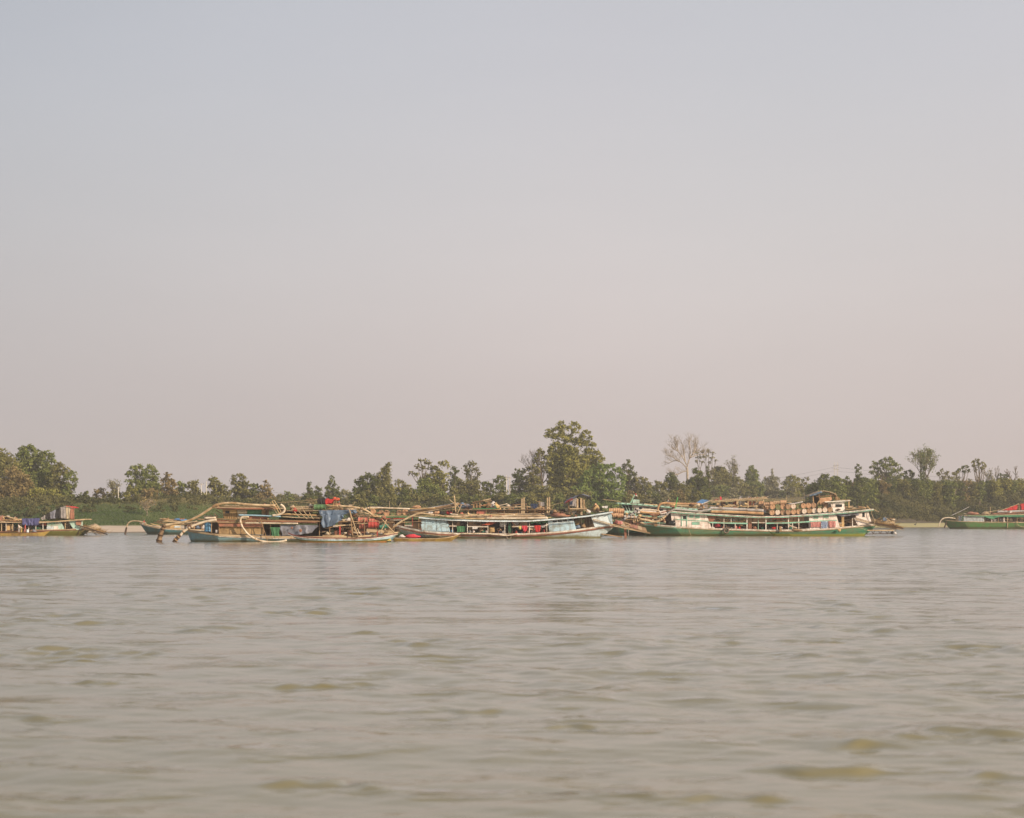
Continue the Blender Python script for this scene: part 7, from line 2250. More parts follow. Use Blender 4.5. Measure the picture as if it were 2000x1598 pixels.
b.beam_([(1384, 1018.6), (1458, 1020)], 1.2, 1.0, P['wood'], 'shelf', .8)
b.beam_([(1498, 1018.6), (1560, 1018)], 1.2, 1.0, P['wood'], 'shelf', .8)
sack(1437, 1034, YG + .6, .5, .6, P['floral'], 'flowered cushion', GD, seed=199)
sack(1640, 1031, YG + 1.2, .6, .7, P['wood'], 'brown bundle', 'by the stern door post of the green boat', seed=200)
sack(1656, 1029, YG + 1.6, .7, .6, P['kcloth'], 'black bundle', 'by the stern door post of the green boat', seed=201)
stick((1539, 1024.5), (1557, 1031.5), YG - .1, 1.0, P['pvc'], 'short white spar', 'leaning below the railing of the green boat', cat='spar', name='spar')
o = MB().bar(W(1524, 1028, YG - .35), W(1524.6, 1039, YG - .35), .3, .28, Vector((1, 0, 0))).build('mooring_post', P['wood'], None, 'stubby brown mooring post between green boat and its tender', 'post')
heap(1547, 1033.4, 1568, 1037.4, YG - .3, P['wood'], 'log_bundle', 'brown log bundle on the gunwale by the mooring post', 'log', seed=205, depth=.4)
o = heap(1636, 1033, 1643, 1038.6, YG - .3, P['plyl'], 'rope_fender', 'pale knotted fender on the stern quarter of the green boat', 'fender', seed=206, depth=.4)
rope([(1680, 1031), (1690, 1035), (1697, 1037)], YG - .3, 'thin line hanging at the green boat stern quarter', .3)
rope([(1345, 1031.5), (1347, 1039), (1350, 1047)], YG - .3, 'thin line from the green boat bow to the water', .3)
rope([(1704, 995.5), (1702, 1002), (1705, 1010), (1709, 1018), (1706, 1024)], YG - .2, 'loose rope hanging at the stern end of the green boat roof', .5)
stick((1706, 994.6), (1717, 1000), YG, .5, P['tan'], 'short pale rod', 'sticking out from the stern end of the green boat roof', cat='rod', name='rod')
# stern brushwood frame
sf = empty('stern_outrigger', W(1735, 1034, YG + 2), 'brushwood-covered stern frame trailing behind the green boat', 'platform')
for i, (a, c, w_, dy) in enumerate((((1700, 1020), (1764, 1032.5), .2, 0), ((1704, 1023), (1752, 1033), .16, .3), ((1712, 1014), (1764, 1031), .14, 2.8), ((1694, 1036), (1746, 1036), .16, .2), ((1690, 1043.5), (1744, 1041.5), .09, .2), ((1720, 1026), (1758, 1034), .12, 1.6), ((1728, 1013), (1742, 1023), .12, 1.5), ((1738, 1012), (1752, 1030), .1, 2.4))):
    MB().bar(W(*a, YG + dy), W(*c, YG + dy), w_, w_).build('beam', P['tan'] if i % 2 else P['dwood'], sf)
for i in range(8):
    x = 1695 + i * 6.8
    MB().bar(W(x, 1036.5, YG + .25), W(x + (4 if i % 2 else -3), 1043, YG + .25), .08, .08, Vector((1, 0, 0))).build('stake', P['dwood'], sf)
nr = np.random.RandomState(8)
m = MB()
for i in range(230):
    t = nr.uniform()
    x, y = 1708 + 50 * t + nr.normal() * 3, 1018 + 13 * t + nr.normal() * 1.8
    p = W(x, y, YG + nr.uniform(.3, 3.4))
    d = Vector((nr.normal(), nr.normal() * .6, nr.normal() * .4 - .12)).normalized() * nr.uniform(.4, 1.2)
    m.tube([p, p + d * .5 + Vector((0, 0, .05)), p + d], [.03, .022, .012], 3, caps=False)
m.build('brushwood', mat('dry_brushwood', C(176, 140, 86), C(120, 92, 56), 2, .5), sf, kind='stuff')
heap(1712, 1016.5, 1752, 1029, YG + 1, P['thatch'], 'straw_pile', parent=sf, seed=211, depth=2.4)
cloth([(1724, 1011), (1732, 1010.6)], [(1725, 1017.4), (1731, 1018.6)], YG + .8, P['bluetarp'], 'blue_rag', 'blue rag hanging on the brushwood stern frame', folds=2)
drum(1743, 1041, YG + .1, 2.6, 'y', .5, P['black'], P['dark'], 'small black float drum', 'at the end of the stern frame')
MB().ell(W(1748, 1041.6, YG + .1), (.22, .2, .2)).build('white_float', P['wcloth'], None, 'small white float beside the black float drum', 'float')
# tender
td = Boat('green_tender', 'thin bright green tender lying along the green and white boat', YG - 3.2, 1.3,
          [(1502, 1037), (1506, 1040), (1514, 1041.6), (1560, 1043), (1640, 1043), (1692, 1041)], (1514, 1688), [paint('bright_green_tender_paint', C(84, 150, 78), C(110, 120, 56), .45, wl=(C(132, 128, 44, .8), .28))], [(.5, 0), (1, 0)], group='small boats alongside', taper=.2)
td.rail('rail', P['grdrum'], -.5, .5, .04)

# ------------------------------------------------------------------ H: white wheelhouse boat behind the green bow
YH = 286.0
b = Boat('wheelhouse_boat', 'dark green boat with white raked wheelhouse behind the green bow', YH, 5,
         [(1172, 1027), (1190, 1029), (1230, 1029.6), (1300, 1030), (1420, 1030), (1520, 1029)], (1180, 1510), [P['dgreen']], [(.25, 0), (.5, 0), (.75, 0), (1, 0)], taper=.1, stern_w=.8, lap=.03)
b.rail('gunwale', P['whitet'], -1, .6, .08)
RH = [(1206, 981.6), (1240, 983.2), (1290, 987.6), (1340, 992), (1390, 995.6), (1440, 997)]
b.slab(RH, 2.0, -.1, 5.1, P['mintw'], 'roof')
b.beam_([(x, y + 2.4) for x, y in RH], 1.1, -.14, P['mint'], 'roof_fascia', .05)
b.rafters(RH, -.1, P['dwood'], 11, 2, 1.2, 1.4)
b.cabin([(1238, 985.6), (1300, 990.6), (1302, 1004), (1246, 1002)], P['pinkw'], dy=.35, depth=4.2, holes=[(1239.6, 989, 1242.8, 997), (1248, 990, 1254.5, 997), (1257.5, 991.4, 1268, 995), (1271, 992.6, 1281, 996.4), (1285, 994.4, 1295, 998)], frame=P['pinkw'])
b.wall([(1212, 984), (1234, 985), (1236, 998), (1220, 998)], 1.2, .06, P['dark'], name='windscreen')
for x in (1213, 1219, 1226, 1233):
    b.post(x, 984, 998, .5, 1.0, P['mintw'], px1=x + 7 if x < 1226 else x + 4)
b.wall([(1219, 997.6), (1240, 998), (1243, 1008), (1222, 1007)], .4, .06, P['mintw'], name='cabin_front')
b.beam_([(1219, 1001.6), (1243, 1003)], 1, .34, P['mint'], 'trim_band', .05)
tyre(1230.5, 1004, YH + .25, 3.4, 'small tyre hanging on the front of the white wheelhouse')
b.cabin([(1290, 998), (1310, 999), (1310, 1011), (1290, 1011)], P['gcloth'], dy=.5, depth=3.6, holes=[(1293, 1000, 1298, 1006), (1301, 1000, 1307, 1004)], frame=P['white'])
b.wall([(1225, 1004), (1312, 1006), (1312, 1028), (1225, 1028)], 3.4, .08, P['inner'], name='inner_wall')
b.beam_([(1238, 1006.5), (1275, 1008.8), (1300, 1010)], 1.6, .3, P['mint'])
b.beam_([(1180, 1008), (1210, 1010), (1240, 1011)], 1.4, .5, P['mint'])
b.beam_([(1225, 1019), (1300, 1022)], 1.2, .3, P['mint'])
for x in (1232, 1246, 1260, 1274, 1288):
    b.post(x, 1007, 1029, .4, 1.1, P['whitet'])
b.post(1231.5, 981, 982.6, .5, 1, P['mint'])
MB().bar(W(1232, 982, YH + .5), W(1239.5, 966, YH + .5), .14, .14, Vector((1, 0, 0))).build('mast', P['mint'], b.root)
crate(1236, 976, 1249, 982.4, YH + .6, P['mintw'], 'pale mint locker', 'on the roof above the white wheelhouse')
fl = cloth([(1240.5, 963), (1243.4, 966)], [(1240.5, 967.5), (1244.6, 969.4)], YH + .5, P['red'], 'flag', 'small red and white flag on the slanting mint mast', 'flag', folds=1, amp=.05, n=8, rows=5)
cloth([(1241.5, 966.4), (1244.6, 967.6)], [(1242, 969), (1244.8, 970)], YH + .47, P['wcloth'], 'flag_fly', parent=fl, folds=1, amp=.04, n=6, rows=4)
b.cabin([(1345, 991.6), (1346, 991.6), (1346, 993), (1345, 993)], P['mintw'], dy=.5, depth=1)
stick((1318, 996), (1323.6, 971), YG + .4, .9, mat('bright_green_paint', C(90, 170, 90), C(80, 130, 80)), 'bright green slanting pole', 'over the left cabin roof of the green boat', key=0)
crate(1318, 990.6, 1333, 995.4, YG + .8, P['mintw'], 'pale mint roof locker', 'at the foot of the bright green pole')
pipe([(1250, 1000), (1270, 1002), (1290, 1003)], YG + 1.6, 2.2, P['pipeo'], 'ochre_pipe', 'short ochre pipe under the white pipe by the green bow')
for i, (a, c) in enumerate((((1232, 1012), (1238, 1026)), ((1238, 1010), (1236, 1026)), ((1243, 1011), (1244, 1024)), ((1205, 1006), (1250, 1011)), ((1196, 1009), (1240, 1014)), ((1250, 1008), (1292, 1013)), ((1208, 1012), (1240, 1006)), ((1256, 1004), (1240, 1014)))):
    stick(a, c, YG + .4 + i * .15, 1.1, P['tan'] if i % 2 else P['dwood'], 'crossing timber', 'in the tangle above the stern platform', 'timbers tangled above the stern platform', name='timber', cat='timber')
for i, (x, y) in enumerate(((1226, 1022), (1234, 1024), (1243, 1023), (1252, 1020), (1219, 1020))):
    sack(x, y, YG + .9, 1, .6, (P['wood'], P['rust'], P['tan'], P['dwood'], P['gcloth'])[i], 'bundle of gear', 'in the tangle above the stern platform', seed=220 + i)
pipe([(1219, 1008.4), (1232, 1010), (1244, 1010)], YG + .2, 1.9, P['wcloth'], 'white_pipe', 'short white pipe in the tangle above the stern platform', collars=(.2, .5, .8), cm=P['rdrum2'])
person(1305, 984.5, YH + 1.2, 1.55, 'sit', P['wcloth'], P['bcloth'], 'person in white sitting on the gooseneck pipe roof', face=-1)
heap(1271, 982, 1277, 986, YH + 1.4, P['dwood'], 'dark_bundle', 'small dark bundle on the roof left of the gooseneck pipe', 'bundle', seed=230)
for i, (a, c) in enumerate((((1300, 986), (1372, 988)), ((1296, 988.4), (1360, 990.4)), ((1310, 990.4), (1368, 992.6)), ((1258, 984.4), (1284, 986.4)))):
    stick(a, c, YH + .2 + i * .4, 1.3, P['bamboo'] if i % 2 else P['pipe'], 'long roof pole', 'beneath the gooseneck pipe', 'poles under the gooseneck pipe', a[1], 'from the top')
rope([(1177, 975.6), (1195, 977.6), (1212, 980)], YH, 'thin pole reaching left from the white wheelhouse roof', .6)
for i, (x, y) in enumerate(((1193, 1004), (1203, 1006), (1212, 1007))):
    drum(x, y, YH - 8, 4.6, 'x', .9, P['rdrum2'], P['rdrum'], 'rusty low drum', 'beneath the sideways drums by the wheelhouse', 'low drums by the wheelhouse')

# ------------------------------------------------------------------ K: boat with slatted huts behind the green boat
YK = 296.0
b = Boat('hut_boat', 'brown boat with slat-roofed huts showing above the green boat roof', YK, 5,
         [(1345, 1030), (1400, 1031), (1520, 1031), (1600, 1030)], (1350, 1590), [P['dwood']], [(.5, 0), (1, 0)], taper=.1)
b.wall([(1350, 1000), (1595, 1002), (1595, 1029), (1350, 1029)], 1, .1, P['inner'], name='deckhouse_wall')
b.slab([(1345, 996), (1500, 997), (1600, 998)], 1.5, 0, 5, P['tan'], 'roof')
b.cabin([(1369, 983.6), (1382, 981.6), (1381, 996), (1369, 996)], P['gcloth'], dy=.5, depth=2.6, name='hut_wall')
m = MB()
a0, a1, a2 = W(1355, 985, YK + .2), W(1372, 984.6, YK + .2), W(1385, 977.6, YK + .2)
m.add([W(1357, 983.6, YK + .2), W(1371, 985.4, YK + .2), W(1385, 978, YK + .2), W(1382, 976.6, YK + 3), W(1370, 975.4, YK + 3)], [(0, 1, 2, 3, 4)])
vs = list(m.v); m.add([v - Vector((0, 0, .06)) for v in vs], [(4, 3, 2, 1, 0)])
m.build('hut_roof', P['btarp'], b.root)
b.beam_([(1368, 986), (1386, 978.2)], 1.2, .1, P['white'], 'roof_edge', .1)
sr = empty('slat_roof', W(1450, 982, YK + 2), 'long slatted lean-to roof on poles behind the green boat drums', 'shelter')
for i in range(24):
    x = 1388 + i * 4.8
    y = 978 - i * .34
    MB().bar(W(x, y + .6, YK + .2), W(x + 1, y - .8 + .3 * (i % 3), YK + 3.6), .06, .26).build('slat', (P['tan'], P['thatch'], P['brick'])[(i * 5) % 3 if i > 14 else i % 2], sr)
for a in ((1388, 979.4), (1390, 981.4)):
    MB().bar(W(*a, YK + .15), W(a[0] + 110, a[1] - 7.6, YK + .15), .09, .09).build('edge_pole', P['tan'], sr)
for x, y in ((1411, 979), (1440, 976), (1461, 975), (1478, 974), (1491, 972)):
    for dy in (.3, 3.2):
        MB().bar(W(x, y, YK + dy), W(x, 996, YK + dy), .18 if x != 1440 else .3, .18, Vector((1, 0, 0))).build('post', P['tan'] if x != 1411 else P['dwood'], sr)
MB().bar(W(1390, 990, YK + .3), W(1490, 988.6, YK + .3), .1, .1).build('rail', P['bamboo'], sr)
heap(1394, 974.5, 1406, 979.4, YK + .6, P['brick'], 'rust_heap', 'rust-red heap at the left end of the slatted roof', 'heap', seed=240)
cloth([(1406, 969.6), (1409, 971)], [(1405.6, 976), (1409.6, 977)], YK + .4, P['pink'], 'red_pennant', 'faded red pennant on the left end of the slatted roof', 'flag', folds=1, n=8, rows=5)
stick((1408, 969), (1411, 979), YK + .45, .5, P['dwood'], 'pennant stick', 'at the left end of the slatted roof', cat='stick', name='stick')
nmz = ['teal', 'white', 'brown', 'dark', 'grey', 'pink']
mmz = [P['tldrum'], P['wcloth'], P['rust'], P['kcloth'], P['gcloth'], P['pkdrum']]
for i, x in enumerate((1396, 1404, 1412, 1420, 1428, 1436, 1445, 1452, 1459, 1466, 1474)):
    sack(x, 992 + (i % 2), YK + 1.2 + (i % 3) * .5, .8, .7 + .25 * (i % 3), mmz[i % 6], f'{nmz[i % 6]} bundle', 'under the slatted lean-to roof', seed=250 + i)
for i, x in enumerate((1444, 1452, 1462, 1470)):
    cloth([(x, 979), (x + 6, 979)], [(x + .5, 987), (x + 5.5, 987.4)], YK + 1, mmz[(1, 4, 5, 2)[i]], 'hanging_cloth', ('pale', 'grey', 'pinkish', 'rust-brown')[i] + ' cloth hanging under the slatted lean-to', 'laundry', folds=2)
stick((1536.5, 968), (1536.6, 982), YK, .35, P['tan'], 'thin upright rod', 'above the upper drum row', cat='rod', name='rod')

# ------------------------------------------------------------------ J: green boat at the right edge
YJ = 454.0
b = Boat('far_green_boat', 'green boat with corrugated cabin and sea-green awning cut by the right edge', YJ, 5,
         [(1846, 1015.6), (1856, 1017.4), (1880, 1018.8), (1930, 1020), (2000, 1020.6), (2120, 1020)], (1860, 2100), [P['jgreen']], [(.3, 0), (.6, 0), (1, 0)], taper=.14)
b.rail('gunwale', P['tan'], -.7, .5, .1)
b.cabin([(1880, 1007.6), (1921, 1008.4), (1922, 1019), (1878, 1018.4)], P['corr'], dy=.35, depth=4)
for i in range(14):
    x = 1883 + i * 2.8
    b.post(x, 1008.4, 1018.4, .27, .5, P['corr'], name='corrugation')
b.wall([(1879, 1008), (1883, 1007.8), (1881, 1018.6), (1877, 1018)], .25, .1, P['dgreen'], name='dark_corner')
b.slab([(1884, 1006.4), (1950, 1005.4), (2010, 1004), (2110, 1003)], 1.2, 0, 5, P['tan'], 'roof')
b.wall([(1925, 1009), (2110, 1008), (2110, 1019), (1925, 1018.6)], 4, .1, P['inner'], name='far_wall')
cloth([(1888, 1006.8), (1940, 1007), (2000, 1005.6), (2040, 1005)], [(1890, 1008), (1921, 1009.4), (1932, 1013), (1940, 1014.4), (1952, 1009.6), (1990, 1010.6), (2040, 1009)], YJ - .1, P['jtarp'], 'awning', 'sea-green awning cloth along the roof of the right-edge boat', 'awning', folds=7, amp=.25, n=60)
for x in (1937, 1950, 1961, 1987, 2012):
    b.post(x, 1008, 1020, .4, 1.2 if x != 1961 else 1.8, P['pinkw'] if x in (1937, 1961) else P['wood'])
b.post(1968, 1010, 1031, -.1, 1.1, P['tan'], name='fender_pole')
pipe([(1866, 1013), (1855, 1011.4), (1846, 1011.6), (1839, 1015), (1835.5, 1022), (1832.5, 1030.5)], YJ - .3, [1.1, 1.1, 1.1, 1.0, .9, .9], P['pvc'], 'prow_hose', 'pale hose arching off the prow of the right-edge boat', 'hose', n=36)
pipe([(1849, 1018), (1847, 1024), (1844.5, 1031.5)], YJ - .3, [1.2, 1.4, 1.6], P['dwood'], 'mooring_prop', 'dark leg dipping into the water at the right-edge prow', 'pipe')
stick((1856, 1008), (1893, 990), YJ + 1, .55, P['pipeg'], 'long thin grey spar', 'slanting up over the right-edge prow', cat='spar', name='spar')
for i, (x, y) in enumerate(((1871, 1012), (1878, 1009), (1870, 1016))):
    tyre(x, y, YJ + .8, 2.6, ('lower left', 'upper right', 'lowest')[i] + ' small tyre piled at the right-edge prow')
heap(1890, 1000, 1914, 1005.6, YJ + .6, P['brick'], 'canvas_heap', 'rust-red canvas heap on the right-edge boat roof', 'canvas', seed=260, depth=2.4)
heap(1919, 1000, 1935, 1005.4, YJ + .6, P['tan'], 'gear_heap', 'tan gear heap next to the rust-red canvas', 'gear', seed=261, depth=2)
heap(1936, 997.4, 1950, 1004, YJ + .8, P['olivebox'], 'gear_heap', 'dark olive gear heap in the middle of the right-edge roof', 'gear', seed=262, depth=2)
pipe([(1948, 999.6), (1990, 998.6), (2030, 997.6)], YJ + .6, 1.9, P['pipeg'], 'grey_pipe', 'fat grey pipe on the right-edge boat roof')
pipe([(1938, 1003.4), (1990, 1002), (2030, 1001.2)], YJ + .3, 1.2, P['rust'], 'rusty_pipe', 'rust-brown pipe at the roof edge of the right-edge boat')
o = crate(1972, 997.4, 1976.4, 1001.6, YJ + .2, P['wcloth'], 'small white box', 'on the pipes of the right-edge boat')
cloth([(1958, 996.4), (1972, 990), (1987, 985.6)], [(1960, 997), (1974, 997), (1987, 996)], YJ + .8, P['red'], 'red_sheet', 'bright red sheet sloping up on the right-edge boat roof', 'tarpaulin', folds=8, amp=.3)
cloth([(1993, 984.6), (2010, 982), (2030, 982)], [(1994, 996), (2010, 996), (2030, 996)], YJ + .8, P['red'], 'red_sheet', 'second bright red sheet cut by the right edge of the photo', 'tarpaulin', folds=6, amp=.3)
stick((1990, 984), (1990.4, 1000), YJ + .9, .9, P['wood'], 'upright stake', 'between the two red sheets', cat='stake', name='stake')
for i, (a, c) in enumerate((((1952, 998), (1990, 984)), ((1934, 990), (1934.4, 1004)), ((1922, 1001), (1952, 996)))):
    stick(a, c, YJ + .7, .5, P['tan'], 'thin stick', 'on the right-edge boat roof', cat='stick', name='stick')
for i, x in enumerate((1928, 1943, 1956, 1975, 1995)):
    sack(x, 1019, YJ + 1.2, 1.0, .7, (P['dwood'], P['wcloth'], P['gcloth'], P['tan'], P['wood'])[i], 'bundle', 'on the deck under the sea-green awning', seed=270 + i)
rope([(1985, 1018), (1988, 1025), (1996, 1029), (2010, 1030)], YJ - .3, 'thin yellowish loop of line on the right-edge hull', .4)

# ------------------------------------------------------------------ A: boat at the left edge
YA = 285.0
b = Boat('left_green_boat', 'yellow-green boat with patched tent roof cut by the left edge', YA, 5,
         [(-120, 1038), (0, 1038), (90, 1036.4), (130, 1035.4), (150, 1034.6), (166, 1034)], (-110, 150), [P['ygreen']], [(.3, 0), (.65, 0), (1, 0)], bow='left', taper=.1, stern_w=.7)
b.rail('gunwale', P['rust'], -.6, .9, .1)
b.rail('upper_rail', P['tan'], -2.0, -.8, .1, 60, 166)
b.wall([(93, 1018.6), (118, 1017.8), (126, 1033), (122, 1036), (90, 1036.4)], .35, .07, P['mintw'], holes=[(96.5, 1021, 107.5, 1025)], name='cabin_wall')
b.window(96.5, 1021, 107.5, 1025, .35, P['mint'], shutter=P['mint'])
b.wall([(92, 1028), (104, 1027.6), (104, 1035.4), (91, 1035.6)], .31, .03, P['bluew'], name='patch_panel')
b.wall([(105, 1028), (113, 1027.6), (115, 1035), (105, 1035.2)], .31, .03, P['pinkw'], name='patch_panel')
b.wall([(134, 1018), (161, 1016.6), (162, 1028), (158, 1034), (150, 1035), (141, 1030)], .35, .07, P['mintw'], name='cabin_wall')
o = MB().tube([W(153.5, 1021.6, YA + .33), W(153.5, 1021.6, YA + .25)], .42, 16).build('round_hatch', P['brick'], b.root)
b.wall([(118, 1018), (140, 1018), (142, 1034), (124, 1035)], 3.6, .07, P['inner'], name='inner_wall')
b.wall([(-60, 1016), (92, 1017), (92, 1037), (-60, 1038)], 4.2, .07, P['inner'], name='far_wall', holes=[(26, 1024, 40, 1034)])
b.post(127.5, 1017, 1034, .3, 1.5, P['tan'])
b.slab([(-100, 1019.4), (40, 1019.4), (100, 1018.4), (165, 1013.6)], 1.6, -.05, 5, P['tan'], 'roof')
b.beam_([(76, 1021.4), (165, 1015.4)], 1.2, -.1, P['tan'], 'roof_spar', .1)
for x in (3, 12, 25, 41, 56, 70, 84):
    b.post(x, 1020, 1038, .3, 1.4, P['tan'] if x % 2 else P['whitet'])
b.wall([(12, 1024), (24, 1024), (24, 1036), (12, 1036)], .6, .06, P['plyl'], name='board')
heap(20, 1028, 30, 1037, YA + .5, P['kcloth'], 'dark_bundle', 'dark bundle on deck near the left edge', 'bundle', seed=280)
heap(77, 1020.6, 93, 1027.4, YA + .4, P['orange'], 'red_canvas', 'red-orange canvas by the mint cabin of the left boat', 'canvas', seed=281)
heap(60, 1030, 90, 1037.6, YA + .3, P['dgreen'], 'green_tarp_heap', 'dark green tarpaulin heap over the canoe stern', 'tarpaulin', seed=282)
cloth([(26, 1021.6), (43, 1021)], [(28, 1033), (42, 1034)], YA + 1.4, P['gtarp'], 'green_sheet', 'dark green sheet behind the standing people', folds=3)
cloth([(43, 1013), (60, 1012.6), (77, 1012)], [(44, 1025), (52, 1026.6), (60, 1026), (70, 1027.4), (76, 1024.6)], YA - .2, P['puretarp'], 'tarpaulin', 'violet-blue tarpaulin hanging over the left boat roof edge', 'tarpaulin', folds=6, amp=.25, n=44)
# tent on the roof
tn = empty('patched_tent', W(115, 1015, YA + 2), 'patched tent of black, white and orange cloth on the left boat', 'tent')
tt = [(79, 1012), (88, 1006), (97, 1001), (108, 995.6), (118, 991), (128, 988.4), (137, 989), (145, 992)]
tb = [(82, 1016), (90, 1014), (99, 1013.4), (109, 1013), (119, 1012.4), (130, 1013.6), (136, 1014), (145, 1015.4)]
pm = [P['gcloth'], P['kcloth'], P['greytarp'], P['kcloth'], P['gcloth'], P['sack'], P['brick']]
for i in range(7):
    cloth([tt[i], tt[i + 1]], [tb[i], tb[i + 1]], YA + .5, pm[i], 'tent_panel', parent=tn, folds=2, amp=.14, n=10)
    vs = [W(*tt[i], YA + .5), W(*tt[i + 1], YA + .5)]
    vs += [v + Vector((0, 3.4, 0)) for v in vs[::-1]]
    m = MB(); m.add(vs, [(0, 1, 2, 3)]); m.add([v - Vector((0, 0, .04)) for v in vs], [(3, 2, 1, 0)])
    m.build('roof_panel', (P['kcloth'], P['gcloth'], P['brick'], P['brick'], P['brick'], P['red'], P['red'])[i], tn)
cloth([(128, 987.6), (137, 988.6), (146, 991.6)], [(129, 989), (137, 990.2), (146, 993.4)], YA + .3, P['red'], 'ridge_cloth', parent=tn, folds=3)
MB().bar(W(144, 991, YA + .6), W(144, 1016, YA + .6), .12, .12, Vector((1, 0, 0))).build('pole', P['tan'], tn)
MB().bar(W(80, 1012, YA + .6), W(130, 988.6, YA + .6), .1, .1).build('ridge_pole', P['dwood'], tn)
heap(87, 1011.6, 138, 1017.6, YA + .9, P['olivebox'], 'net_heap', 'dark green net heap under the patched tent', 'net', seed=283, depth=2.4)
for i, (a, c) in enumerate((((12, 1008), (30, 1013)), ((-20, 1014.5), (44, 1015.4)), ((-20, 1011), (14, 1009)), ((30, 1013.6), (44, 1014.4)))):
    stick(a, c, YA + .4 + .4 * i, 1.2, P['bamboo'] if i % 2 else P['tan'], 'roof pole', 'left of the violet-blue tarpaulin', 'roof poles on the left boat', a[1], 'from the top')
heap(-12, 1009.4, 13, 1019, YA + .6, P['brick'], 'rust_heap', 'rust-brown heap on the roof at the left edge', 'heap', seed=284, depth=2)
drum(22.5, 1014.4, YA + .6, 3, 'y', .7, P['plyl'], P['plyl'], 'small tan tub end', 'on the roof of the left boat', cat='tub')
heap(12, 1006.6, 17, 1010, YA + 1, P['gcloth'], 'grey_bundle', 'small grey bundle on the roof pole at the left edge', 'bundle', seed=285)
# stern brush of the left boat
sf = empty('stern_outrigger', W(185, 1036, YA + 2), 'brushwood stern frame trailing from the left boat', 'platform')
for i, (a, c, w_, dy) in enumerate((((152, 1026), (210, 1044), .18, 0), ((156, 1030), (200, 1044.5), .12, .4), ((158, 1024), (208, 1040), .12, 2.6), ((152, 1031), (170, 1035), .14, 1))):
    MB().bar(W(*a, YA + dy), W(*c, YA + dy), w_, w_).build('beam', P['tan'] if i % 2 else P['dwood'], sf)
m = MB()
for i in range(170):
    t = nr.uniform()
    x, y = 156 + 50 * t + nr.normal() * 2.5, 1027 + 13 * t + nr.normal() * 1.5
    p = W(x, y, YA + nr.uniform(.2, 3))
    d = Vector((nr.normal(), nr.normal() * .6, nr.normal() * .35 - .1)).normalized() * nr.uniform(.4, 1.1)
    m.tube([p, p + d * .5 + Vector((0, 0, .04)), p + d], [.03, .022, .012], 3, caps=False)
m.build('brushwood', _mats['dry_brushwood'], sf, kind='stuff')
heap(160, 1025.6, 196, 1037.6, YA + .8, P['thatch'], 'straw_pile', parent=sf, seed=286, depth=2)
for i, (a, c) in enumerate((((155, 1035), (152, 1045.5)), ((168, 1037), (170, 1045)), ((184, 1042), (190, 1045)))):
    MB().bar(W(*a, YA + .5), W(*c, YA + .5), .1, .1, Vector((1, 0, 0))).build('prop', P['dwood'], sf)
lc = Boat('long_canoe', 'long yellow-brown canoe with people standing in it at the left boat', YA - 3.4, 1.2,
          [(-60, 1036), (0, 1041), (40, 1041), (70, 1040), (86, 1038), (97, 1036)], (-40, 84), [_mats['yellow_brown_canoe_wood']], [(.5, 0), (1, 0)], bow='right', group='small boats alongside', taper=.3)
lc.rail('rail', P['maroon'], -.4, .5, .03)
person(37, 1043, YA - 3, 1.6, 'stand', P['wcloth'], P['gcloth'], 'person in white standing leftmost in the long canoe', face=1)
person(42, 1043.4, YA - 2.7, 1.62, 'bend', P['sack'], P['ycloth'], 'person in tan bending forward in the middle of the three', face=1)
person(48.5, 1043.2, YA - 3, 1.5, 'stand', P['pink'], P['floral'], 'person in pink standing rightmost in the long canoe', face=-1, lean=.06)
drum(54, 1038, YA - 2.9, 2.4, 'z', .6, P['bluew'], P['bluew'], 'small white can', 'beside the standing people in the canoe', cat='can')
heap(62, 1034.6, 70, 1041, YA - 3, P['greytarp'], 'grey_bundle', 'grey bundle in the long canoe', 'bundle', seed=290, depth=.7)

# bird wading off the right sandbank
def bird(px, py, Y):
    c = W(px, py, Y)
    root = empty('wading_bird', c, 'dark bird standing in the shallows off the right sandbank', 'bird')
    m = MB(); m.smooth = True
    L = [((-.38, .40), .02), ((-.22, .46), .06), ((0, .55), .13), ((.14, .64), .11), ((.20, .76), .05), ((.22, .90), .035), ((.26, 1.0), .055), ((.33, 1.0), .03), ((.46, .97), .008)]
    m.tube([c + Vector((x, 0, z)) for (x, z), r in L], [r for _, r in L], 8)
    for s_ in (-.05, .05):
        m.tube([c + Vector((0, s_, .48)), c + Vector((-.03, s_, .24)), c + Vector((.01, s_, 0)), c + Vector((.09, s_, 0))], [.03, .014, .013, .008], 5)
    m.build('body', mat('dark_plumage', (.03, .028, .026), (.07, .06, .05)), root)
    w = MB(); w.smooth = True
    for s_ in (-1, 1):
        w.ell(c + Vector((-.06, s_ * .11, .54)), (.24, .035, .10), 8, 6)
    w.build('wing', _mats['dark_plumage'], root)
bird(1788, 1028, 560 if False else d_shore(1788) - 1)

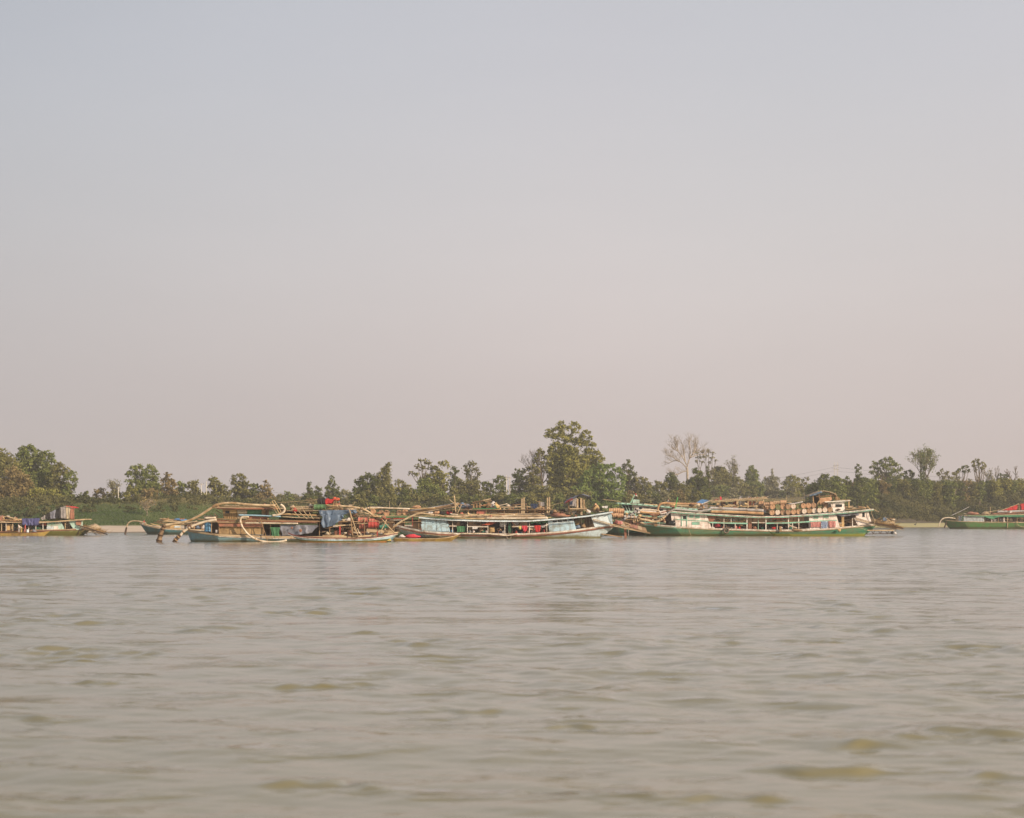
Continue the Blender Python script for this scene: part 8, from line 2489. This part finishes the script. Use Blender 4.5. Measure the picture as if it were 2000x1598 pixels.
# loose gear crowding the roofs and decks
def scatter(boxes, place, seed, n, Y):
    rs = random.Random(seed)
    kinds = [('tan', 'bamboo'), ('brown', 'wood'), ('grey', 'bamb2'), ('dark', 'dwood'), ('rusty', 'brick'), ('pale', 'pvc')]
    for i in range(n):
        x0, y0, x1, y1, d = rs.choice(boxes)
        x, y = rs.uniform(x0, x1), rs.uniform(y0, y1)
        nm, mk = rs.choice(kinds)
        yy = Y + d + rs.uniform(0, 1.5)
        q = rs.random()
        if q < .62:
            L = rs.uniform(8, 34)
            s = rs.uniform(-.22, .22) if rs.random() < .75 else rs.uniform(-1.3, 1.3)
            L = L if abs(s) < .3 else L * .4
            stick((x - L / 2, y - s * L / 2), (x + L / 2, y + s * L / 2), yy, rs.uniform(.5, 1.1), P[mk], f'{nm} loose stick', place, key=x, name='stick', cat='stick')
        elif q < .85:
            sack(x, y + 1.5, yy, rs.uniform(.35, .8), rs.uniform(.25, .45), P[mk], f'{nm} small bundle', place, seed=seed + i)
        else:
            w, h = rs.uniform(4, 8), rs.uniform(2.5, 4.5)
            crate(x, y - h / 2, x + w, y + h / 2, yy, P[mk], f'{nm} small box', place)
scatter([(550, 990, 615, 1000, .5), (560, 1001, 622, 1014, 0), (430, 987, 520, 991, .5), (640, 985, 700, 996, 1)], 'on the dredger roofs', 301, 46, YC)
scatter([(632, 1030, 760, 1046, .5), (690, 1004, 760, 1022, .8)], 'on the dredger afterdeck', 302, 40, YC)
scatter([(700, 1002, 820, 1012, .5), (770, 1014, 826, 1036, .6)], 'on the drum barge', 303, 30, YE)
scatter([(835, 996, 1075, 1006, .6), (900, 984, 1075, 998, 1.5)], 'among the huts behind the blue houseboat', 304, 60, YE)
scatter([(880, 1003, 1075, 1013, .3), (1075, 996, 1180, 1006, 1)], 'on the long blue houseboat roof', 305, 40, YF)
scatter([(880, 1032, 1068, 1042, .8)], 'along the blue houseboat deck', 306, 22, YF)
scatter([(1195, 1004, 1300, 1026, 0)], 'in the gear over the green bow', 307, 46, YG)
scatter([(1300, 984, 1390, 1000, 1), (1390, 984, 1500, 994, 2.4)], 'on the roofs behind the green boat', 308, 44, YG)
scatter([(1390, 1026, 1580, 1034, .8), (1636, 1012, 1668, 1028, 1)], 'along the green boat deck', 309, 26, YG)
scatter([(1640, 990, 1700, 996, .8), (1700, 1012, 1755, 1028, .6)], 'at the green boat stern', 310, 26, YG)
scatter([(0, 1008, 45, 1018, .5), (5, 1026, 90, 1037, .6), (120, 1020, 140, 1032, .8)], 'on the left boat', 311, 34, YA)
scatter([(300, 1012, 420, 1030, 0)], 'on the teal boat', 312, 26, YB)
scatter([(1890, 999, 1998, 1006, .6), (1925, 1011, 1998, 1018, 1)], 'on the right-edge boat', 313, 30, YJ)
finish_labels()
